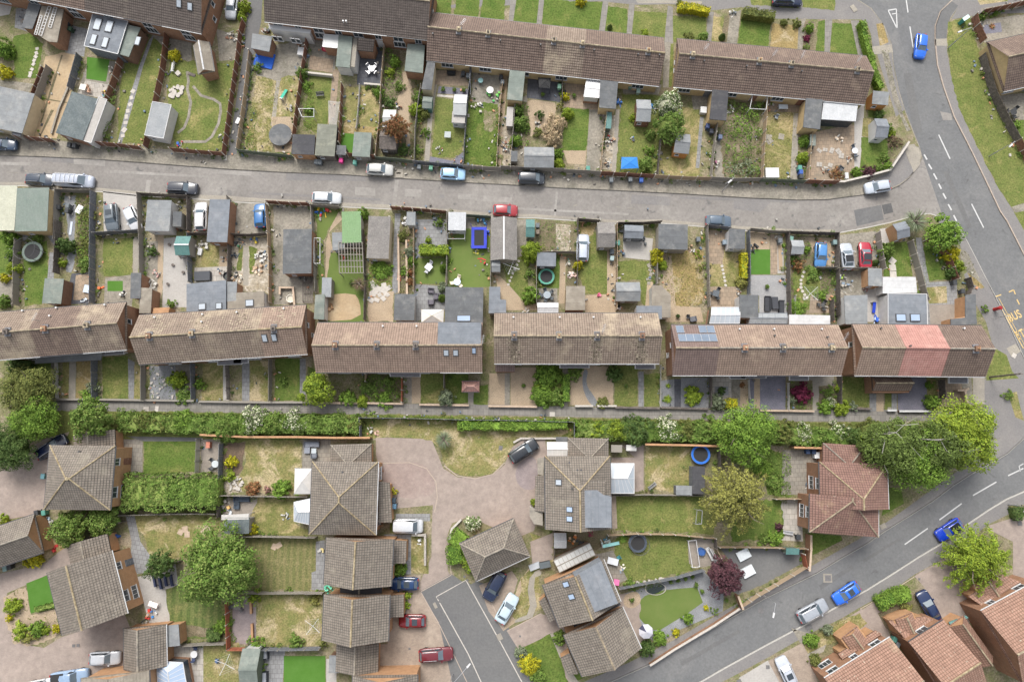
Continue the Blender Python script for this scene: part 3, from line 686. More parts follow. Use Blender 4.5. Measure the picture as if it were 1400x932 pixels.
lay("""
# ---- the closes and gardens south of the footpath
lawn,verge,.2:50,561 470,566 700,569 780,571 1090,577 1180,578 1250,580 1240,640 1190,612 1000,606 780,602 780,600 500,598 300,605 50,600
block_pink,driveway,,,0:-20,640 20,625 60,600 95,590 70,640 62,700 0,712 -20,712
slabs,patio,,,-2:160,600 195,600 195,645 172,648 158,640
lawn_green,lawn,.1:197,602 272,602 272,645 197,648
asphalt,path:172,596 276,598 276,603 196,603
deck,deck:275,600 306,600 304,645 274,645
bark,flower_bed,.1:306,606 335,604 332,640 322,655 306,640
rubble,patio,.1:306,652 330,650 332,672 306,676
lawn_worn,lawn,.15:335,600 412,602 412,660 400,676 332,672 326,655 336,630
slabs,patio:414,600 452,600 452,634 428,636 428,642 413,642
deck,deck,,,4:304,680 352,678 352,692 342,704 340,712 304,705
lawn_dry,lawn,.15:352,680 404,680 404,716 424,726 424,732 340,730 344,705
lawn_worn,lawn,.2:184,704 300,702 302,725 250,770 205,770 198,735 185,720
slabs_grey,path,,,-10:172,705 184,705 192,740 206,760 202,782 188,784 178,770 180,740
concrete_pale,patio:188,788 205,785 240,770 244,800 226,805 234,850 205,855 198,830
lawn_striped,lawn,.15:226,806 270,790 310,830 308,862 296,872 240,874 232,850
soil,flower_bed,.1:232,850 238,868 312,872 312,862
lawn_mown,lawn,.15:340,735 432,735 432,780 424,806 330,806
slabs_grey,patio:432,740 444,738 444,806 426,806 426,782 432,780
block_mauve,patio:318,815 350,815 350,880 318,880
lawn_worn,lawn,.15:351,812 440,814 440,882 351,882
lawn_worn,lawn,.15:278,880 328,876 326,935 278,935
slabs_pale,patio:234,882 278,878 278,935 255,935 234,935
slabs_grey,patio:357,888 390,888 386,935 355,935
turf,lawn:388,896 445,896 445,935 388,935
concrete_pale,patio:446,900 460,900 460,935 446,935
block_pink,close:514,598 530,598 590,600 598,620 606,640 625,652 650,653 675,648 690,635 700,610 705,600 745,600 748,620 735,650 737,700 730,725 706,735 655,712 640,706 618,715 612,730 612,780 617,788 575,810 568,810 590,760 590,725 592,690 540,695 535,660 518,640 514,620
block_warm,driveway,,2:520,632 578,630 596,655 592,680 545,682 522,660
block_mauve,driveway,,2:704,640 722,622 735,628 735,668 718,670 706,660
lawn_worn,verge,.1,1:508,572 590,574 700,578 776,582 776,595 735,600 704,602 690,632 678,646 650,652 622,648 608,636 600,610 585,600 528,596 512,598
slabs_grey,path:541,702 588,702 588,712 541,712
lawn_worn,verge:562,733 574,728 576,735 586,735 586,784 562,783
lawn,verge:533,708 541,708 541,728 533,728
slabs_grey,path:525,730 562,730 562,785 555,785 555,740 525,736
block_tan,driveway:530,786 575,786 575,810 530,810
block_tan,driveway:533,815 574,808 600,850 640,932 580,935 515,920 515,880 530,880
asphalt,pavement:574,808 617,784 640,800 652,794 672,800 705,880 740,940 620,940 600,850
asphalt,close:596,815 637,792 645,800 682,870 720,940 660,940 640,900 620,865
block_tan,driveway:655,800 700,780 708,792 688,862 680,850 668,835
gravel,driveway:688,862 710,795 724,775 735,770 705,850
lawn_worn,verge,.1:725,728 745,735 756,732 757,766 735,780 742,830 710,850 700,842 712,808 712,790 724,778 735,760
concrete,path,,1:736,775 742,785 728,790 736,840 704,852 704,846 726,838 720,795
block_pink,driveway:693,862 738,838 765,845 773,855 745,873 708,886
block_pink,path:765,838 772,858 780,932 790,935 760,935 742,862
lawn_green,front_lawn,.1:707,888 742,872 754,865 778,935 735,940
concrete,path:752,866 758,864 792,932 780,932
lawn_green,lawn:783,920 812,918 790,930
lawn,lawn,.15:842,678 958,678 985,690 975,730 900,725 842,725
lawn_worn,lawn,.15:882,610 945,610 945,668 930,674 882,668
block_pink,patio:848,608 880,608 880,672 836,672 836,625 868,625
block_tan,patio:842,676 844,722 836,722 836,676
lawn,lawn,.2:842,735 920,728 945,732 942,765 948,780 870,795 848,790 838,760
deck,deck:940,738 975,733 985,770 960,775 942,770
gravel_grey,patio:840,815 905,795 960,778 990,810 988,835 930,860 900,880 870,860
turf_dull,lawn:869,831 873,822 882,814 895,809 909,806 930,804 953,802 961,823 940,838 920,850 902,861 890,860 880,851 872,842
block_pink,patio,,2:843,810 870,812 878,830 872,842 886,875 870,880 850,850 842,830
gravel,patio,,2:853,812 872,806 878,822 866,832 852,828
lawn_green,lawn,.2:1040,610 1080,620 1082,680 1050,676
slabs,patio,,,2:1070,615 1120,615 1118,640 1106,676 1068,676
slabs_pale,patio:1066,682 1095,682 1098,740 1068,738
lawn_green,lawn,.2:1000,680 1068,684 1072,735 1000,740
asphalt,yard,.1:982,746 1098,748 1096,770 1040,800 1010,812 990,800 1000,770
lawn_green,verge:1105,728 1150,732 1152,738 1104,762
lawn_green,verge:1214,665 1232,670 1236,688 1205,705
block_pink,driveway:725,740 756,728 756,764 728,775
soil,yard,.1:757,722 835,722 835,738 815,752 762,756
slabs,patio:812,758 838,752 858,792 842,798 836,790
# ---- far left of the bottom closes
block_pink,close:-20,788 62,770 90,745 100,750 98,772 90,780 65,785 45,795 10,810 5,830 15,860 30,880 60,885 85,870 110,862 170,838 180,862 180,935 -20,935
gravel,flower_bed,.2:5,815 36,800 42,840 75,836 82,865 50,882 20,880 8,850
turf,lawn:36,797 64,786 75,828 42,838
gravel,patio:44,840 76,832 80,842 66,853 56,848
straw,flower_bed:60,730 90,748 55,770
# ---- front gardens bottom right
block_pink,driveway:1155,846 1178,832 1195,838 1215,872 1190,890 1160,900
concrete_pale,driveway:1010,926 1050,902 1070,940 1030,950
block_tan,driveway:1050,903 1097,878 1110,905 1120,940 1070,940
lawn_worn,front_lawn,.1:1097,878 1150,848 1175,838 1186,852 1160,870 1105,892
concrete,path:1103,894 1130,880 1126,890 1106,900
block_pink,driveway:1250,787 1330,740 1340,790 1345,815 1320,860 1300,862 1290,848 1262,800
block_pink,driveway:1180,832 1196,822 1210,850 1218,870 1200,880
soil,front_garden:1200,838 1250,812 1258,838 1212,860
block_pink,driveway:1345,720 1440,690 1440,820 1385,790 1385,740
lawn_worn,verge:1378,691 1400,690 1400,705 1382,700
""")
# painted lines on the roads, each a sheet over the asphalt
def paint(s,mat='paint_white',L=8,par=MAIN):
 m=MB();m.face([(q.x,q.y,-.14+.004*L)for q in pts(s)]);struct('road_marking',m,mat,par)
def dash(x0,y0,x1,y1,w=2.0,**k):
 d=math.hypot(x1-x0,y1-y0);nx, ny=-(y1-y0)/d*w/2,(x1-x0)/d*w/2
 paint(f'{x0+nx},{y0+ny} {x1+nx},{y1+ny} {x1-nx},{y1-ny} {x0-nx},{y0-ny}',**k)
for a in((1239.5,0,1242,17,1.6),(1244.5,36,1249,65,1.6),(1284,184,1299.5,217,1.6),(1329,278.5,1345.5,311,1.6),(1264,211,1268,218),(1270,224,1274.5,231),(1277,237,1281.5,245),(1284,251,1287.5,258),(1290,264,1294,271.5),(1297,279,1301.5,287),(1304.5,294,1308.5,302),(1311,308,1315,315),(1379,650,1400,640,1.7),(1331,677,1363,658.5,1.7),(1285,710.5,1315.5,688,1.7),(1237.5,744,1269,722,1.7)):dash(*a)
for a in((1214.5,14,1226,12,1.6),(1226,12,1227,38,1.5),(1215,14.5,1226.5,38,1.5),(1220,19,1226,18,1.3)):dash(*a)
for a in((1394,637,1400,633.5,1.2),(1394,637,1396,644,1.2)):dash(*a)
for a in((1380,399,1386.5,396,1.6),(1386.5,396,1389,402,1.6),(1391,409,1394.5,416,1.6),(1360,406,1369.5,402.5,1.6),(1362,407,1400,476,1.3),(1366,407,1404,476,.7)):dash(*a,mat='paint_yellow')
LT={}
def lettering(word,px,py,ang,size,stretch,mat,L=8):
 c=bpy.data.curves.new('lettering','FONT');c.body=word;c.size=size;c.space_character=1.08;c.offset=.025
 o=bpy.data.objects.new('lettering',c);C.objects.link(o);dg=bpy.context.evaluated_depsgraph_get()
 me=bpy.data.meshes.new_from_object(o.evaluated_get(dg));C.objects.unlink(o);bpy.data.objects.remove(o)
 for p in me.vertices:p.co.z=0
 me.materials.clear();me.materials.append(None)
 p=P(px,py,-.14+.004*L);
 return obj('road_lettering',me,mat,MAIN,p,math.radians(ang),(1,stretch,1))
lettering('BUS',1381,440.5,24,1.15,1.5,'paint_yellow')
lettering('STOP',1392.5,464,24,1.15,1.5,'paint_yellow')
for a in((9,235,25,236,.6),(33,233,37,234,1),(747,278,756,277.5,.6),(784,281,789,280,1.3),(842,282,849,283.5,.7),(858,284,868,285,.6),(986,290,993,291,.6),(483,273,487,274,1)):dash(*a,par=LANE,mat='concrete')
def manhole(px,py,w,h,rot,mat='iron',z=None,par=None):
 p, sx, sy, a=rect(px,py,w,h,rot);m=MB()
 m.box(-sx/2,sx/2,-sy/2,sy/2,0,.02);o=struct('drain_cover',m,mat)
 o.location=(p.x,p.y,.05 if z is None else z);o.rotation_euler=(0,0,a)
for q in((1132,790,12,12,0,'concrete',-.112),(1132.5,790,8,8,0,'iron',-.1),(1040.5,834.5,7,7,10,'iron',-.11),(1346,377,3,4,30,'iron',-.112),(1166,758,9,2,-30,'iron',-.112),(1106,857,9,7,-28,'iron'),(1277,765,9,7,-30,'iron'),(1207,719,8,7,-28,'concrete'),(683,870,7,9,-28,'concrete'),(595,827,4,8,-28,'concrete'),(602,850,4,4,0,'iron'),(635,787.5,3,3,30,'iron'),(639,792.5,3,3,30,'iron'),(599,816.5,3,3,30,'iron'),(601,821.5,3,3,30,'iron'),(560,886,3,3,0,'iron'),(101,882,4,4,0,'iron'),(107,881.5,4,4,0,'iron'),(711,869,2.5,2.5,0,'iron'),(1216,560.5,5,8,0,'concrete'),(755,566,7,6,0,'stone_pale'),(214.5,559,5,8,0,'stone_pale'),(200,559,8,6,0,'slabs_pale'),(546,237.5,10,11,0,'concrete'),(545,237,6,2,0,'iron'),(308,216,5,7,0,'stone_pale'),(1167,12,6,10,-30,'concrete'),(1394,715,6,6,0,'iron'),(1049.5,911,5,5,0,'iron'),(1010,930,6,4,-20,'iron'),(684.5,612,5,6,10,'iron'),(1199,271,2.5,5,0,'iron',-.112),(76,797,2.5,2.5,0,'iron'),(1256.5,791,3,3,0,'iron'),(1386,486,6,6,30,'stone_pale')):manhole(*q)
# pale channel lines round the asphalt close
for s in("596.5,815 637,792.5 683,875 716,936","596.5,815 640,893 658,932 664,945","514,633 560,632 583,640 596,658 598,680 594,700","607,636 625,650 650,654 674,648 690,632"):
 kerb(s,.13,'stone_pale' if s[:5]=='596.5' else 'kerb_tan',.0,.05)
for s in("574,809 617,785.5","706,600 716,599 745,599","613,730 614,760 617,785","575,808 600,852 640,935","1176,832 1212,812 1250,788","693,862 740,838","660,800 690,860"):kerb(s,.1,'kerb_tan',0,.04)
import numpy as np
# ---------------------------------------------------------------- houses
def mesh_window(w,h,n):
 m=MB();f=.06;m.box(-w/2,w/2,-.05,.05,0,f,1);m.box(-w/2,w/2,-.05,.05,h-f,h,1)
 for i in range(n+1):
  x=-w/2+i*(w-f)/n;m.box(x,x+f,-.05,.05,f,h-f,0)
 m.box(-w/2-.05,w/2+.05,-.12,.06,-.05,0,1);return m
def window(par,x,y,z,w,h,rot,n=2,frame='pvc',name='window',glass='glass'):
 o=obj(name,cached(('window',w,h,n),lambda:mesh_window(w,h,n)),frame,par,(x,y,z),rot)
 for i in range(n):
  q=(w-.06)/n-.06
  obj('pane',cached(('pane',round(q,3),h),lambda:MB().box(-q/2,q/2,-.015,.015,.06,h-.06)),glass,o,(-w/2+.06+q/2+i*(w-.06)/n,0,0))
 return o
def door(par,x,y,rot,mat='pvc',w=.9,h=2.0,z=0):
 o=obj('door',cached(('door',w,h),lambda:MB().box(-w/2,w/2,-.05,.05,0,h).box(-w/2+.15,w/2-.15,-.065,-.05,.25,.9).box(-w/2+.15,w/2-.15,-.065,-.05,1.1,h-.2)),mat,par,(x,y,z),rot)
 obj('handle',cached(('handle',),lambda:MB().box(-.02,.02,-.1,-.05,.95,1.1)),'metal',o,(w/2-.12,0,0));return o
def slope(m,a,b,c,d,n,lip=.035):
 """courses between eave a-b and top d-c (points, metres): each course laps over the one above with a small step"""
 a, b, c, d=map(Vector,(a,b,c,d));u=(b-a).normalized();H=((d-a)-u*(d-a).dot(u)).length
 for i in range(n):
  t0, t1=i/n,(i+1)/n
  p, q, r, s=a.lerp(d,t0), b.lerp(c,t0), b.lerp(c,t1), a.lerp(d,t1);up=Vector((0,0,lip))
  uv=lambda k, t:((k-a).dot(u),t*H)
  m.face([p+up,q+up,r,s],[uv(p,t0),uv(q,t0),uv(r,t1),uv(s,t1)])
  m.face([p,q,q+up,p+up],[uv(p,t0),uv(q,t0),uv(q,t0),uv(p,t0)])
class House:pass
def roof_mesh(L,D,e,rise,h0,h1,x0=0,half='ns'):
 m=MB();y=D/2;i0, i1=x0+(h0*y), L-(h1*y);z=e+rise
 n=max(3,round(math.hypot(y,rise)/.36))
 if 's' in half:slope(m,(x0,0,e),(L,0,e),(i1,y,z),(i0,y,z),n)
 if 'n' in half:slope(m,(L,D,e),(x0,D,e),(i0,y,z),(i1,y,z),n)
 if h0:slope(m,(x0,D,e),(x0,0,e),(i0,y,z),(i0,y,z),n)
 if h1:slope(m,(L,0,e),(L,D,e),(i1,y,z),(i1,y,z),n)
 m.face([(x0,0,e-.02),(x0,D,e-.02),(L,D,e-.02),(L,0,e-.02)])
 for p, q in(((x0,0),(L,0)),((L,D),(x0,D)),((L,0),(L,D)),((x0,D),(x0,0))):
  m.face([(*p,e-.18),(*q,e-.18),(*q,e+.03),(*p,e+.03)])
 return m
def ridge_caps(m,a,b,r=.13):
 a, b=Vector(a), Vector(b);n=max(1,round((b-a).length/.9));d=(b-a)/n
 for i in range(n):m.tube(a+d*i,a+d*(i+.97),r*R.uniform(.9,1.05),6)
def gable_roof(par,L,D,e,rise,hips=(0,0),roof='roof_brown',ridge='ridge',ov=(.12,.12),half='ns',rp=1,name='roof'):
 x0, x1=-ov[0], L+ov[1]
 o=obj(name,roof_mesh(x1,D,e,rise,*hips,x0,half),roof,par)
 m=MB();y=D/2;i0, i1=x0+hips[0]*y, x1-hips[1]*y;z=e+rise+.02
 ridge_caps(m,(i0,y,z),(i1,y,z))
 for h, i, x in((hips[0],i0,x0),(hips[1],i1,x1)):
  if h:
   ridge_caps(m,(i,y,z),(x,0,e+.04),.1);ridge_caps(m,(i,y,z),(x,D,e+.04),.1)
 if rp:obj('ridge_tiles',m,ridge,o)
 return o
def body(par,L,D,e,rise,hips,wall,ins=.3,x=(.0,.0),roofed=True,base=-.1):
 m=MB();a, b=ins, D-ins;x0, x1=x[0], L-x[1];y=D/2
 k=rise/y;top=e+ins*k-.05
 if any(hips):top=e-.03
 m.box(x0,x1,a,b,base,top)
 for h, xx in((hips[0],x0),(hips[1],x1)):
  if not h and not any(hips)or(any(hips)and not h):
   pk=e+rise-.09
   q=[(xx,a,top),(xx,b,top),(xx,y,pk)]
   m.face(q,[(p[1],p[2])for p in q])
 return obj('wall',m,wall,par)
def frame_px(p0,p1,p2,e):
 A, B=P(*p0,e), P(*p1,e);u=(B-A);L=u.length;u.normalize();n=Vector((-u.y,u.x,0))
 D=(P(*p2,e)-A).dot(n)if hasattr(p2,'__len__')else p2
 return A, L, D, math.atan2(u.y,u.x), u, n
def house(name,label,p0,p1,p2,e=5.0,rise=2.5,hips=(0,0),roof='roof_brown',wall='brick',ridge='ridge',cat='house',group=None,ov=(.15,.15),wins='sn',units=None,half='ns',gable='',base=-.1):
 A, L, D, a, u, n=frame_px(p0,p1,p2,e)
 h=House();h.L, h.D, h.e, h.rise, h.u, h.n, h.A, h.ang=L, D, e, rise, u, n, Vector((A.x,A.y,0)), a
 h.o=thing(name,label,cat,h.A,a,group)
 fin(h,hips,roof,wall,ridge,ov,wins,half,gable);return h
def fin(h,hips,roof,wall,ridge,ov,wins,half='ns',gable='',x=(.12,.12)):
 h.roof=gable_roof(h.o,h.L,h.D,h.e,h.rise,hips,roof,ridge,ov,half);h.wall=body(h.o,h.L,h.D,h.e,h.rise,hips,wall,x=x)
 L, D, e=h.L, h.D, h.e;up=e>4
 for s in wins:
  y, r=(.3,0)if s=='s' else(D-.3,math.pi)
  k=max(1,int(L/3.0))
  for i in range(k):
   xx=L*(i+.5)/k
   if up:window(h.o,xx,y,e-1.75,1.5 if i%2==0 else 1.0,1.15,r)
   if i%2==0:window(h.o,xx,y,.85,1.8,1.3,r,3)
   else:door(h.o,xx,y,r,R.choice(['pvc','pvc','wood_brown','wood_blue']))
 if 'w' in gable:
  window(h.o,x[0],D*.62,e-1.6,.7,1.0,-math.pi/2,1);window(h.o,x[0],D*.45,1.0,.7,1.0,-math.pi/2,1)
 if 'e' in gable:
  window(h.o,L-x[1],D*.62,e-1.6,.7,1.0,math.pi/2,1);window(h.o,L-x[1],D*.45,1.0,.7,1.0,math.pi/2,1)
 m=MB();m.box(-ov[0],L+ov[1],-.1,.0,e-.12,e-.02,1)
 obj('gutter',m,'pvc' if R.random()<.6 else 'pvc_dark',h.o)
 m=MB();m.box(-ov[0],L+ov[1],D,D+.1,e-.12,e-.02,1);obj('gutter',m,'pvc_dark',h.o)
def loc(h,px,py,z):
 d=P(px,py,z)-h.A;return d.dot(h.u), d.dot(h.n)
def onroof(h,px,py):
 z=h.e+h.rise*.6
 for _ in range(6):
  x, y=loc(h,px,py,z);z=h.e+h.rise*max(0,1-abs(2*y/h.D-1))
 return x, y, z
class Terrace:pass
def terrace(labels,p0,p1,p2,e=5.0,rise=2.45,roofs='roof_brown',wall='brick',ridge='ridge',group=None,gable='we',wins='sn',bounds=None,nroofs=None):
 A, L, D, a, u, n=frame_px(p0,p1,p2,e);N=len(labels);t=Terrace();t.h=[]
 b=bounds or[i/N for i in range(N+1)]
 for i, lb in enumerate(labels):
  h=House();h.L=L*(b[i+1]-b[i]);h.D, h.e, h.rise, h.u, h.n, h.ang=D, e, rise, u, n, a
  q=A+u*(L*b[i]);h.A=Vector((q.x,q.y,0));h.o=thing('terraced_house',lb,'house',h.A,a,group)
  rf=roofs if isinstance(roofs,str)else roofs[i]
  g=('w' if i==0 and 'w' in gable else '')+('e' if i==N-1 and 'e' in gable else '')
  fin(h,(0,0),rf,wall,ridge if isinstance(ridge,str)else ridge[i],(.15 if i==0 else-.004,.15 if i==N-1 else 0),wins,'ns',g,(.12 if i==0 else.003,.12 if i==N-1 else.003))
  t.h.append(h)
 return t
def which(t,px,py):
 if not isinstance(t,Terrace):return t
 for h in t.h:
  x, _, _=onroof(h,px,py)
  if x<=h.L+1e-6:return h
 return t.h[-1]
def chimney(t,px,py,mat='brick',w=.62,d=.85,up=.75,pots=1):
 h=which(t,px,py);x, y, z=onroof(h,px,py);y=h.D/2;x=min(max(x,w/2+.02),h.L-w/2-.02);z=h.e+h.rise
 m=MB().box(-w/2,w/2,-d/2,d/2,-.6,up-.1).box(-w/2-.06,w/2+.06,-d/2-.06,d/2+.06,up-.1,up,1)
 o=obj('chimney',m,mat,h.o,(x,y,z))
 for k in range(pots):
  obj('chimney_pot',cached(('pot',),lambda:MB().cyl(0,0,0,.35,.14,.11,8).cyl(0,0,.33,.355,.085,None,8)),R.choice(['brick_orange','render_cream','wood_dark']),o,(0,(k-(pots-1)/2)*.4,up))
 obj('flashing',cached(('flashing',w,d),lambda:MB().box(-w/2-.12,w/2+.12,-d/2-.3,d/2+.3,-.2,-.02)),'lead',o,(0,0,-.05))
def aerial(t,px,py,ang=40):
 h=which(t,px,py);x, y, z=onroof(h,px,py);m=MB().tube((0,0,0),(0,0,1.5),.03);c, s=math.cos(math.radians(ang)), math.sin(math.radians(ang))
 m.tube((-.3*c,-.3*s,1.4),(1.1*c,1.1*s,1.4),.025)
 for k in range(5):q=k*.22;m.tube((q*c-.25*s,q*s+.25*c,1.4),(q*c+.25*s,q*s-.25*c,1.4),.015,4)
 obj('aerial',m,'metal',h.o,(x,y,h.e+h.rise))
def vent(t,px,py,mat='pvc'):
 h=which(t,px,py);x, y, z=onroof(h,px,py)
 obj('vent_pipe',cached(('vent',),lambda:MB().cyl(0,0,-.1,.4,.09,None,8).cyl(0,0,.4,.47,.13,None,8)),mat,h.o,(x,y,z))
def rooflight(t,px,py,w,hh,glass='glass_pale',frame='dark_metal'):
 h=which(t,px,py);x, y, z=onroof(h,px,py);sgn=1 if y<h.D/2 else-1;k=math.atan2(h.rise,h.D/2)
 o=obj('rooflight',cached(('rooflight',w,hh),lambda:MB().box(-w/2,w/2,-hh/2,hh/2,-.1,.1)),frame,h.o,(x,y,z+.04),(sgn*k,0,0))
 obj('pane',cached(('rlpane',w,hh),lambda:MB().box(-w/2+.09,w/2-.09,-hh/2+.09,hh/2-.09,.09,.115)),glass,o)
def quad(s,z,h):
 q=[]
 for a in s.split():
  x, y=loc(h,*map(float,a.split(',')),z);q.append((x,y))
 ar=sum(q[i-1][0]*q[i][1]-q[i][0]*q[i-1][1]for i in range(len(q)))
 return q if ar>0 else q[::-1]
def shrink(q,d):
 c=(sum(a for a,b in q)/len(q),sum(b for a,b in q)/len(q));out=[]
 for a, b in q:
  v=Vector((a-c[0],b-c[1]));l=v.length;v*=max(0,(l-d*1.4))/l;out.append((c[0]+v.x,c[1]+v.y))
 return out
def ext(h,s,z=2.6,wall='brick',roof='felt_grey',lights=(),name='extension',edge=None,glass='glass_pale'):
 q=quad(s,z,h);o=obj(name,MB().prism(shrink(q,.12),-.1,z-.12),wall,h.o)
 r=obj('flat_roof',MB().prism(q,z-.14,z,1),roof,o)
 if edge:
  m=MB()
  for i in range(len(q)):m.tube((*q[i-1],z),(*q[i],z),.06,4)
  obj('edge_trim',m,edge,o)
 for(px,py,w,d)in lights:
  x, y=loc(h,px,py,z+.15)
  L=obj('rooflight',MB().box(-w/2,w/2,-d/2,d/2,0,.15),'dark_metal',o,(x,y,z))
  obj('rooflight_pane',MB().box(-w/2+.1,w/2-.1,-d/2+.1,d/2-.1,.15,.17),glass,o,(x,y,z))
 return o
def wing(h,p0,p1,p2,e=2.5,rise=1.6,hips=(0,0),roof='roof_grey',wall='brick_orange',ridge='ridge_grey',name='garage'):
 A, L, D, a, u, n=frame_px(p0,p1,p2,e);d=Vector((A.x,A.y,0))-h.A
 g=bpy.data.objects.new(name,None);C.objects.link(g);g.parent=h.o;g.location=(d.dot(h.u),d.dot(h.n),0);g.rotation_euler=(0,0,a-h.ang)
 k=gable_roof(g,L,D,e,rise,hips,roof,ridge,(.1,.1),'ns',0);m=MB();y=D/2;i0, i1=-.1+hips[0]*y, L+.1-hips[1]*y
 ridge_caps(m,(i0,y,e+rise+.02),(i1,y,e+rise+.02))
 for hp, i, x in((hips[0],i0,-.1),(hips[1],i1,L+.1)):
  if hp:ridge_caps(m,(i,y,e+rise+.02),(x,0,e+.04),.1);ridge_caps(m,(i,y,e+rise+.02),(x,D,e+.04),.1)
 obj('ridge_tiles',m,ridge,g)
 body(g,L,D,e,rise,hips,wall,.25);return g
def lean(h,s,z0,z1,roof='roof_grey',wall=None,name='porch_roof'):
 """tiled lean-to: first two pixels on the upper edge (height z1), next two on the lower edge (z0)"""
 p=[tuple(map(float,a.split(',')))for a in s.split()];zz=(z1,z1,z0,z0)
 q=[Vector((*loc(h,*a,z),z))for a,z in zip(p,zz)]
 m=MB();n=max(2,round((q[0]-q[3]).length/.36));slope(m,q[3],q[2],q[1],q[0],n)
 for i in range(4):a, b=q[i-1], q[i];m.face([a-Vector((0,0,.14)),b-Vector((0,0,.14)),b,a])
 m.face([x-Vector((0,0,.14))for x in q])
 o=obj(name,m,roof,h.o)
 if wall:
  c=sum(q,Vector())/4;k=[c+(x-c)*.9 for x in q];m=MB()
  for i in range(4):
   a, b=k[i-1], k[i];m.face([(a.x,a.y,-.1),(b.x,b.y,-.1),(b.x,b.y,b.z-.14),(a.x,a.y,a.z-.14)],[(0,0),((b-a).length,0),((b-a).length,2.5),(0,2.5)])
  obj('porch_wall',m,wall,o)
 return o
def canopy(h,s,z=2.4,mat='pvc',roof='lead'):
 q=quad(s,z,h);o=obj('porch_canopy',MB().prism(q,z-.22,z,1),mat,h.o)
 obj('canopy_top',MB().prism(shrink(q,.1),z,z+.02),roof,o)
def conserv(h,s,z=2.3,rise=.6,glass='polycarb',bar='pvc',n=5,axis=0,name='conservatory',wall='glass',hip=True):
 """glazed room: quad at eaves, hipped glazed roof of single panes between bars"""
 q=quad(s,z,h);o=obj(name,MB().prism(shrink(q,.1),.6,z),wall,h.o)
 obj('dwarf_wall',MB().prism(shrink(q,.06),-.1,.6),'brick',o)
 V=[Vector((*a,z))for a in q];V=V[axis:]+V[:axis]
 a, b, c, d=V[:4];r0=(a+d)/2;r1=(b+c)/2
 if hip:r0=r0.lerp(r1,.0);r1=r1.lerp(r0,.32)
 r0=r0+Vector((0,0,rise));r1=r1+Vector((0,0,rise));B=MB()
 def strip(p,q2,r,s2,k):
  for i in range(k):
   t0, t1=i/k,(i+1)/k
   obj('roof_pane',MB().face([p.lerp(q2,t0),p.lerp(q2,t1),s2.lerp(r,t1),s2.lerp(r,t0)]),glass,o)
   B.tube(p.lerp(q2,t0),s2.lerp(r,t0),.04,4)
  B.tube(q2,r,.05,4);B.tube(p,q2,.06,4)
 strip(a,b,r1,r0,n);strip(c,d,r0,r1,n);strip(b,c,r1,r1,2 if hip else 1);B.tube(r0,r1,.07,5)
 obj('glazing_bars',B,bar,o);return o
# ---------------------------------------------------------------- sheds, garages, greenhouses
def shed(cx,cy,w,h,rot,kind,e,roof,wall,label,name='shed',cat='shed',group='sheds and garages in the gardens',trim=None):
 z=e+(.35 if 'g' in kind else 0)
 p, sx, sy, a=rect(cx,cy,w,h,rot,z);o=thing(name,label,cat,(p.x,p.y,0),a,group)
 X, Y=sx/2, sy/2;rise=min(1.2,max(.3,Y*.42));i=.1
 m=MB();m.box(-X+i,X-i,-Y+i,Y-i,-.05,e)
 if kind=='g':
  for xx in(-X+i,X-i):m.face([(xx,-Y+i,e),(xx,Y-i,e),(xx,0,e+rise-.05)],[(-Y,e),(Y,e),(0,e+rise)])
 obj('wall',m,wall,o)
 if kind=='g':
  for sgn in(-1,1):
   m=MB();z0, z1=e-.03, e+rise;t=.05
   q=[(-X,sgn*Y,z0),(X,sgn*Y,z0),(X,0,z1),(-X,0,z1)];L=math.hypot(Y,rise)
   m.face([(a_,b_,c_+t)for a_,b_,c_ in q],[(-X,0),(X,0),(X,L),(-X,L)]);m.face(q)
   for k in range(4):A, B=q[k-1], q[k];m.face([A,B,(B[0],B[1],B[2]+t),(A[0],A[1],A[2]+t)])
   obj('roof_panel',m,roof,o)
  obj('ridge_strip',MB().box(-X-.01,X+.01,-.1,.1,e+rise+.035,e+rise+.075),trim or roof,o)
 else:
  dz=.25 if kind=='p' else.06
  m=MB();q=[(-X,-Y,e),(X,-Y,e),(X,Y,e+dz),(-X,Y,e+dz)]
  m.face([(a_,b_,c_+.08)for a_,b_,c_ in q],[(-X,-Y),(X,-Y),(X,Y),(-X,Y)]);m.face(q)
  for k in range(4):A, B=q[k-1], q[k];m.face([A,B,(B[0],B[1],B[2]+.08),(A[0],A[1],A[2]+.08)])
  obj('roof',m,roof,o)
  if trim:
   m=MB()
   for k in range(4):A, B=q[k-1], q[k];m.tube((A[0],A[1],A[2]+.09),(B[0],B[1],B[2]+.09),.05,4)
   obj('edge_trim',m,trim,o)
 big=sx*sy>11
 if big:obj('garage_door',MB().box(-min(1.1,X*.7),min(1.1,X*.7),-.04,.04,0,min(2.0,e-.2)),'pvc',o,(0,Y-i,0))
 else:door(o,X*.4 if X>.6 else 0,-Y+i,0,wall,.7,min(1.75,e-.15))
 if X>.7:window(o,-X*.4,-Y+i,.9 if e>1.9 else.6,.6,.6,0,1,'pvc')
 return o
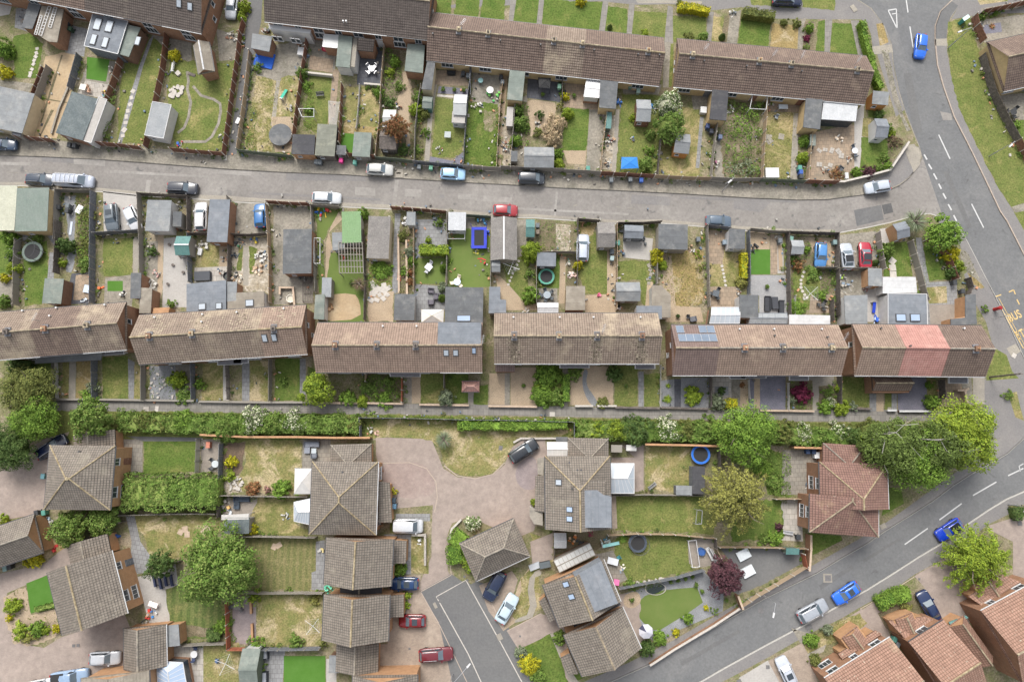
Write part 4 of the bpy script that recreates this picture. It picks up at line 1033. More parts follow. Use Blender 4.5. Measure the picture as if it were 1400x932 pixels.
def greenhouse(cx,cy,w,h,rot,label,e=1.6,glass='polycarb',bar='metal',group='greenhouses in the gardens'):
 p, sx, sy, a=rect(cx,cy,w,h,rot,e+.3);o=thing('greenhouse',label,'greenhouse',(p.x,p.y,0),a,group);X, Y, r=sx/2, sy/2, .5
 B=MB();n=max(2,round(sx/.75))
 for s in(-1,1):
  for k in range(n):
   x0, x1=-X+k*sx/n, -X+(k+1)*sx/n
   obj('roof_pane',MB().face([(x0,s*Y,e),(x1,s*Y,e),(x1,0,e+r),(x0,0,e+r)]),glass,o)
   obj('side_pane',MB().face([(x0,s*Y,0),(x1,s*Y,0),(x1,s*Y,e),(x0,s*Y,e)]),glass,o)
   B.tube((x0,s*Y,0),(x0,s*Y,e),.03,4);B.tube((x0,s*Y,e),(x0,0,e+r),.03,4)
  B.tube((-X,s*Y,e),(X,s*Y,e),.035,4);B.tube((X,s*Y,e),(X,0,e+r),.03,4);B.tube((X,s*Y,0),(X,s*Y,e),.03,4)
 B.tube((-X,0,e+r),(X,0,e+r),.04,4)
 for x in(-X,X):obj('end_pane',MB().face([(x,-Y,0),(x,Y,0),(x,Y,e),(x,0,e+r),(x,-Y,e)]),glass,o)
 obj('frame',B,bar,o);return o
# ---------------------------------------------------------------- fences and walls
ST_F={'b':('wood_brown','post',1.75),'g':('wood_grey','wood_grey',1.7),'t':('wood_tan','post',1.6),'d':('wood_dark','wood_dark',1.7),'k':('wood_blue','wood_grey',1.75),'r':('wood_red','post',1.7),'c':('wood_grey','post',1.7),'w':('wood_white','wood_white',.95),'n':('wood_green','wood_green',1.5),'B':('wood_black','wood_black',1.75)}
FRINGE=[]
def fence_panel():
 m=MB();n=9
 for i in range(n):
  x0, x1=i/n,(i+1)/n;y=.012 if i%2 else-.012
  m.box(x0,x1+.01,y-.012,y+.012,.04,.96+.012*(i%3))
 m.box(0,1,-.03,.03,.93,.955);m.box(0,1,.02,.05,.3,.36);return m
def slat_panel():
 m=MB()
 for i in range(5):m.box(0,1,-.015,.015,.1+i*.18,.22+i*.18)
 return m
def fence(s,style,label,h=None,step=1.83,name='fence',fr=1,slats=False):
 a=pts(s)if isinstance(s,str)else s;pm, po, hh=ST_F[style];h=h or hh
 o=thing(name,label,'fence',a[0],0,'fences between the gardens')
 me=cached(('panel_s',),slat_panel)if slats or style=='w' else cached(('panel',),fence_panel);pe=cached(('post',),lambda:MB().box(-.05,.05,-.05,.05,0,1))
 last=None
 for i in range(len(a)-1):
  p, q=a[i], a[i+1];d=(q-p);L=d.length;n=max(1,round(L/step));g=math.atan2(d.y,d.x)
  for k in range(n+1):
   t=p+d*(k/n)
   if k or i==0:obj('post',pe,po,o,t-a[0],g+R.uniform(-.05,.05),(1,1,h+(.08 if po=='post' else.03)))
   if k<n:
    obj('panel',me,pm,o,t-a[0],g+R.uniform(-.012,.012),(L/n,1,h*R.uniform(.965,1.015)))
    if fr:
     for _ in range(2):w_=p+d*((k+R.random())/n);FRINGE.append((w_.x,w_.y))
 return o
def brickwall(s,label,h=1.6,mat='brick_dark',cope='stone_tan',t=.22,closed=False,name='garden_wall'):
 a=pts(s);o=thing(name,label,'wall',a[0],0,'garden walls');o['kind']='thing'
 if closed:a=a+[a[0]]
 for i in range(len(a)-1):
  p, q=a[i]-a[0], a[i+1]-a[0];d=q-p;L=d.length;g=math.atan2(d.y,d.x)
  obj('wall_section',MB().box(-t/2+.002*i,L+t/2,-t/2,t/2,-.05,h),mat,o,p,g)
  obj('coping',MB().box(-t/2-.02,L+t/2+.02,-t/2-.03,t/2+.03,h,h+.06+.003*(i%3)),cope,o,p,g)
 return o
# ---------------------------------------------------------------- vegetation
rng=np.random.default_rng(5)
def quads_mesh(name,c,nrm,size,asp=.62,extra=None):
 """c: leaf centres, nrm: leaf normals, size: leaf lengths -> one mesh of four-cornered leaves"""
 n=len(c);r=rng.normal(size=(n,3));t=np.cross(nrm,r);t/=np.linalg.norm(t,axis=1)[:,None]+1e-9
 b=np.cross(nrm,t);b/=np.linalg.norm(b,axis=1)[:,None]+1e-9;s=size[:,None]/2
 v=np.stack([c+t*s,c+b*s*asp+nrm*s*.15,c-t*s,c-b*s*asp+nrm*s*.15],1).reshape(-1,3)
 f=np.arange(n*4).reshape(-1,4)
 vs, fs=[tuple(x)for x in v.tolist()],[tuple(x)for x in f.tolist()]
 if extra:
  k=len(vs);vs+=extra[0];fs+=[tuple(i+k for i in q)for q in extra[1]]
 me=bpy.data.meshes.new(name);me.from_pydata(vs,[],fs);me.materials.append(None);me.update();return me
def sphere_pts(n,lo=-1.0):
 z=rng.uniform(lo,1,n);a=rng.uniform(0,2*np.pi,n);r=np.sqrt(np.maximum(0,1-z*z));return np.stack([r*np.cos(a),r*np.sin(a),z],1)
def even_pts(n,lo):
 i=np.arange(n);z=1-(1-lo)*(i+.5)/n;a=i*2.39996+rng.uniform(-.25,.25,n);r=np.sqrt(1-z*z);return np.stack([r*np.cos(a),r*np.sin(a),z],1)
def core(r=.8,n=10,m=6,lo=-.6):
 v, f=[],[]
 for j in range(m+1):
  t=math.pi*(j/m)*.68
  for i in range(n):
   a=2*math.pi*i/n;k=r*R.uniform(.88,1.04);v.append((k*math.sin(t)*math.cos(a),k*math.sin(t)*math.sin(a),k*math.cos(t)))
 for j in range(m):
  for i in range(n):f.append((j*n+i,j*n+(i+1)%n,(j+1)*n+(i+1)%n,(j+1)*n+i))
 return v, f
def crown_mesh(ncl,per,ls,kind='round',lo=-.15,cr=.22,spread=(.66,1.0)):
 d=even_pts(ncl,lo);rad=rng.uniform(*spread,ncl);lob=1+.12*np.sin(3*np.arctan2(d[:,1],d[:,0])+rng.uniform(0,6))+.07*np.sin(5*np.arctan2(d[:,1],d[:,0])+rng.uniform(0,6))
 c=d*(rad*lob)[:,None];cs=rng.uniform(.55,1.35,ncl)*cr
 o=sphere_pts(ncl*per,-.25);ci=np.repeat(np.arange(ncl),per)
 pos=c[ci]+o*(cs[ci]*rng.uniform(.55,1.08,ncl*per))[:,None]
 nr=o*.9+d[ci]*.2+np.array([0,0,.4])+rng.normal(scale=.38,size=o.shape);nr/=np.linalg.norm(nr,axis=1)[:,None]
 sz=ls*rng.uniform(.65,1.35,ncl*per)
 return quads_mesh('crown',pos,nr,sz,.62,core(.66)if kind=='round' else None)
def spiky_mesh(nb,L,wd,up=.5):
 V, Fc=[],[]
 for i in range(nb):
  a=rng.uniform(0,2*np.pi);e=rng.uniform(.1,1.3)*up;l=L*rng.uniform(.6,1);c, s=math.cos(a), math.sin(a);k=len(V)
  for j, t in enumerate((0,.35,.7,1)):
   r=l*t*math.cos(e*(1-.7*t));z=l*t*math.sin(e)-l*.45*t*t*(1-e*.4);w_=wd*(.6,1,.7,.08)[j]
   V+=[(r*c-s*w_,r*s+c*w_,z),(r*c+s*w_,r*s-c*w_,z)]
  for j in range(3):Fc.append((k+2*j,k+2*j+1,k+2*j+3,k+2*j+2))
 me=bpy.data.meshes.new('blades');me.from_pydata(V,[],Fc);me.materials.append(None);me.update();return me
def cone_mesh(n,ls):
 z=rng.uniform(0,1,n);a=rng.uniform(0,2*np.pi,n);r=np.sqrt(1-z)*rng.uniform(.85,1.04,n)
 p=np.stack([r*np.cos(a),r*np.sin(a),z],1);nr=np.stack([np.cos(a),np.sin(a),.7+0*a],1)+rng.normal(scale=.3,size=(n,3));nr/=np.linalg.norm(nr,axis=1)[:,None]
 return quads_mesh('crown',p,nr,ls*rng.uniform(.7,1.3,n),.5,core(.9))
def spray_mesh(nbr,per,ls):
 P_, N_=[],[]
 for i in range(nbr):
  a=i*2.39996;z0=rng.uniform(-.3,.9);l=rng.uniform(.5,1.22)*math.sqrt(max(.12,1-max(0,z0)**2*.75))
  t=rng.uniform(.12,1,per)**.8;w_=.014+.062*np.sin(t*3.0)
  x=t*l*math.cos(a)+rng.normal(scale=1,size=per)*w_*.8;y=t*l*math.sin(a)+rng.normal(scale=1,size=per)*w_*.8
  zz=z0*.75+.42*t-.6*t*t+rng.normal(scale=.035,size=per);P_.append(np.stack([x,y,zz],1))
  n_=np.stack([.35*math.cos(a)+0*t,.35*math.sin(a)+0*t,.8+0*t],1)+rng.normal(scale=.4,size=(per,3));N_.append(n_)
 p, n_=np.concatenate(P_), np.concatenate(N_);n_/=np.linalg.norm(n_,axis=1)[:,None]
 return quads_mesh('crown',p,n_,ls*rng.uniform(.6,1.4,len(p)),.4)
CR={}
def proto(kind,size):
 k=(kind,size)
 if k not in CR:
  t={'s':(16,26,.28),'m':(28,40,.18),'l':(52,56,.115),'x':(110,100,.062)}[size]
  if kind=='round':CR[k]=[crown_mesh(*t)for _ in range(3)]
  elif kind=='loose':CR[k]=[crown_mesh(int(t[0]*.8),t[1],t[2],'loose',-.1,.24,(.35,.98))for _ in range(3)]
  elif kind=='spike':CR[k]=[spiky_mesh({'s':60,'m':110,'l':220,'x':300}[size],1,{'s':.05,'m':.04,'l':.022,'x':.02}[size])for _ in range(2)]
  elif kind=='cone':CR[k]=[cone_mesh({'s':500,'m':1100,'l':2400,'x':4000}[size],t[2]*.9)for _ in range(2)]
  elif kind=='spray':CR[k]=[spray_mesh({'s':20,'m':34,'l':58,'x':92}[size],{'s':25,'m':45,'l':80,'x':130}[size],t[2]*1.05)for _ in range(2)]
 return R.choice(CR[k])
def trunk(par,h,r,sp,mat='bark_wood'):
 m=MB();m.tube((0,0,-.1),(.1,.05,h*.55),r,7,r*.7)
 for k in range(6):
  a=k*1.05+R.random();l=sp*R.uniform(.45,.75);p=Vector((.1,.05,h*R.uniform(.35,.55)));q=Vector((math.cos(a)*l,math.sin(a)*l,h*R.uniform(.6,.85)))
  m.tube(p,q,r*.5,5,r*.16);m.tube(q,q+Vector((math.cos(a+.6)*l*.35,math.sin(a+.6)*l*.35,h*.1)),r*.16,4,r*.06)
 obj('trunk',m,mat,par)
def tree(cx,cy,rp,h,lf,label,kind='round',sq=1.0,group='trees among the houses',name='tree',cat='tree',bark='bark_wood',rot=None):
 p, sx, sy, _=rect(cx,cy,2*rp,2*rp,0,h*.62);r=sx/2;a=R.uniform(0,6.28)if rot is None else rot
 o=thing(name,label,cat,(p.x,p.y,0),a,group);z0=h*(.42 if kind!='cone' else.12);size='x' if r>3 else 'l'
 trunk(o,h,.09+r*.045,r,bark);obj('crown',proto(kind,size),lf,o,(0,0,z0),0,(r,r*sq,(h-z0)/(1.0 if kind!='spray' else.85)));return o
def bush(cx,cy,rp,h,lf,label,kind='round',sq=1.0,rot=None,group='bushes and plants in the gardens',name='bush',cat='bush'):
 p, sx, _, _=rect(cx,cy,2*rp,2*rp,0,h*.5);r=sx/2;a=R.uniform(0,6.28)if rot is None else-math.radians(rot)
 size='s' if r<.75 else 'm' if r<1.5 else 'l' if r<3.2 else 'x';z0=h*.12 if kind!='spike' else.1
 o=obj(name,proto(kind,size),lf,None,(p.x,p.y,z0),a,(r,r*sq,(h-z0)if kind!='spike' else max(h,.5)*1.0));return tag(o,label,cat,group)
def scatter(poly,n,size,h,mat,name,kind='stuff',lumps=0,zvar=1.0):
 """ground plants nobody could count: leaves heaped in low lumps over a polygon of pixels"""
 a=[tuple(q[:2])for q in pts(poly)];x0, x1=min(q[0]for q in a), max(q[0]for q in a);y0, y1=min(q[1]for q in a), max(q[1]for q in a)
 q=rng.uniform((x0,y0),(x1,y1),(n*3,2));q=np.array([t for t in q if inside(t,a)][:n])
 if len(q)==0:return
 hh=h*np.ones(len(q))
 if lumps:
  c=q[rng.integers(0,len(q),lumps)];rr=rng.uniform(.4,1.1,lumps);d=np.linalg.norm(q[:,None]-c[None],axis=2)/rr
  hh=h*np.clip(1.15-d.min(1)**2,.05,1);keep=rng.random(len(q))<np.clip(hh/h+.25,0,1);q, hh=q[keep], hh[keep]
 z=hh*(1-zvar*rng.random(len(q))**2*.8)+.03;p=np.column_stack([q,z]);nr=rng.normal(scale=.5,size=p.shape)+[0,0,1];nr/=np.linalg.norm(nr,axis=1)[:,None]
 o=obj(name,quads_mesh(name,p,nr,size*rng.uniform(.6,1.4,len(p))),mat);o['kind']=kind;return o
def hedge(s,wpx,h,lf,label,name='hedge',dens=80,ls=.22,top=1.0,bump=.22):
 """clipped hedge along a line of pixels (taken at its top)"""
 a=pts(s,h*.8);g0=Vector((a[0].x,a[0].y,0));wd=(P(700+wpx,466,h)-P(700,466,h)).x
 o=thing(name,label,'hedge',g0,0,'hedges');pp, nn=[],[];m=MB()
 for i in range(len(a)-1):
  d=a[i+1]-a[i];d.z=0;L=d.length;u=np.array([d.x/L,d.y/L,0]);v=np.array([-d.y/L,d.x/L,0]);b=np.array([a[i].x-g0.x,a[i].y-g0.y,0])
  for fc, ar in(('t',L*wd),('s',L*h*.6),('q',L*h*.6),('e',wd*h*.5)):
   k=int(dens*ar)+3;x=rng.uniform(-.05,L+.05,k);y=rng.uniform(-.5,.5,k)*wd;z=h*top*(1+.07*np.sin(x*2.1+i)+.05*np.sin(x*5.3))-rng.random(k)**2*.22+bump*(np.sin(x*3.1+1.3*np.sin(y*2.3))*np.cos(y*3.4+x*.7)+.5*np.sin(x*6.1+y*5.2))*.5
   nr=np.tile([0,0,1.],(k,1))
   if fc in 'sq':sg=1 if fc=='s' else-1;y=sg*(wd/2+rng.normal(scale=.06,size=k));z=rng.uniform(.1,h,k);nr=np.tile(v*sg,(k,1))
   if fc=='e':x=np.where(rng.random(k)<.5,0,L)+rng.normal(scale=.06,size=k);z=rng.uniform(.1,h,k)
   y=y*(1+.1*np.sin(x*1.7)+.06*np.sin(x*4.1))
   pp.append(b+u*x[:,None]+v*y[:,None]+np.array([0,0,1])*z[:,None]);nn.append(nr+rng.normal(scale=.45,size=(k,3)))
  B=Vector(b);U, W=Vector(u), Vector(v);e=wd*.38
  q=[B-W*e,B+U*L-W*e,B+U*L+W*e,B+W*e];m.prism([(t.x,t.y)for t in q],0,h*.86+.01*i)
 n_=np.concatenate(nn);n_/=np.linalg.norm(n_,axis=1)[:,None];p=np.concatenate(pp)
 obj('foliage',quads_mesh('foliage',p,n_,ls*rng.uniform(.65,1.35,len(p))),lf,o);obj('stems',m,lf,o);return o
# ---------------------------------------------------------------- cars
def section_loft(secs,n=5):
 """secs: (x, half width at sill, half width at shoulder, shoulder z, centre z, bottom z)"""
 m=MB();rows=[]
 for x, w0, w1, zs, zc, zb in secs:
  h=[(w0*.9,zb),(w0,zb+.12),(w1+.02,(zb+zs)*.55),(w1,zs-.04),(w1*.94,zs),(w1*.6,zs+(zc-zs)*.75),(0,zc)]
  rows.append([(x,y,z)for y,z in h]+[(x,-y,z)for y,z in h[-2::-1]])
 for a, b in zip(rows,rows[1:]):
  for i in range(len(a)-1):m.face([a[i],b[i],b[i+1],a[i+1]])
  m.face([a[-1],b[-1],b[0],a[0]])
 m.face(rows[0][::-1]);m.face(rows[-1]);return m
CAR={'hatch':(4.0,1.74,1.48,.93,.27,.43,.86,.97,.93),'saloon':(4.5,1.78,1.43,.92,.29,.45,.76,.88,.92),'estate':(4.7,1.82,1.5,.95,.28,.43,.9,.975,.95),'suv':(4.5,1.86,1.68,1.05,.27,.41,.9,.975,1.05),'mpv':(4.35,1.82,1.65,1.02,.20,.36,.92,.98,1.02),'van':(4.9,1.92,1.9,1.15,.17,.31,.975,.995,1.15),'pickup':(5.1,1.88,1.75,1.08,.26,.38,.56,.6,1.05)}
def car_meshes(kind):
 if('car',kind)in CACHE:return CACHE[('car',kind)]
 L, W, H, bz, ws, rf, rr, tb, bt=CAR[kind];w=W/2;X=lambda f:L/2-f*L
 f=[0,.012,.04,.09,.16,ws,.5,.72,.86,.94,.975,1];wf=[.70,.80,.90,.955,.985,1,1,1,.98,.94,.88,.80]
 zs=[.52,.60,.68,.73,.78,bz-.02,bz,bz,bt,bt-.02,bt-.06,bt-.16];zc=[.55,.66,.76,.82,.88,bz+.05,bz+.05,bz+.05,bt+.04,bt+.02,bt-.01,bt-.12]
 zs=[z if i>4 else z*(bz/.93)for i,z in enumerate(zs)];zc=[z if i>4 else z*(bz/.93)for i,z in enumerate(zc)]
 body_=section_loft([(X(a),w*b*.97,w*b,s,c,.2)for a,b,s,c in zip(f,wf,zs,zc)])
 rw, bw_=w*.70, w*.90;q=lambda fx, y, z:(X(fx),y,z)
 tr=MB();P4={}
 st_=[(rf,.92),(rf+.04,1),((rf+rr)/2,1.02),(rr-.03,.99),(rr,.92)]
 for(a,s1),(b,s2)in zip(st_,st_[1:]):
  z=lambda t:H-.03-.05*abs((t-(rf+rr)/2)/(rr-rf)*2)**2
  ys=(-1,-.9,-.5,0,.5,.9,1);dz=(-.07,-.015,.015,.03,.015,-.015,-.07)
  for i in range(6):tr.face([q(a,rw*s1*ys[i],z(a)+dz[i]),q(a,rw*s1*ys[i+1],z(a)+dz[i+1]),q(b,rw*s2*ys[i+1],z(b)+dz[i+1]),q(b,rw*s2*ys[i],z(b)+dz[i])])
 zf, zr=H-.1-.03, H-.1-.03
 lf, rg=[],[]
 c=MB()
 A=[q(ws,bw_*.86,bz),q(ws,-bw_*.86,bz),q(tb,-bw_*.9,bt-.01),q(tb,bw_*.9,bt-.01)];T=[q(rf,rw*.92,zf),q(rf,-rw*.92,zf),q(rr,-rw*.92,zr),q(rr,rw*.92,zr)]
 B1=[q(.44,bw_,bz),q(.44,-bw_,bz)];T1=[q((rf+rr)/2,rw*1.02,H-.1),q((rf+rr)/2,-rw*1.02,H-.1)]
 for i, j in((0,1),(2,3)):c.face([A[i],A[j],T[j],T[i]])
 c.face([A[0],B1[0],T1[0],T[0]]);c.face([B1[0],A[3],T[3],T1[0]]);c.face([A[1],B1[1],T1[1],T[1]]);c.face([B1[1],A[2],T[2],T1[1]])
 for m_ in(c,tr):
  n=len(body_.v);body_.v+=m_.v;body_.f+=[tuple(i+n for i in g_)for g_ in m_.f];body_.u+=m_.u
 def inset(p,k,out):
  c_=sum((Vector(x)for x in p),Vector())/4;nn=(Vector(p[1])-Vector(p[0])).cross(Vector(p[2])-Vector(p[0])).normalized()
  if nn.dot(c_-Vector((0,0,.4)))<0:nn=-nn
  return[c_+(Vector(x)-c_)*k+nn*out for x in p]
 d={'body':body_.mesh('body',True,True)}
 d['windscreen']=MB().face(inset([A[0],A[1],T[1],T[0]],.92,.012)).mesh('windscreen')
 d['rear_window']=MB().face(inset([A[3],A[2],T[2],T[3]],.84,.012)).mesh('rear_window')
 for nm, s in(('side_window',0),('side_window_2',1)):
  m=MB();m.face(inset([A[s],B1[s],T1[s],T[s]],.86,.012));
  if kind not in('van','pickup'):m.face(inset([B1[s],A[3-s],T[3-s],T1[s]],.84,.012))
  d[nm]=m.mesh('side_window')
 y=w*.8
 for s, t in((1,''),(-1,'2')):
  m=MB();m.face([(X(.008),s*y*.7,.56*bz/.93),(X(.03),s*y*1.06,.58*bz/.93),(X(.075),s*y*1.12,.75*bz/.93),(X(.05),s*y*.75,.75*bz/.93)]);d['headlight'+t]=inset_up(m).mesh('headlight')
  m=MB().box(X(.999)-.03,X(.975),s*y*.75-.14,s*y*.75+.14,bt-.32,bt-.06);d['tail_light'+t]=m.mesh('tail_light')
  m=MB().box(X(ws+.055)-.09,X(ws+.055)+.09,s*(w+.02)-.1,s*(w+.02)+.1,bz-.02,bz+.13,1);d['wing_mirror'+t]=m.mesh('wing_mirror')
 m=MB();n=14
 r=.32
 for sgn in(1,-1):m.face([(r*math.cos(2*math.pi*i/n),sgn*.1,r*math.sin(2*math.pi*i/n))for i in range(n)][::sgn])
 for i in range(n):
  a, b=2*math.pi*i/n, 2*math.pi*(i+1)/n;m.face([(r*math.cos(a),-.1,r*math.sin(a)),(r*math.cos(b),-.1,r*math.sin(b)),(r*math.cos(b),.1,r*math.sin(b)),(r*math.cos(a),.1,r*math.sin(a))])
 d['wheel']=m.mesh('wheel');CACHE[('car',kind)]=d;return d
def inset_up(m):
 m.v=[(x+.012,y,z+.012)for x,y,z in m.v];return m
def car(cx,cy,rot,kind,col,label,L=None,extra='',z=0,roof=None):
 """rot: heading of the bonnet, degrees clockwise from the photo's right"""
 p, _, _, a=rect(cx,cy,40,18,rot,.9+z);d=car_meshes(kind);Lm, W, H, bz, ws, rf, rr, tb, bt=CAR[kind]
 o=thing('parked_car' if kind not in('van','pickup')else 'parked_'+kind,label,'car' if kind not in('van','pickup')else kind,(p.x,p.y,z),a,'parked cars and vans');k=(L or Lm)/Lm;o.scale=(k,.96+.04*k,1)
 paint_=col+'/2'
 obj('body',d['body'],paint_,o);gl='glass' if 'p' not in extra else 'glass_pale'
 obj('windscreen',d['windscreen'],'car_glass',o);obj('rear_window',d['rear_window'],'car_glass',o);obj('side_window',d['side_window'],'glass',o);obj('side_window',d['side_window_2'],'glass',o)
 for t in('','2'):
  obj('headlight',d['headlight'+t],'lamp_clear',o);obj('tail_light',d['tail_light'+t],'lamp_red',o);obj('wing_mirror',d['wing_mirror'+t],paint_,o)
 X=lambda f:Lm/2-f*Lm
 for f in(.19,.80):
  for s in(1,-1):obj('wheel',d['wheel'],'rubber',o,(X(f),s*(W/2-.13),.32))
 if 'r' in extra:
  for s in(1,-1):obj('roof_rail',MB().tube((X(rf+.04),s*W*.31,H+.03),(X(rr-.04),s*W*.31,H+.03),.025,5),'metal',o)
 if 's' in extra:obj('sunroof',MB().box(X((rf+rr)/2+.07),X((rf+rr)/2-.12),-W*.24,W*.24,H-.005,H+.012),'glass',o)
 if 'b' in extra:
  for f in(.4,.52,.64,.76,.88):obj('roof_bar',MB().tube((X(f),-W*.36,H+.07),(X(f),W*.36,H+.07),.03,5),'metal',o)
  for s in(1,-1):obj('roof_rail',MB().tube((X(.36),s*W*.36,H+.07),(X(.92),s*W*.36,H+.07),.03,5),'pvc',o)
 if kind=='pickup':
  obj('load_bed',MB().box(X(.965),X(.62),-W*.38,W*.38,bt-.1,bt+.07),'rubber',o)
 if roof:obj('roof_panel',MB().box(X(rr-.03),X(rf+.04),-W*.31,W*.31,H-.01,H+.022),roof+'/1',o)
 return o
plain('car_glass',(.10,.13,.155),.06,.1,1,0,.7);plain('lamp_clear',(.5,.5,.5),.15,.05,2,0,.6);plain('lamp_red',(.3,.02,.02),.3)  # car_glass: sky reflection put into the base colour of windscreens and rear windows
# ---------------------------------------------------------------- garden things
def place(cx,cy,rot=0,z=0.0):
 p, _, _, a=rect(cx,cy,10,10,rot,z);return Vector((p.x,p.y,0)), a
G_F='garden furniture'
def bin_(cx,cy,rot,col,label,lid=None):
 p, a=place(cx,cy,rot,1.0);o=thing('wheelie_bin',label,'wheelie bin',p,a,'wheelie bins')
 obj('body',cached(('bin',),lambda:MB().prism([(-.2,-.24),(.2,-.24),(.2,.24),(-.2,.24)],.08,.98,0,[(-.28,-.34),(.28,-.34),(.28,.34),(-.28,.34)])),col,o)
 obj('lid',cached(('binlid',),lambda:MB().prism([(-.3,-.37),(.3,-.37),(.3,.37),(-.3,.37)],.98,1.06,0,[(-.25,-.3),(.25,-.3),(.25,.33),(-.25,.33)])),lid or col,o)
 for s in(-.26,.26):obj('wheel',cached(('binwheel',),lambda:MB().box(-.03,.03,-.1,.1,0,.2)),'rubber',o,(s,.3,0))
def chair_parts(o,x,y,rot,mat='metal',s=.24):
 """one garden chair as its own parts on its thing"""
 obj('seat',cached(('seat',s),lambda:MB().box(-s,s,-s,s,.4,.45,1)),mat,o,(x,y,0),rot)
 obj('backrest',cached(('cback',s),lambda:MB().box(-s,s,s-.02,s+.04,.45,.92,1)),mat,o,(x,y,0),rot)
 for a, b in((-1,-1),(1,-1),(1,1),(-1,1)):obj('leg',cached(('cleg',),lambda:MB().box(-.02,.02,-.02,.02,0,.4)),mat,o,(x+(a*math.cos(rot)-b*math.sin(rot))*(s-.03),y+(a*math.sin(rot)+b*math.cos(rot))*(s-.03),0))
def chair(cx,cy,rot,mat,label):
 p, a=place(cx,cy,rot,.5);o=thing('garden_chair',label,'chair',p,a,'garden chairs');chair_parts(o,0,0,0,mat)
def table(cx,cy,rot,w,d,mat,label,rnd=False,h=.73):
 p, a=place(cx,cy,rot,h);o=thing('garden_table',label,'table',p,a,'garden tables')
 obj('table_top',MB().cyl(0,0,h-.04,h,w/2,None,20,1)if rnd else MB().box(-w/2,w/2,-d/2,d/2,h-.04,h,1),mat,o)
 k=w*.3 if rnd else w/2-.07;k2=w*.3 if rnd else d/2-.07
 for i, j in((-1,-1),(1,-1),(1,1),(-1,1)):obj('leg',cached(('tleg',h),lambda:MB().box(-.025,.025,-.025,.025,0,h-.04)),mat,o,(i*k,j*k2,0))
def dining(cx,cy,rot,w,d,mat,label,n=4,rnd=False,cm=None,clab=None):
 table(cx,cy,rot,w,d,mat,label,rnd);p, a=place(cx,cy,rot,.6)
 for i in range(n):
  g=2*math.pi*(i+.5)/n+.2;x, y=(w/2+.25)*math.cos(g),((w if rnd else d)/2+.25)*math.sin(g)
  q=p+Vector((x*math.cos(a)-y*math.sin(a),x*math.sin(a)+y*math.cos(a),0))
  side=['right','upper right','upper','upper left','left','lower left','lower','lower right'][round((a+g)/(math.pi/4))%8]
  o=thing('garden_chair',clab+', '+side+' side','chair',q,a+g-math.pi/2,'garden chairs');chair_parts(o,0,0,0,cm or mat)
def sofa(cx,cy,rot,L,D,mat,label,cush='c8c8cc',corner=0,name='garden_sofa'):
 p, a=place(cx,cy,rot,.5);o=thing(name,label,'sofa',p,a,G_F)
 obj('base',MB().box(-L/2,L/2,-D/2,D/2,.05,.32,1),mat,o);n=max(1,round(L/.65))
 obj('backrest',MB().box(-L/2,L/2,D/2-.14,D/2,.32,.72,1),mat,o)
 for s in(-1,1):obj('armrest',MB().box(s*L/2-.06,s*L/2+.06,-D/2,D/2-.15,.32,.55,1),mat,o)
 for i in range(n):x0=-L/2+.08+i*(L-.16)/n;obj('cushion',MB().box(x0+.01,x0+(L-.16)/n-.01,-D/2+.03,D/2-.16,.32,.44),cush,o)
 if corner:obj('chaise',MB().box(-L/2,-L/2+D,-D/2-corner,-D/2-.01,.05,.40,1),cush,o)
def bench(cx,cy,rot,L,mat,label,back=True):
 p, a=place(cx,cy,rot,.5);o=thing('garden_bench',label,'bench',p,a,G_F)
 for i in range(4):obj('slat',cached(('bslat',L),lambda:MB().box(-L/2,L/2,-.05,.05,.42,.45,1)),mat,o,(0,-.18+i*.12,0))
 if back:
  for i in range(3):obj('backrest_slat',cached(('bbslat',L),lambda:MB().box(-L/2,L/2,-.015,.015,0,.09,1)),mat,o,(0,.24,.52+i*.13))
 for s in(-1,1):obj('leg_frame',cached(('bleg',),lambda:MB().box(-.03,.03,-.22,-.16,0,.42).box(-.03,.03,.2,.26,0,.85).box(-.03,.03,-.22,.26,.36,.42)),mat,o,(s*(L/2-.1),0,0))
def trampoline(cx,cy,rp,label,pad='3558a8',net=False,h=.8,mat_='rubber',tall=1.8,cover=False):
 p, sx, _, _=rect(cx,cy,2*rp,2*rp,0,h);r=sx/2;o=thing('trampoline',label,'trampoline',(p.x,p.y,0),0,'trampolines and pools')
 obj('jumping_mat',MB().cyl(0,0,h-.02,h,r*(.78 if not cover else 1),None,28,1),mat_,o)
 if not cover:
  m=MB();n=28
  for i in range(n):
   A, B=2*math.pi*i/n, 2*math.pi*(i+1)/n;f=lambda k, t, z:(k*r*math.cos(t),k*r*math.sin(t),z)
   m.face([f(.77,A,h+.01),f(1,A,h+.03),f(1,B,h+.03),f(.77,B,h+.01)]);m.face([f(1,A,h+.03),f(1,A,h-.12),f(1,B,h-.12),f(1,B,h+.03)])
  obj('pad',m,pad,o)
 obj('frame_ring',MB().ring(0,0,h-.08,r,.035,28),'metal',o)
 for i in range(6):
  A=math.pi*i/3;x, y=r*math.cos(A), r*math.sin(A);obj('leg',MB().tube((x,y,0),(x,y,h-.05),.03),'metal',o)
  if net:obj('net_pole',MB().tube((x*1.02,y*1.02,h),(x*1.04,y*1.04,h+tall),.035),'dark_metal',o)
 if net:obj('top_ring',MB().ring(0,0,h+tall,r*1.04,.03,28),'dark_metal',o)
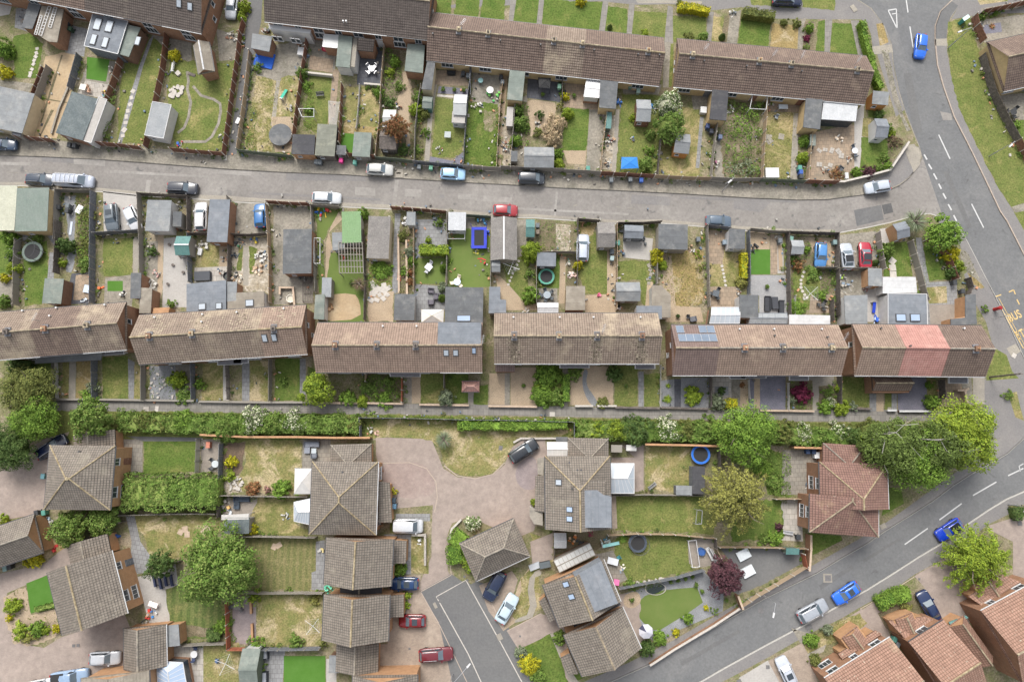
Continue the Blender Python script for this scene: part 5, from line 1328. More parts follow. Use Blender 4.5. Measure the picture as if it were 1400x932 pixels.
def pool(cx,cy,rp,label,wall_='3a4048',water='1c242c',h=.75,name='garden_pool',rim=None):
 p, sx, _, _=rect(cx,cy,2*rp,2*rp,0,h);r=sx/2;o=thing(name,label,'pool',(p.x,p.y,0),0,'trampolines and pools')
 m=MB();n=28
 for i in range(n):
  A, B=2*math.pi*i/n, 2*math.pi*(i+1)/n;f=lambda k, t, z:(k*r*math.cos(t),k*r*math.sin(t),z)
  m.face([f(1,A,0),f(1,B,0),f(.98,B,h),f(.98,A,h)]);m.face([f(.8,A,h*.35),f(.8,B,h*.35),f(.84,B,h),f(.84,A,h)])
 obj('side',m,wall_,o);obj('rim',MB().ring(0,0,h,r*.91,r*.08,28),rim or wall_,o);obj('water',MB().cyl(0,0,h*.6,h*.62,r*.85,None,24),water+'/2',o)
def rect_tramp(cx,cy,w,h_,rot,label,pad,h=.85):
 p, sx, sy, a=rect(cx,cy,w,h_,rot,h);o=thing('trampoline',label,'trampoline',(p.x,p.y,0),a,'trampolines and pools');X, Y, b=sx/2, sy/2, .42
 obj('jumping_mat',MB().box(-X+b,X-b,-Y+b,Y-b,h-.03,h,1),'rubber',o)
 for x0, x1, y0, y1 in((-X,X,-Y,-Y+b),(-X,X,Y-b,Y),(-X,-X+b,-Y+b,Y-b),(X-b,X,-Y+b,Y-b)):obj('pad',MB().box(x0,x1,y0,y1,h-.05,h+.04,1),pad,o)
 for i in(-1,1):
  for j in(-1,1):obj('leg',MB().tube((i*(X-.1),j*(Y-.1),0),(i*(X-.1),j*(Y-.1),h-.05),.04),'metal',o);obj('net_pole',MB().tube((i*X,j*Y,h),(i*X,j*Y,h+1.7),.04),pad,o)
def washing(cx,cy,rot,rm,label,h=1.9,mat='metal',lines='pvc'):
 p, a=place(cx,cy,rot,h);o=thing('rotary_clothes_line',label,'clothes line',p,a,'rotary clothes lines');obj('pole',MB().tube((0,0,0),(0,0,h),.03),mat,o)
 for i in range(4):A=math.pi*i/2;obj('arm',MB().tube((0,0,h-.25),(rm*math.cos(A),rm*math.sin(A),h),.035,4),lines,o)
 m=MB()
 for k in(.5,.75,1):
  for i in range(4):A, B=math.pi*i/2, math.pi*(i+1)/2;m.tube((k*rm*math.cos(A),k*rm*math.sin(A),h-.25*(1-k)),(k*rm*math.cos(B),k*rm*math.sin(B),h-.25*(1-k)),.008,3)
 obj('washing_lines',m,lines,o)
def box(cx,cy,w,h_,rot,z,mat,label,name='storage_box',cat='box',lid=None,group='boxes and stored things',zb=0):
 p, sx, sy, a=rect(cx,cy,w,h_,rot,z+zb);o=thing(name,label,cat,(p.x,p.y,zb),a,group)
 obj('body',MB().box(-sx/2,sx/2,-sy/2,sy/2,0,z*.86,1),mat,o);obj('lid',MB().box(-sx/2-.02,sx/2+.02,-sy/2-.02,sy/2+.02,z*.86+.003,z,1),lid or mat,o)
def slab(cx,cy,w,h_,rot,z,mat,label,name='board',cat='board',zb=.0,group='loose boards and slabs',tilt=0):
 p, sx, sy, a=rect(cx,cy,w,h_,rot,z+zb);m=MB().box(-sx/2,sx/2,-sy/2,sy/2,0,z,1);o=obj(name,m,mat,None,(p.x,p.y,.02+zb),(tilt,0,a));return tag(o,label,cat,group)
def planter(cx,cy,w,h_,rot,mat,lf,label,z=.45):
 p, sx, sy, a=rect(cx,cy,w,h_,rot,z);o=thing('planter',label,'planter',(p.x,p.y,0),a,'planters and plant pots')
 obj('box',MB().prism([(-sx/2,-sy/2),(sx/2,-sy/2),(sx/2,sy/2),(-sx/2,sy/2)],0,z-.05),mat,o)
 for s in(-1,1):obj('rim',MB().box(-sx/2-.03,sx/2+.03,s*sy/2-.04,s*sy/2+.04,z-.06,z,1),mat,o)
 if lf:obj('plants',proto('round','s'),lf,o,(0,0,z-.1),0,(sx*.48,sy*.48,.35))
def pot(cx,cy,rp,lf,label,mat='wood_dark',h=.4,kind='round',ph=.5):
 p, sx, _, a=rect(cx,cy,2*rp,2*rp,0,h);r=sx/2;o=thing('plant_pot',label,'plant pot',(p.x,p.y,0),0,'planters and plant pots')
 obj('pot',MB().cyl(0,0,0,h,r*.6,r*.85,10),mat,o)
 if lf:obj('plant',proto(kind,'s'),lf,o,(0,0,h*.8),R.random()*6,(r,r,ph))
 else:obj('soil',MB().cyl(0,0,h-.08,h-.06,r*.8,None,10),'soil',o)
def pergola(s,z,mat,label,n=8,along=0,posts=4,wd=.09,cat='pergola',cross=2):
 q=pts(s,z);c=sum(q,Vector())/4;g=Vector((c.x,c.y,0));o=thing('pergola',label,cat,g,0,'pergolas and arbours');q=[x-g for x in q]
 a, b, cc, d=q if not along else q[1:]+q[:1]
 for i in range(n):t=i/(n-1);obj('rafter',MB().tube(a.lerp(b,t),d.lerp(cc,t),wd*.6,4),mat,o)
 for t in[k/(cross-1)for k in range(cross)]:u=Vector((0,0,-.08));obj('beam',MB().tube(a.lerp(d,t)+u,b.lerp(cc,t)+u,wd*.7,4),mat,o)
 for x in q:obj('post',MB().box(x.x-.05,x.x+.05,x.y-.05,x.y+.05,0,z-.1),mat,o)
def umbrella(cx,cy,rm,mat,label,h=2.3,folded=False):
 p, a=place(cx,cy,20,h);o=thing('parasol',label,'parasol',p,a,G_F);obj('pole',MB().tube((0,0,0),(0,0,h),.03),'metal',o)
 for i in range(8):
  A, B=math.pi*i/4, math.pi*(i+1)/4;obj('canopy_panel',MB().face([(0,0,h),(rm*math.cos(A),rm*math.sin(A),h-.5),(rm*math.cos(B),rm*math.sin(B),h-.5)]),mat if isinstance(mat,str)else mat[i%len(mat)],o)
def gazebo(s,z,mat,label,bar=None,cat='gazebo',n=2,rise=.7,group='pergolas and arbours'):
 q=pts(s,z);c=sum(q,Vector())/4;g=Vector((c.x,c.y,0));o=thing('gazebo',label,cat,g,0,group);q=[x-g for x in q];top=Vector((0,0,z+rise))
 for i in range(4):obj('canopy_panel',MB().face([q[i-1],q[i],top]),mat,o);x=q[i];obj('post',MB().tube((x.x,x.y,0),x,.04,5),bar or 'metal',o);obj('hip_seam',MB().tube(x,top,.03,4),bar or mat,o)
def clutter(cx,cy,rpx,n,cols,label,name='garden_clutter',cat='clutter',smax=.5):
 """a heap of odd boxes, sacks, boards and tubs standing on one spot"""
 p, sx, _, _=rect(cx,cy,2*rpx,2*rpx,0,.2);r=sx/2;o=thing(name,label,cat,(p.x,p.y,0),0,'heaps of stored odds and ends')
 for i in range(n):
  a=R.uniform(0,6.28);d=r*math.sqrt(R.random());w, h_, z=R.uniform(.15,smax), R.uniform(.12,smax*.8), R.uniform(.06,.5);k=R.choice(cols);t=R.random()
  if t<.5:m=MB().box(-w/2,w/2,-h_/2,h_/2,0,z,1);nm='box'
  elif t<.75:m=MB().cyl(0,0,0,z,w*.35,w*.42,9);nm='tub'
  else:m=MB().box(-w,w,-.06,.06,.02,.06,1);nm='board'
  obj(nm,m,k,o,(d*math.cos(a),d*math.sin(a),.003*i),R.uniform(0,6.28))
def stones(par,s,w,mat,name='stepping_stone',j=.15,z=.05,rnd=False):
 for k, q in enumerate(pts(s)):
  a=w*R.uniform(1-j,1+j);b=w*R.uniform(1-j,1+j)
  m=cached(('stone',rnd,w),lambda:MB().cyl(0,0,0,z,w/2,None,9)if rnd else MB().box(-w/2,w/2,-w/2,w/2,0,z));obj(name,m,mat,par,(q.x,q.y,.012+.001*k),R.uniform(0,1.5),(a/w,b/w,1))
def lamp(bx,by,tx,ty,h,label,armto=None,mat='metal'):
 b=P(bx,by);o=thing('street_lamp',label,'street lamp',b,0,'street lamps');obj('column',MB().tube((0,0,0),(0,0,h*.35),.08,8).tube((0,0,h*.35),(0,0,h),.055,8,.04),mat,o)
 t=P(tx,ty,h+.1)-b;obj('arm',MB().tube((0,0,h),(t.x,t.y,h+.1),.035,6),mat,o);d=Vector((t.x,t.y,0));d=d.normalized()if d.length>.01 else Vector((1,0,0))
 obj('lantern',MB().prism([(t.x-d.x*.1-d.y*.12,t.y-d.y*.1+d.x*.12),(t.x-d.x*.1+d.y*.12,t.y-d.y*.1-d.x*.12),(t.x+d.x*.55+d.y*.09,t.y+d.y*.55-d.x*.09),(t.x+d.x*.55-d.y*.09,t.y+d.y*.55+d.x*.09)],h+.04,h+.2,1),'pvc',o)
# ---------------------------------------------------------------- the terraces, top of the picture
GT='terraced houses in rows'
T1=terrace(['end house of the top-left terrace, cut by the picture edge, bin yard behind','top-left terraced house beside the dark roofed ladder-topped extension','top-left terraced house with pale lichen streak over the bare earth garden','top-left terraced house with four-rooflight grey extension','dark brown terraced house above the broken stone path garden','end terraced house with brown gable and gabled cream rear porch'],(-40,-17),(274,46),9.0,4.1,2.6,['roof_dark','roof_dark','roof_brown','roof_dark','roof_dark','roof_dark'],'brick','ridge',GT)
for p in((245,5.5),(260,9.5)):rooflight(T1,*p,.8,1.1)
T2=terrace(['dark roofed terraced house with white rear bay by the alley','dark roofed terraced house with grey flat-roof extension and red sofa yard','dark roofed terraced house with tiled rear porch over the slate patio','dark roofed end terraced house with mossy corner over the shrub garden'],(363,30),(584,55),9.0,4.1,2.7,'roof_dark','brick','ridge',GT)
for x in(470,474):vent(T2,x,31)
T3=terrace(['brown terraced house, first in the long top terrace, grey hexagon yard','brown terraced house above the stripped lawn with scattered boards','brown terraced house with mossy grey flat extension over the bush garden','brown terraced house with black covered swing seat on slate patio','brown terraced house with white glazed lean-to behind','brown end terraced house above the grey gable shed lawn'],(584,83),(900,118),(906,52),2.6,2.5,['roof_brown','roof_brown','roof_brown','roof_moss','roof_brown','roof_brown'],'brick_cream',['ridge','ridge','ridge','ridge','ridge','ridge_lichen'],GT)
for x, y in((627,46),(667,51),(757,59),(796,63),(886,72)):chimney(T3,x,y,'ridge',.5,.55,.45)
for x, y in((592,48),(684,57),(739,63),(812,70),(872,76),(901,77)):vent(T3,x,y,'dark_metal')
T4=terrace(['brown terraced house with cream gable next to the side passage','brown terraced house above the overgrown jungle garden','brown terraced house above the straw lawn with grey extension','brown end terraced house with white ribbed lean-to roof'],(922,119),(1181,143),(1187,77),2.6,2.5,'roof_brown','brick_cream','ridge',GT)
for x, y in((947,76),(1038,85),(1082,87),(1172,95)):chimney(T4,x,y,'ridge',.5,.55,.45)
for x, y in((962,85),(1020,92),(1095,99)):vent(T4,x,y,'dark_metal')
for t, x, y, a in((T3,632,41,60),(T4,960,75,60),(T4,1052,83,60),(T4,1090,86,70),(T4,1165,92,60)):aerial(t,x,y,a)
T5=house('detached_house','brown roofed house with blank cream gable east of the main road',(1374,125),(1460,106),(1358,56),2.5,2.8,(0,0),'roof_brown','brick_cream','ridge','house',None,(.2,.2),'s')
# extensions of the top rows
h=T1.h
ext(h[1],'40,2 57,5 44,40 29,38',2.4,'brick','felt_dark' if 'felt_dark' in MS else 'felt',name='extension')
ext(h[1],'57,8 87,13 78,58 66,57 47,45',2.6,'brick','felt_brown')
def ladder_bars(hh,s,z,n=9,mat='pvc'):
 p=[tuple(map(float,a.split(',')))for a in s.split()];q=[Vector((*loc(hh,*a,z),z))for a in p];m=MB()
 m.tube(q[0],q[1],.05,4);m.tube(q[3],q[2],.05,4)
 for i in range(n):t=i/(n-1);m.tube(q[0].lerp(q[1],t),q[3].lerp(q[2],t),.04,4)
 obj('trellis',m,mat,hh.o)
ladder_bars(h[1],'55,21 47,47 50,48 58,22',2.75);ladder_bars(h[1],'66,9 53,48 57,49 70,10',2.75,10);ladder_bars(h[1],'74,10 66,37 70,38 78,11',2.75)
ext(h[3],'127,18 175,29 161,74 115,63',2.9,'wood_blue','felt_slate',[(133,33,1.1,1.9),(149,36,1.1,1.9),(127.5,54,.9,1.7),(143.5,58,.9,1.7)],edge='pvc',glass='glass_pale')
ext(h[3],'175,34 192,38 176,78 162,74',2.6,'brick_dark','felt_green',[(188,56,.8,1.4)])
g1=house('rear_porch','white gabled brick outhouse behind the end house by the alley',(293,97),(286,58),(263,54),2.6,.9,(0,0),'felt_brown','brick','pvc','outhouse',None,(.05,.05),'')
h=T2.h
ext(h[0],'345,46 372,50 368,71 343,66',2.3,'brick','felt_grey')
ext(h[0],'367,33 425,41 424,46 368,40',3.0,'render_white','pvc')
for k in range(4):window(h[0].o,.9+k*.8+(k>1)*1.2,-1.2,1.3,.7,1.1,0,1)
ext(h[1],'443,47 464,49 461,66 441,64',2.6,'brick','polycarb',edge='pvc')
ext(h[1],'463,48 482,50 478,93 459,91',2.7,'render_white','felt_green',[])
ext(h[1],'483,51 489,52 485,92 478,91',2.4,'render_white','concrete')
lean(h[2],'490,52 512,54 510,71 488,69',2.3,3.6,'roof_dark','brick')
ext(h[3],'557,60 581,62 578,100 553,97',2.6,'brick','felt_green')
h=T3.h
ext(h[0],'584,84 595,86 590,123 576,122',2.5,'render_cream','felt')
ext(h[2],'697,96 718,98 714,138 693,136',2.6,'brick_cream','felt_green')
conserv(h[4],'802,109 821,111 819,134 798,132',2.2,.15,'pvc','metal',5,0,'conservatory','render_white',False)
ext(h[4],'821,109 845,112 842,149 819,147',2.6,'brick_cream','felt',[])
h=T4.h
ext(h[0],'974,122 996,124 993,165 970,163',2.7,'brick_cream','felt_black')
ext(h[2],'1102,134 1125,136 1121,177 1098,174',2.7,'brick_cream','felt')
ext(h[3],'1126,139 1173,143 1170,166 1123,163',2.4,'glass','sheet_white',name='lean_to')
# window strips under the eaves of the rear walls are the houses' own windows; porch canopies below
# ---------------------------------------------------------------- the long middle row
R1=terrace(['middle-row terraced house at the far picture edge, pale north slope','middle-row terraced house above the small trampoline garden','middle-row end terraced house with brown gable facing the gap'],(-4,492),(172,478),(172,413),5,2.4,['roof_moss','roof_brown','roof_moss'],'brick','ridge',GT)
R2=terrace(['second middle terrace, first house, below the pale patio garden','second middle terrace, second house, grey flat extension with twin rooflights','second middle terrace, third house, mossy dark slope over the rubble garden','second middle terrace, end house with twin roof windows and brown gable'],(191,498),(419,484),(415,417),5,2.4,['roof_moss','roof_moss','roof_moss','roof_tan'],'brick',['ridge_lichen','ridge','ridge','ridge_lichen'],GT)
R3=terrace(['third middle terrace, first house, tan tiles below the pergola garden','third middle terrace, second house, below the broken slab garden','third middle terrace, third house, white gazebo behind','third middle terrace, end house with grey loft dormer and three roof windows'],(433,509),(658,509),(658,441),5,2.45,'roof_tan','brick','ridge',GT)
R4=terrace(['fourth middle terrace, first house, pale lichen streak below its chimney','fourth middle terrace, second house, white slatted lean-to behind','fourth middle terrace, third house, below the car on the lawn','fourth middle terrace, end house with wide grey L-shaped extension'],(677,497),(900,497),(899,428),5,2.45,'roof_moss','brick','ridge',GT)
R5=terrace(['fifth middle terrace, first house, new brown tiles with nine solar panels','fifth middle terrace, second house, pale blue glazed lean-to behind','fifth middle terrace, third house, below the dark sofa deck','fifth middle terrace, end house with white extension roof'],(921,513),(1149,513),(1146,444),5,2.45,['roof_new','roof_tan','roof_tan','roof_tan'],'brick',['ridge','ridge_grey','ridge_grey','ridge'],GT)
R6=terrace(['sixth middle terrace, first house, brown tiles and long tiled front porch','terraced house with pink red re-tiled roof, middle of three','sixth middle terrace, end house nearest the main road'],(1170,513),(1346,515),(1343,445),5,2.45,['roof_tan','roof_red','roof_brown'],'brick',['ridge','roof_red','ridge_grey'],GT,bounds=[0,.326,.662,1])
for t, x in((R1,15),(R1,68),(R1,127),(R2,206),(R2,265),(R2,378),(R3,460),(R3,516),(R3,569),(R4,703),(R4,764),(R4,816),(R4,877),(R5,1015),(R5,1067),(R5,1133),(R6,1328)):chimney(t,x,465,R.choice(['brick','brick_dark','ridge','wood_dark']),.55,.65,.45)
for t, x, y in((R1,33,425),(R1,79,421),(R1,70,432),(R1,145,417),(R2,213,434),(R2,278,430),(R2,325,427),(R2,389,422),(R2,277,440)):vent(t,x,y)
for t, x, y in((R3,524,446),(R3,570,446),(R4,702,434),(R4,765,434),(R4,811,434),(R4,875,434),(R5,1010,450),(R5,1057,450),(R5,1122,450),(R6,1316,449)):vent(t,x,y)
for t, x, y in((R5,1058,459),(R5,1130,461),(R6,1203,449),(R6,1243,473)):vent(t,x,y,'dark_metal')
for t, x, y, a in((R1,60,440,60),(R4,822,455,70),(R5,1145,466,60),(R3,690-30,470,80)):aerial(t,x,y,a)
for p in((362,462),(375,461)):rooflight(R2,*p,.75,1.15)
for x, y, w_, g in((610,482,.75,'glass_pale'),(623,482,.75,'glass_pale'),(648,479,.6,'glass_blue')):rooflight(R3,x,y,w_,.95,g)
# loft dormer: a flat roof box over the whole north slope of one house
def dormer(t,s,z,roof='felt_slate',wall='felt_slate',nm='dormer'):
 q=quad(s,z,t);o=obj(nm,MB().prism(q,t.e-.3,z-.1),wall,t.o);obj('flat_roof',MB().prism(q,z-.12,z),roof,o)
dormer(R3.h[3],'599,440 658,441 657,472 598,471',7.35)
# solar panels on the new roof
def solar(t,px,py,w=1.06,hh=1.4):
 h=which(t,px,py);x, y, z=onroof(h,px,py);k=math.atan2(h.rise,h.D/2)*(1 if y<h.D/2 else-1)
 o=obj('solar_panel',cached(('solar',w,hh),lambda:MB().box(-w/2,w/2,-hh/2,hh/2,.05,.1,1)),'metal',h.o,(x,y,z+.02),(k,0,0))
 obj('cells',cached(('cells',w,hh),lambda:MB().box(-w/2+.03,w/2-.03,-hh/2+.03,hh/2-.03,.1,.106)),'solar',o)
for x, y in((929.5,450.5),(960.5,450.5),(971.5,450.5),(932.5,462),(943,462),(953.5,462),(964,462),(974.5,462)):solar(R5,x,y,1.06,1.36)
# extensions behind the middle row
h=R1.h
ext(h[2],'179,373 193,373 192,408 178,408',2.6,'brick','felt')
h=R2.h
ext(h[0],'192,393 208,394 206,428 190,428',2.5,'brick','felt_brown')
ext(h[0],'210,421 232,420 230,428 208,429',2.1,'brick_orange','brick_orange')
ext(h[1],'255,388 309,383 309,424 255,427',2.8,'render_white','felt_slate',[(276,419,1.1,.95),(299,418,.9,.95)])
ext(h[2],'310,385 324,385 323,412 310,413',2.5,'brick','felt_grey')
ext(h[2],'323,400 361,398 361,420 311,424 311,412 323,411',2.8,'render_white','felt_brown',[(341,414,1.2,1.0)])
h=R3.h
ext(h[0],'431,403 444,402 443,437 429,436',2.3,'render_white','felt_green')
ext(h[3],'609,392 661,393 660,441 608,440',2.9,'render_white','felt',[(634,435,2.0,.9)],glass='glass_blue')
h=R4.h
ext(h[0],'669,392 684,392 684,409 692,410 692,428 668,428',2.5,'render_white','felt_slate')
conserv(h[1],'735,414 763,414 763,427 735,427',2.3,.2,'sheet_white','pvc',4,0,'lean_to','glass',False)
ext(h[2],'774,391 800,391 800,424 773,424',2.5,'brick','felt_brown')
ext(h[3],'870,418 905,418 905,436 900,436 870,429',2.6,'render_white','felt_slate')
ext(h[3],'891,390 904,390 917,403 917,434 905,434 905,419 891,419',2.5,'render_white','felt_brown')
h=R5.h
conserv(h[1],'973,420 1011,420 1011,442 970,442',2.4,.3,'glass_pale','pvc',6,0,'lean_to','glass',False)
ext(h[2],'1011,403 1037,403 1037,435 1011,434',2.6,'render_white','felt')
conserv(h[2],'1026,428 1076,428 1076,442 1024,442',2.4,.2,'sheet_grey','felt_slate',3,0,'lean_to','render_white',False)
ext(h[3],'1079,430 1135,431 1135,443 1079,443',2.5,'render_white','felt_white')
h=R6.h
ext(h[0],'1154,404 1186,403 1186,443 1156,443',2.8,'render_white','felt_grey',[])
ext(h[1],'1214,401 1267,402 1268,444 1214,444',2.9,'render_white','felt_slate',[(1232,434,1.45,1.1),(1251.5,434,1.45,1.1)],edge='pvc',glass='glass_blue')
ext(h[1],'1207,379 1252,379 1254,400 1207,401',2.3,'render_white','felt_white')
ext(h[2],'1320,403 1334,402 1335,434 1336,443 1300,444 1300,436 1320,434',2.5,'brick_orange','felt')
# porches and canopies at the fronts of the middle row
for hh, s in((R2.h[2],'297,494 331,490 331,498 297,499'),(R3.h[2],'532,509 575,509 575,515 533,514.5'),(R4.h[1],'765,497 806,497 806,503 765,503'),(R4.h[3],'868,497 896,497 896,504 868,504'),(R5.h[1],'996,512 1020,512 1020,518 998,518'),(R5.h[2],'1012,513 1048,513 1048,517 1012,517'),(R2.h[2],'318,490 340,489 340,496 318,497'),(R1.h[2],'140,481 170,479 170,484 140,486'),(R5.h[3],'1079,513 1106,513 1106,520 1079,520'),(R6.h[2],'1297,515 1324,515 1324,524 1297,524')):canopy(hh,s,2.4)
lean(R4.h[0],'677,496 704,496 704,508 677,508',2.2,3.0,'roof_new','brick')
lean(R1.h[1],'48,486 140,482 138,492 48,497',2.3,2.9,'felt',None)
gp=house('front_porch','small red tiled hipped porch at the third terrace end house',(655,521),(632,521),1.5,2.3,.8,(1,1),'roof_red','brick','roof_red','porch',None,(.05,.05),'')
wing(R6.h[0],(1244,534),(1194,534),(1197,514),2.4,1.0,(0,0),'roof_brown','brick','ridge','front_porch')
# ---------------------------------------------------------------- the closes at the bottom
GD='houses in the closes'
D1=house('detached_house','grey hipped house at the far edge close, dark car behind it',(151,695),(158,611),(68,611),4.8,2.8,(1,1),'roof_grey','brick_orange','ridge_lichen','house',GD,(.2,.2),'sn')
wing(D1,(158,611),(157,588),(101,611),2.5,1.5,(0,0))
D2=house('garage_block','grey tiled double garage with orange gable at the picture edge',(-30,785),(59,755),(45,703),2.7,2.2,(0,0),'roof_grey','brick_orange','ridge_grey','garage',GD,(.1,.1),'')
D3=house('detached_house','large grey gabled house with white patio windows, slanted in the close',(174,836),(153,754),(65,786),4.8,2.8,(0,0),'roof_grey','brick_orange','ridge_lichen','house',GD,(.2,.2),'sn')
wing(D3,(152,754),(147,730),(92,748),2.6,1.5,(0,0))
D4=house('garage_block','grey tiled garage beside the white car at the bottom edge',(228,909),(227,854),(169,859),2.7,1.9,(0,0),'roof_grey','brick_orange','ridge_grey','garage',GD,(.1,.1),'')
D4b=house('detached_house','house cut by the bottom edge with orange wall and white conservatory',(206,970),(204,917),(111,928),4.6,1.8,(0,0),'felt_brown','brick_orange','ridge_grey','house',GD,(.1,.1),'')
D5=house('detached_house','large grey hipped house between white gazebo and round mauve drive',(514,729),(517,633),(427,633),4.8,2.8,(1,1),'roof_grey','brick_orange','ridge_lichen','house',GD,(.2,.2),'sn')
wing(D5,(508,633),(508,607),(452,607),2.5,1.7,(0,1))
D6=house('detached_house','grey gabled house above the blue car, green cover beside it',(535,799),(538,739),(446,739),4.9,2.7,(0,0),'roof_grey','brick_orange','ridge_lichen','house',GD,(.2,.2),'sn')
D7=house('detached_house','grey gabled house beside the small red hatchback',(531,874),(533,815),(443,816),4.9,2.7,(0,0),'roof_grey','brick_orange','ridge_lichen','house',GD,(.2,.2),'sn')
wing(D6,(522,817),(522,801),(465,801),2.5,1.2,(0,0),'felt_black','brick_orange')
wing(D7,(517,917),(518,880),(460,881),2.5,1.5,(0,0))
D8=house('detached_house','house cut by the bottom edge with broad orange gable above the maroon estate',(571,990),(571,924),(482,925),4.9,2.6,(0,0),'roof_grey','brick_orange','ridge_grey','house',GD,(.2,.2),'')
D9=house('detached_house','grey house with flat slate loft dormer and glass conservatory',(836,721),(834,625),(745,624),4.8,2.8,(0,1),'roof_grey','brick_orange','ridge_lichen','house',GD,(.2,.2),'sn')
wing(D9,(832,624),(832,600),(776,600),2.5,1.6,(0,1))
D10=house('garage_block','hipped grey double garage standing alone by the bush island',(651,794),(724,760),(703,708),2.6,2.2,(1,1),'roof_grey','brick_orange','ridge_grey','garage',GD,(.1,.1),'')
D11=house('detached_house','slanted grey house with slate dormer and slatted pergola',(848,820),(826,766),(740,795),4.8,2.8,(0,0),'roof_grey','brick_orange','ridge_lichen','house',GD,(.2,.2),'sn')
D12=house('detached_house','slanted grey gabled house nearest the lower road with yellow shrub lawn',(876,884),(852,831),(770,866),4.8,2.8,(0,0),'roof_grey','brick_orange','ridge','house',GD,(.2,.2),'sn')
D13=house('detached_house','red brown hipped house beside the great green roadside trees',(1215,694),(1213,636),(1120,635),4.8,2.6,(0,1),'roof_redbrown','brick','ridge_lichen','house',GD,(.2,.2),'sn')
wing(D13,(1183,635),(1183,610),(1125,610),2.5,1.6,(0,1),'roof_redbrown','brick')
D13b=house('detached_house','red brown hipped house joined to its neighbour, at the road bend',(1201,732),(1201,683),(1107,682),4.7,2.4,(1,0),'roof_redbrown','brick','ridge','house',GD,(.2,.2),'sn')
for t, p, w_, g in((D9,(764,659),.8,'glass_pale'),(D9,(779,696),.75,'glass_blue'),(D9,(779,709),.75,'glass_blue'),(D11,(774,798),.75,'glass_blue'),(D11,(781.5,815),.75,'glass_blue')):rooflight(t,*p,w_,.95,g)
for t, p in((D1,(110,617)),(D9,(778,632)),(D9,(789,642)),(D9,(794,642)),(D9,(782,667)),(D5,(469,645))):vent(t,*p,'dark_metal')
dormer(D9,'794,670 817,670 826,677 836,679 836,721 794,721',7.2);dormer(D11,'785,787 822,766 845,824 806,839',7.2)
lean(D9,'794,672 794,656 827,656 827,678',6.2,7.2,'roof_grey',None,'dormer_roof')
# porches
lean(D5,'517,657 518,714 536,714 533,660',2.3,3.0,'roof_grey','brick_orange');lean(D6,'538,738 537,770 555,770 556,739',2.3,3.0,'roof_grey','brick_orange');lean(D7,'533,814 532,843 552,843 552,812',2.3,3.0,'roof_grey','brick_orange')
lean(D9,'745,700 745,650 732,650 731,698',2.3,3.0,'roof_grey','brick_orange');lean(D12,'791,921 779,892 766,899 777,921',2.2,2.9,'roof_grey','brick_orange')
lean(D11,'760,846 745,815 737,822 751,850',2.2,2.8,'roof_grey','brick_orange')
ext(D11,'780,838 808,843 838,829 843,816 849,826 815,848 785,857',2.6,'wood_black','felt_black');ext(D9,'735,626 744,625 743,650 735,648',2.3,'render_white','concrete');ext(D9,'724,692 742,700 742,718 730,716 724,705',2.3,'render_white','concrete')
conserv(D9,'748,604 776,604 776,624 748,624',2.3,.25,'polycarb','pvc',4,0,'car_port','glass',False)
conserv(D9,'835,633 867,633 867,674 835,674',2.3,.8,'glass_pale','pvc',5,0,'conservatory')
conserv(D4b,'214,903 250,905 256,940 216,940',2.3,.8,'glass_blue','pvc',5,1,'conservatory')
ext(D4b,'226,855 244,853 246,882 228,884',2.3,'brick_orange','felt_grey')
D5g=conserv(D5,'425,681 402,686 402,712 425,717',2.3,.6,'glass_pale','pvc',6,0,'conservatory')
conserv(D11,'757,766 806,742 814,758 765,782',2.4,.02,'polycarb','wood_grey',9,0,'pergola_roof','wood_grey',False)
# house walls of the closes that show white framed garden doors
# ---------------------------------------------------------------- brick houses bottom right
E1=house('detached_house','red tiled house at the bottom edge beside the pale silver hatchback',(1216,871),(1128,926),10.5,5.0,2.6,(0,0),'roof_brick','brick','ridge','house',GD,(.1,.1),'s')
E2=house('detached_house','red tiled house with front gable porch below the clipped hedge',(1289,847),(1243,876.5),10.5,5.0,2.8,(0,0),'roof_brick','brick','ridge_lichen','house',GD,(.1,.1),'s')
E3=house('detached_house','red tiled house under the bright spreading tree at the corner',(1420,792),(1342,834),10.5,5.0,2.8,(0,0),'roof_brick','brick','ridge','house',GD,(.1,.1),'s')
lean(E1,'1206,866 1152,901 1146,893 1197,861',2.3,3.2,'roof_brick','brick_orange');lean(E2,'1279,848 1238,873 1214,848 1264,842',2.3,3.3,'roof_brick','brick_orange');lean(E3,'1396,795 1343,828 1324,815 1370,785',2.3,3.3,'roof_brick','brick_orange')
g2=wing(E2,(1357,896),(1318,842),(1296,856),2.6,1.4,(0,0),'roof_brick','brick_orange','ridge','garage')
# front porch gables of those houses
wing(E2,(1247,838),(1256,858),(1232,864),2.7,.8,(0,0),'roof_brick','brick_orange','ridge','porch')
wing(E3,(1358,786),(1372,806),(1345,815),2.7,.8,(0,0),'roof_brick','brick_orange','ridge','porch')
wing(E1,(1172,857),(1186,876),(1162,886),2.7,.8,(0,0),'roof_brick','brick_orange','ridge','porch')
lean(E2,'1300,855 1324,844 1321,841 1297,850',2.2,2.5,'sheet_teal',None,'awning')
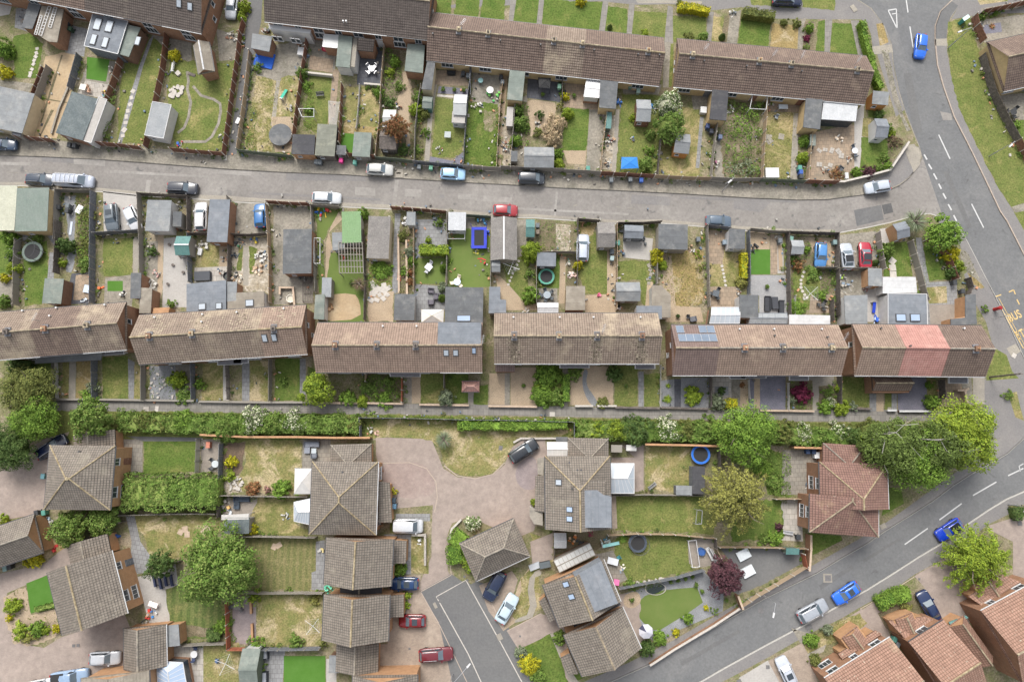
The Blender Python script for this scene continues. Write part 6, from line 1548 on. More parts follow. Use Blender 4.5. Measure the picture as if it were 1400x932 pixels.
# lichen and moss grown tiles: single lifted tiles, thick below the ridges and chimneys
def growth(h,n,mat,spots=None,name='lichen'):
 m=MB();k=h.rise/(h.D/2)
 for _ in range(n):
  x, y=R.uniform(.2,h.L-.2), R.uniform(.2,h.D-.2)
  if spots:s=R.choice(spots);x=s[0]+R.gauss(0,s[2]);t=R.random()**1.5;y=h.D/2+s[1]*t*h.D/2*.95
  x=round(x/.33)*.33+R.uniform(-.02,.02);y=round(y/.3)*.3;f=lambda v:h.e+k*(h.D/2-abs(v-h.D/2))+.05
  w, d=R.uniform(.09,.15), R.uniform(.06,.12)
  if.05<x<h.L-.05 and d<y<h.D-d and abs(y-h.D/2)>.25:m.face([(x-w,y-d,f(y-d)),(x+w,y-d,f(y-d)),(x+w,y+d,f(y+d)),(x-w,y+d,f(y+d))])
 if m.f:obj(name,m,mat,h.o)['kind']='stuff'
for h in R2.h:growth(h,45,'lichen',[(h.L*.5,1,.9)])
for i, x in((0,703),(2,816),(3,877)):h=R4.h[i];q=loc(h,x,470,7)[0];growth(h,150,'lichen',[(q,-1,.38)])
SUBS.update(bt='the blue rectangular trampoline',td='the third terrace',tt='the top terrace',lf='the long footpath',lh='the long hedge',cl='the close',jg='the jungle garden',gr='the lower road',mr='the main road',ln='the lane',dk='the deck',fg='front garden',dp='the dark purple maple',hg='hexagon')
B_, T_=bush, tree
# ---------------------------------------------------------------- trees
for a in((1022,594,40,7.5,'leaf_bright','big bright green tree spreading over {lf} beside the gold conifer'),(1318,594,47,8.5,'leaf_lime','lime green broad tree nearest the road corner, largest of its clump'),(1255,628,42,7.5,'leaf_bright','mid green tree at the lower edge of the roadside clump by the red house'),(296,776,53,8,'leaf_mid','large round dark green tree between the striped lawn and bark yard'),(36,536,36,6,'leaf_olive','olive green dense tree at the picture edge above the dark parked car'),(45,572,30,6,'leaf_bright','yellow green tree overhanging the drive with the dark car'),(8,612,32,6,'leaf_dark','dark tree at the picture edge beside the pink drive'),(122,573,26,6.5,'leaf_mid','feathery green tree leaning over the grey hipped house garage'),(92,722,24,5,'leaf_mid','rounded green tree between the two orange gabled buildings'),(138,710,22,3.6,'leaf_mid','bushy green tree filling the strip below the grey hipped house'),(217,773,18,5,'leaf_dark','small dark tree beside the blue chairs patio'),(431,533,23,4.5,'leaf_lime','round yellow green tree overhanging {lf}'),(1292,318,24,4.5,'leaf_bright','rounded green tree at the corner by {mr}'),(914,142,19,4.5,'leaf_white','tree with creamy white blossom behind {tt} end house'),(916,172,22,4.5,'leaf_mid','leafy green tree below the white blossom tree')):T_(*a)
T_(1008,682,50,9,'leaf_gold','golden drooping conifer with open branches, between pool and patio gardens','spray')
for a in((1222,612,40,9,'leaf_birch','airy grey green tree with bare pale branches beside the red house'),(1285,612,36,9,'leaf_birch','airy olive tree with a bare forked branch inside the roadside clump')):T_(*a,kind='round',bark='bark_pale')
T_(1340,764,48,6.5,'leaf_lime','bright yellow green spreading tree beside the blue car with black roof','spray',bark='bark_wood');T_(992,788,24,4.5,'leaf_purple','dark purple leaved maple at the grey gravel garden');T_(540,174,21,4.5,'leaf_rust','brown green spiky tree in the shrub-filled garden','spray')
T_(606,601,15,4,'leaf_grey','grey green palm-like tree on the grass island','spike');T_(1256,300,20,5,'leaf_grey','grey palm-like cordyline by the corner of {ln}','spike');T_(490,387,12,3.5,'leaf_copper','copper brown spiky palm beside the pergola turf','spike')
# bare pale branches standing above two of the trees are limbs of those trees
for nm, segs in(('tree.a',("1216,593 1225,591 1240,577 1258,568","1225,591 1248,612 1262,628","1238,581 1256,579","1210,601 1206,620")),('tree.b',("1275,601 1287,600 1302,606","1286,601 1294,616 1300,620","1268,600 1285,602","1290,600 1308,596"))):
 host=[o for o in bpy.data.objects if o.get('label','').startswith('airy grey' if nm[-1]=='a' else 'airy olive')][0];m=MB()
 from mathutils import Matrix as _M
 inv=_M.Rotation(-host.rotation_euler.z,4,'Z')@_M.Translation(-host.location)
 for s in segs:
  q=[inv@x for x in pts(s,8.2)]
  for i in range(len(q)-1):m.tube(q[i],q[i+1],(.045-.01*i),5,.03-.008*i)
  m.tube(q[0],q[0]-Vector((0,0,4)),.07,5)
 obj('bare_branch',m,'bark_pale',host)
# ---------------------------------------------------------------- hedges
hedge('1017,16 1059,22',12,1.6,'leaf_olive','clipped olive hedge at the top pavement, between two front lawns');hedge('1179,30 1183,50 1190,78 1198,105 1205,120',8,1.5,'leaf_bright','tall green hedge along the end house beside {mr}')
hedge('626,581 660,581 700,582 738,581 775,580',12,1.5,'leaf_bright','bright clipped hedge on the grass island under {lf} fence');hedge('574,341 612,342',13,1.8,'leaf_lime','thick lime green hedge across the swing garden')
hedge('170,672 230,673 298,673',46,2.4,'leaf_mid','broad green overgrown hedge filling the ground between two lower gardens',dens=42,ls=.3,bump=.5);hedge('624,770 620,745 632,728',22,1.5,'leaf_bright','curved bush island hedge beside the lone hipped garage',dens=45);hedge('638,760 648,778',20,1.4,'leaf_lime','lime bush mass against the wall of the lone hipped garage',dens=45)
hedge('1201,826 1222,815 1244,810',17,1.4,'leaf_bright','clipped green hedge in the front garden by the blue saloon');hedge('1017,346 1017,380',8,1.5,'leaf_yellow','narrow yellow hedge beside the small square turf')
hedge('928,9 945,10 970,15',10,1.4,'leaf_yellow','yellow and green hedge at the top pavement corner');hedge('774,512 774,548',0.1+9,1.3,'leaf_bright','green hedge strip beside the path of the gravel front garden')
hedge('1004,505 1004,506.5',16,1.0,'leaf_yellow','x')if 0 else None
hedge('992,551 1008,551',11,1.2,'leaf_yellow','square clipped golden yellow bush at {lf}');hedge('48,833 76,826',6,.6,'leaf_mid','low dark hedge edging the small bright lawn in the pink close');hedge('1386,702 1400,700',16,1.3,'leaf_dark','dark clipped hedge at the picture edge by the pink drive')
hedge('283,868 300,866',14,1.0,'leaf_dark','dark square shrub block beside the striped lawn')
# the long mixed hedge under the footpath: separate bushes
for i,(x,y,r,h,l,lb)in enumerate(((170,572,15,2.4,'leaf_mid','green bush in {lh} just right of the feathery tree'),(198,576,15,2.4,'leaf_olive','olive feathery bush in {lh} above the paved patio'),(222,578,14,2.2,'leaf_olive','pale olive bush in {lh} near the patio barbecue'),(250,577,17,2.2,'leaf_bright','bright green bush in {lh} above the plain rectangular lawn'),(282,577,16,2.3,'leaf_mid','mid green bush in {lh} above the plank deck'),(312,585,20,2.7,'leaf_mid','large green bush in {lh} overhanging the bark bed'),(348,574,19,3,'leaf_white','white blossoming bush in {lh}, larger of two'),(374,580,18,2.8,'leaf_mid','green bush in {lh} between the two blossoming bushes'),(401,578,19,2.9,'leaf_white','white flecked bush in {lh} above the worn lawn'),(434,579,15,2.2,'leaf_mid','green bush in {lh} over the paved sofa patio'),(462,580,16,2.2,'leaf_mid','dense bush in {lh} above the grey garage wing'),(484,579,13,2.2,'leaf_olive','dense bush in {lh} nearest the black fence corner'),(796,585,14,2.6,'leaf_bright','bright bush in {lh} over the small hipped garage wing'),(818,587,14,2.6,'leaf_lime','yellow green bush in {lh} beside the bright bush'),(842,588,15,2.8,'leaf_lime','lime bush in {lh} above the slatted store'),(872,588,22,3.2,'leaf_dark','dark green dense bush in {lh} above the white storage box'),(912,586,20,3.0,'leaf_white','cream blossoming bush in {lh} above the pool lawn'),(938,589,15,2.6,'leaf_olive','olive bush in {lh} above the blue round pool'),(968,588,20,2.8,'leaf_mid','green bush in {lh} just before the big bright tree'),(1070,590,18,2.8,'leaf_olive','olive bush in {lh} just past the big bright tree'),(1098,594,16,2.6,'leaf_white','white flowering bush in {lh} above the bare lawn'),(1124,598,14,2.4,'leaf_mid','green bush in {lh} by the red wing roof'),(1148,590,14,2.4,'leaf_white','white flecked bush in {lh} beside the red wing roof ridge'),(1162,597,15,2.8,'leaf_dark','dark glossy bush in {lh} beyond the red wing roof'),(1180,604,14,2.6,'leaf_lime','yellow green bush in {lh} by the half hidden dark car'),(1192,590,18,2.8,'leaf_olive','olive bush under the airy grey green tree'))):
 B_(x,y,r,h,l,lb,'round' if i%4 else 'loose',group='bushes of the long hedge')
for s, l in(("165,577 240,579 330,581 410,580 490,580",'ragged mixed hedge growing along {lf}, from the feathery tree to the black fence'),("790,587 870,590 975,592",'ragged mixed hedge along {lf} behind the pool lawn'),("1055,592 1110,597 1195,601",'ragged mixed hedge along {lf} between bright tree and roadside clump')):hedge(s,24,1.9,'leaf_mid',l,dens=34,ls=.3,bump=.6)
# ---------------------------------------------------------------- bushes and plants, roughly from the top
K='''

794,0,8,1.4,leaf_yellow,round;yellow shrub at the pavement end of the wide top lawn
834,37,4,.9,leaf_dark,cone;small dark conifer on the top front lawn
882,45,6,.9,leaf_lime,round;round lime shrub by {tt} wall
942,50,7,.9,leaf_olive,round;flat olive shrub beside {tt} end wall
962,50,8,1.2,leaf_mid,round;round green shrub by the top front path
1072,30,6,1.0,leaf_olive,round;round golden ball shrub, one of two on the straw front garden, nearer the hedge
1090,32,6.5,1.0,leaf_olive,round;round golden ball shrub, one of two on the straw front garden, nearer the path
1107,38,7,1.2,leaf_bright,round;bright rounded shrub above a magenta shrub at the top
1104,52,5.5,.8,leaf_magenta,round;magenta shrub in the narrow top flower bed
1103,64,5,.7,leaf_mid,loose;small green plant below the magenta shrub
988,50,5,1.2,leaf_dark,cone;dark upright shrub in the soil strip at the top
930,4,5,.8,leaf_olive,round;little olive shrub at the top street edge
1343,22,6,1.2,leaf_mid,round;green shrub in the corner of the pond garden
1362,18,4,.9,leaf_mid,round;smaller green shrub near the pond garden fence
1358,35,6,.7,leaf_rust,spike;reddish reed plant standing in the slate pond
1389,172,9,1.2,leaf_bright,loose;leafy shrub at the picture edge below the round barbecue
4,66,14,2.5,leaf_bright,round;bright green tree-like bush at the far top-left edge
6,98,10,1.8,leaf_yellow,round;yellow green bush below the top-left tree-like bush
238,75,9,1.6,leaf_yellow,round;bright yellow round shrub beside the looping edging lawn
333,8,9,1.8,leaf_lime,round;lime shrub beside the silver car at the top
330,23,7,1.4,leaf_lime,round;smaller lime shrub near the top of the alley
352,92,8,1.0,leaf_mid,loose;weedy green plant beside the blue tarpaulin
412,100,9,1.8,leaf_mid,round;dark leafy bush at the edge of the concrete yard
422,150,7,1.2,leaf_bright,loose;green shrub on the fence side of the swing lawn
419,118,8,1.0,leaf_bright,loose;ragged lime weeds along the bench lawn fence
540,84,8,1.6,leaf_bright,round;round shrub below the slate patio edge
534,98,8,1.4,leaf_lime,loose;yellow flowering shrub in the shrub-filled garden
517,126,8,1.6,leaf_bright,round;bright shrub at the end of the slate patio
546,118,8,1.2,leaf_mid,loose;grey green shrub by the winding gravel path
568,150,10,1.6,leaf_lime,round;lime bush beside the blue toy house
580,155,8,1.4,leaf_olive,round;clipped olive ball shrub below the blue toy house
572,132,9,1.4,leaf_mid,loose;dark shrub beside the winding path
532,140,10,1.4,leaf_dark,loose;dark bush by the greenhouse in the shrub-filled garden
582,180,7,1.4,leaf_bright,loose;green shrub by the path of the summerhouse lawn
553,204,9,1.2,leaf_dark,loose;dark ground shrub by the dark barrel-roofed shed
572,205,7,1.0,leaf_mid,loose;low green shrub near the rear fence of the shrub-filled garden
504,118,6,.8,leaf_mid,loose;potted green shrub on the white edge of the slate patio
708,150,9,1.8,leaf_mid,round;tall green bush, topmost in the grey flat-shed garden strip
712,168,12,2.0,leaf_mid,round;large green bush beside the washing trellis
705,192,9,1.6,leaf_bright,round;green bush at the bottom of the grey flat-shed garden strip
738,156,7,1.4,leaf_dark,loose;dark green shrub in a pond surround
736,180,8,1.2,leaf_olive,loose;olive shrub above the grey flat shed
759,170,16,2.6,leaf_pampas,loose;tan feathery pampas bush, upper of two clumps
757,187,14,2.4,leaf_pampas,loose;tan feathery pampas bush, lower of two clumps
777,155,9,1.8,leaf_lime,round;lime bush beside the pampas
773,132,6,1.2,leaf_yellow,round;yellow shrub at the fence of the tan patio
766,145,6,1.2,leaf_gold,loose;golden shrub above the pampas
764,210,8,1.6,leaf_bright,round;bright bush beside the grey flat shed
764,224,9,1.6,leaf_lime,round;lime yellow bush at the lane fence
866,160,6,1.0,leaf_lime,round;lime plant beside the grey gable shed
889,205,8,1.4,leaf_bright,loose;green bush along the gazebo lawn edge
884,224,11,1.6,leaf_mid,round;leafy bush in the corner by the blue gazebo
890,185,8,1.4,leaf_mid,loose;mid green bush above the gazebo corner bush
1100,192,8,1.5,leaf_bright,round;square green bush beside the paved patio
1098,215,9,1.6,leaf_lime,round;lime bush above the three blue bins
1212,175,9,1.6,leaf_mid,round;round green bush beside the white shed
1219,182,6,1.2,leaf_lime,round;pale lime bush below the white shed
1224,192,10,1.2,leaf_copper,loose;reddish brown thicket by the corner wall
1173,235,8,1.5,leaf_bright,round;bright round bush in the corner bed
1189,234,9,1.5,leaf_purple,round;dark purple round bush in the corner bed
1203,231,6,1.2,leaf_mid,round;dark green ball bush beside the purple bush
1214,227,7,1.3,leaf_bright,round;green bush nearest the pavement corner
1210,215,8,1.0,leaf_mid,loose;low green plants at the corner lawn edge
1145,236,10,1.0,leaf_rust,loose;brown dying shrub on the paved patio edge
1202,157,7,1.2,leaf_dark,round;dark shrub beside the orange shed
12,325,12,2.2,leaf_bright,round;bright bush, topmost at the far edge garden
16,345,9,1.8,leaf_bright,round;green bush above a grey one at the picture edge
14,351,6,1.2,leaf_grey,round;small grey green round bush at the picture edge
18,367,10,1.8,leaf_lime,round;lime bush at the edge garden fence
5,380,7,1.2,leaf_yellow,round;yellow bush at the picture edge
19,380,5,1.1,leaf_yellow,round;small yellow bush beside the edge garden fence
88,335,12,2.6,leaf_dark,round;dark round tree-like bush beside the narrow path
85,359,6,1.2,leaf_lime,round;lime round bush on the narrow path edge
52,325,7,1.0,leaf_mid,loose;green plants above the small round trampoline
115,360,12,1.2,leaf_mid,loose;green flowering plants at the bed end above the brick patio
116,332,9,1.0,leaf_olive,loose;olive plants in the long flower bed
122,295,10,1.2,leaf_olive,loose;weedy shrub near the top of the long flower bed
208,343,8,1.4,leaf_dark,loose;dark shrub beside the pale patio
3,412,10,1.6,leaf_mid,round;shrub at the extension by the picture edge
234,415,7,1.2,leaf_bright,loose;small green shrub on the pale patio end
25,500,16,3.0,leaf_dark,round;dark tree-like shrub against the front wall at the edge
240,519,13,2.4,leaf_lime,round;yellow green shrub in the slate front garden
272,525,8,1.6,leaf_bright,loose;narrow green shrub beside the dry front lawn
250,541,14,1.2,leaf_mid,loose;low green plants at {lf} wall
387,521,7,.9,leaf_mid,loose;low round plant on the green front lawn
126,530,10,1.6,leaf_grey,loose;grey green shrub in the straw front garden
120,543,14,1.4,leaf_bright,loose;bright ragged shrub spilling onto {lf}
475,544,12,1.6,leaf_bright,round;bright shrub by {lf}, larger of a pair
496,548,9,1.3,leaf_lime,round;lime shrub by {lf}, smaller of a pair
500,530,12,1.4,leaf_mid,loose;green shrub mass by the flower-filled front garden
525,545,13,1.4,leaf_bright,loose;bright sprawling shrub in the flower-filled front garden
530,522,10,1.2,leaf_mid,loose;mid green plants in the flower-filled front garden
610,543,12,2.2,leaf_grey,round;silvery shrub overhanging {lf}
749,512,18,2.0,leaf_bright,round;leafy bush filling the front garden, upper
742,540,16,2.0,leaf_bright,round;leafy bush filling the front garden, lower
760,544,14,1.8,leaf_mid,loose;darker bush in the filled front garden
736,529,7,1.0,leaf_lime,round;yellow plant between the filled garden bushes
788,510,11,1.6,leaf_mid,loose;mid green bush next to the gravel front garden
840,510,12,2.0,leaf_dark,round;dark round bush between gravel and lawn
825,551,9,1.0,leaf_olive,round;low bush at the gravel garden wall
914,527,5,.9,leaf_lime,spike;small lime grass tuft on grey gravel
914,545,8,1.1,leaf_lime,spike;large lime grass tuft on grey gravel
948,541,14,1.3,leaf_lime,round;round lime bush centred on grey gravel
981,549,12,1.6,leaf_grey,round;grey green round bush beside the golden square bush
987,534,6,.9,leaf_dark,round;small dark bush on the pale front garden
1015,526,4,.6,leaf_rust,round;rusty ball plant on the gravel strip
1097,537,14,2.0,leaf_magenta,round;deep magenta acer in the front garden
1083,547,6,1.0,leaf_grey,round;pale round plant beside the magenta acer
1093,549,7,.8,leaf_mid,loose;low green plants under the magenta acer
1134,535,9,1.0,leaf_mid,loose;green plants by the cream front path
1136,550,8,1.2,leaf_white,round;white flowering bush by {lf}
1130,556,11,1.3,leaf_bright,round;bright bush below the white flowering bush
1151,557,12,1.4,leaf_lime,round;lime bush in the corner of the lawn front garden
1147,531,6,1.1,leaf_lime,round;lime ball shrub at the lawn front garden fence
1167,556,7,.9,leaf_grey,round;pale grey round plant at {lf}
1271,526,6,1.1,leaf_bright,round;small bush beside the slate drive
1276,549,11,2.0,leaf_bright,round;bright bush beside the roadside lime tree
727,344,15,3.0,leaf_lime,round;lime green small tree beside the pale teal container
725,404,13,2.4,leaf_bright,round;bright leafy bush above the paved end
724,374,8,1.4,leaf_mid,loose;green shrubs along the pale stepping stones
791,362,7,1.6,leaf_yellow,round;yellow shrub at the lawn edge beside the silver car
899,347,9,2.2,leaf_yellow,round;tall yellow shrub beside the straw yard, upper
899,356,8,2.0,leaf_yellow,round;tall yellow shrub beside the straw yard, lower
906,362,8,1.6,leaf_lime,round;lime shrub beside the tall yellow shrub
955,348,6,1.0,leaf_lime,loose;lime weed at the straw yard fence
958,366,6,1.0,leaf_gold,loose;golden weed at the straw yard fence, below the lime one
1014,385,9,1.4,leaf_gold,round;golden rusty shrub at the end of the yellow hedge
1104,341,6,1.2,leaf_bright,round;bright shrub beside the small grey shed
1091,362,10,1.6,leaf_rust,loose;brown feathery shrub in the stepping stone garden
1084,352,9,1.4,leaf_mid,loose;green shrub behind the small grey shed
1112,373,12,1.2,leaf_mid,loose;long green shrub behind the blue parked hatchback
1124,404,8,1.2,leaf_bright,loose;green shrub near the whirligig line
1090,420,14,1.2,leaf_bright,loose;leafy shrub at the bottom of the stepping stone garden
1213,342,11,2.4,leaf_mid,round;round leafy bush beside the red car driveway
1198,359,5,1.2,leaf_dark,cone;thin dark conifer at the red car driveway
1302,347,12,2.6,leaf_yellow,round;vivid yellow bush by the corner tree
1310,364,10,2.2,leaf_lime,round;lime bush below the vivid yellow bush
1303,372,8,1.8,leaf_dark,round;dark bush at the end of the corner planting
1348,422,6,.9,leaf_mid,loose;green weeds by the red post box pavement
495,292,9,2.4,leaf_bright,round;bright bush beside the green pergola roof
560,345,8,1.4,leaf_grey,round;blue grey round shrub in the brick-edged bed
563,357,7,1.4,leaf_bright,round;bright shrub below the blue grey shrub
552,372,7,1.2,leaf_bright,loose;green shrub along the thin garden path
561,372,5,1.0,leaf_rust,round;rust coloured ball shrub, upper of two
561,384,6,1.0,leaf_rust,round;rust coloured ball shrub, lower of two
606,366,6,1.6,leaf_bright,cone;upright green shrub by the swing garden fence
606,392,8,1.6,leaf_grey,round;pale green round shrub by the patio seats
604,407,6,1.4,leaf_mid,cone;dark upright shrub beside the cream gazebo
600,304,7,1.2,leaf_mid,loose;green shrub by the crossed poles at the lane wall
585,328,5,.9,leaf_lime,round;lime shrub next to the clay circle
550,322,8,1.2,leaf_olive,loose;olive shrub below the stacked appliances
520,368,16,1.0,leaf_bright,loose;sprawling weed patch above the broken slabs
438,347,0.1,.1,leaf_mid,round;x
45,765,13,1.3,leaf_yellow,round;golden bush below the double garage wall
16,829,12,1.6,leaf_lime,round;round green bush in the gravel of the pink close
12,845,5,.9,leaf_yellow,round;yellow bush in the gravel of the pink close
28,862,14,1.4,leaf_lime,loose;lime bush at the gravel bed edge
50,860,11,1.4,leaf_bright,round;green bush beside the gravel bed middle
38,870,12,1.2,leaf_gold,loose;olive gold bush at the gravel bed tip
62,862,6,1.0,leaf_lime,round;small lime bush near the slanted house corner
76,860,7,1.1,leaf_yellow,round;yellow green bush at the slanted house corner
5,709,7,1.1,leaf_lime,round;lime bush at the picture edge behind the double garage
316,631,9,1.3,leaf_yellow,round;yellow shrub in the bark bed
314,650,9,1.2,leaf_lime,loose;olive shrub below the yellow shrub in the bark bed
345,668,11,1.2,leaf_rust,round;rust red shrub at the fence of the worn lawn
365,669,5,1.0,leaf_pink,round;pink shrub beside the rust red shrub
384,668,14,1.6,leaf_bright,round;bright shrub overhanging the octagonal conservatory lawn
342,724,10,1.3,leaf_yellow,round;yellow white shrub beside the slatted shed
346,818,9,2.2,leaf_lime,loose;pale lime small tree on the bark yard edge
349,882,12,1.6,leaf_bright,loose;spiky lime shrub at the lower end of the bark yard
303,856,12,1.6,leaf_bright,round;bright shrub beside the rust red fence
404,876,11,1.3,leaf_mid,loose;grey green shrub at the worn lawn end
442,880,7,1.3,leaf_olive,loose;olive shrub against the grey gable house corner
430,820,9,.9,leaf_gold,loose;straw coloured grass clump on the worn lawn
358,910,7,1.2,leaf_mid,loose;green potted shrub by the dark planters
538,672,6,1.2,leaf_yellow,loose;yellow green shrub beside the porch bins
545,778,11,1.2,leaf_bright,round;bright low bush in front of the blue car
556,814,6,1.0,leaf_lime,round;lime shrub by the grey porch, upper
555,827,6,1.0,leaf_lime,round;lime shrub by the grey porch, lower
646,716,12,1.6,leaf_white,round;pale variegated bush at the top of the bush island
852,736,10,1.2,leaf_bright,spike;bright fern clump beside the dark round pool
862,798,9,.9,leaf_mid,loose;rockery plants by the kidney pond
730,686,6,1.0,leaf_lime,round;small lime shrub by the slate circle drive
722,909,16,2.0,leaf_yellow,loose;yellow flowering shrub on the corner lawn
735,925,12,1.4,leaf_mid,round;green bush below the yellow flowering shrub
712,892,9,1.1,leaf_grey,round;blue grey bush above the yellow flowering shrub
765,872,10,1.6,leaf_mid,round;dark green shrub against the lowest slanted house
885,887,12,2.2,leaf_dark,round;dark glossy shrub by {gr} wall
903,872,11,1.4,leaf_bright,round;bright shrub behind {gr} wall
925,864,6,1.0,leaf_yellow,round;yellow shrub at {gr} wall, nearer the maple
941,846,8,1.4,leaf_bright,round;bright green shrub on the pale gravel
966,831,4,.8,leaf_yellow,round;small yellow shrub on the pale gravel
978,835,6,.9,leaf_mid,loose;green ground plant under {dp}
1062,736,12,1.3,leaf_bright,loose;bright shrub at the fence below the gold conifer
1046,738,9,1.0,leaf_mid,loose;green shrub beside the fence of the asphalt yard
1042,640,16,1.5,leaf_bright,loose;ragged green shrub between gold conifer and patio
1060,660,14,1.3,leaf_mid,loose;rough leafy growth beside the slab patio
1066,720,6,1.0,leaf_purple,round;purple shrub beside the slab patio
1110,875,11,1.5,leaf_bright,round;round green shrub by the silver hatchback drive
1132,861,8,1.3,leaf_grey,round;blue grey shrub in the bottom front garden
1115,903,9,1.3,leaf_olive,round;olive bush against the red tiled house
1240,830,9,1.2,leaf_gold,loose;golden straw shrub behind the clipped hedge
1380,540,8,.9,leaf_mid,loose;weedy shrub on the verge by the dark path
700,300,0.1,.1,leaf_mid,round;x
'''
for ln in K.strip().split('\n'):
 a, l=ln.split(';');a=a.split(',')
 if l!='x':B_(*map(float,a[:4]),a[4],l,a[5])
# ---------------------------------------------------------------- plants nobody could count
SCAT=(("985,140 1040,140 1038,246 990,246",2600,.26,1.0,'leaf_mid',26),("1000,150 1038,145 1036,190 1005,190",900,.24,.9,'leaf_bright',10),("990,220 1030,220 1030,247 990,247",500,.3,.8,'leaf_grey',5),("105,270 130,268 130,372 104,370",1700,.22,.5,'leaf_olive',26),("108,275 130,270 130,372 106,365",900,.24,.6,'leaf_bright',16),("196,328 206,328 205,372 198,372",150,.2,.5,'leaf_mid',5),("40,315 62,318 60,332 36,330",300,.2,.4,'leaf_mid',6),("1076,325 1104,325 1110,350 1090,365 1085,425 1076,425",700,.2,.6,'leaf_mid',12),("1122,366 1142,368 1142,402 1122,402",400,.2,.5,'leaf_mid',8),("504,512 550,512 550,550 504,550",1300,.2,.55,'leaf_mid',16),("735,500 770,498 770,555 735,555",1000,.22,.7,'leaf_bright',10),("1080,520 1110,520 1110,560 1080,560",600,.18,.4,'leaf_mid',9),("526,66 545,70 552,120 540,140 560,215 530,215 522,140",1500,.22,.6,'leaf_mid',18),("562,112 580,110 578,220 562,218",900,.22,.6,'leaf_olive',12),("706,140 724,140 726,200 708,205",600,.22,.6,'leaf_mid',8),("150,110 162,130 150,195 135,198 145,160",900,.2,.7,'leaf_mid',12),("334,206 345,140 352,150 350,208",400,.2,.5,'leaf_mid',8),("415,102 424,102 436,185 415,180",500,.18,.5,'leaf_bright',9),("504,360 536,360 536,398 504,398",500,.2,.4,'leaf_bright',10),("545,310 566,315 566,402 547,402",700,.2,.5,'leaf_olive',12),("735,300 786,308 786,346 735,342",600,.18,.35,'leaf_mid',12),("1262,386 1270,392 1268,330 1262,326",60,.15,.2,'leaf_mid',0),("5,815 36,800 42,840 75,836 82,865 50,882 20,880 8,850",350,.2,.3,'leaf_olive',12),("1040,610 1080,620 1082,680 1050,676",900,.2,.4,'leaf_mid',14),("1100,868 1170,838 1186,852 1160,870 1110,890",300,.18,.3,'leaf_olive',8),("860,800 905,792 905,800 870,812",200,.15,.3,'leaf_mid',6),("1150,236 1203,231 1213,206 1213,195 1225,203 1212,237 1150,250",300,.18,.35,'leaf_mid',8),("50,561 180,562 180,575 60,585",700,.2,.4,'leaf_mid',10),("180,562 480,566 480,572 180,570",1300,.15,.18,'leaf_bright',0),("510,570 775,578 775,574 510,567",900,.14,.15,'leaf_bright',0),("785,572 1190,578 1190,582 785,577",1100,.15,.2,'leaf_olive',0),("1205,70 1214,68 1224,120 1236,160 1245,178 1240,180 1222,140",260,.14,.15,'leaf_olive',0),("1312,340 1322,345 1345,393 1338,392 1328,380 1314,358",160,.14,.15,'leaf_olive',0),("640,140 680,142 682,160 679,228 633,224",700,.14,.12,'leaf_bright',0),("908,345 960,342 962,418 924,420 908,400",900,.16,.14,'leaf_gold',0),("352,104 384,112 380,150 370,208 334,206 345,140",600,.16,.14,'leaf_gold',0),("1046,152 1090,154 1085,244 1042,244",500,.15,.12,'leaf_gold',0),("341,336 352,340 346,375 341,375",80,.15,.15,'leaf_bright',0),("438,510 500,510 500,549 438,549",600,.16,.25,'leaf_olive',10),("205,500 240,500 240,547 205,547",250,.16,.25,'leaf_mid',8),("20,500 72,494 72,544 20,546",200,.16,.25,'leaf_mid',5))
for s, n, z, h, m, lu in SCAT:scatter(s,n,z,h,m,'undergrowth',lumps=lu)
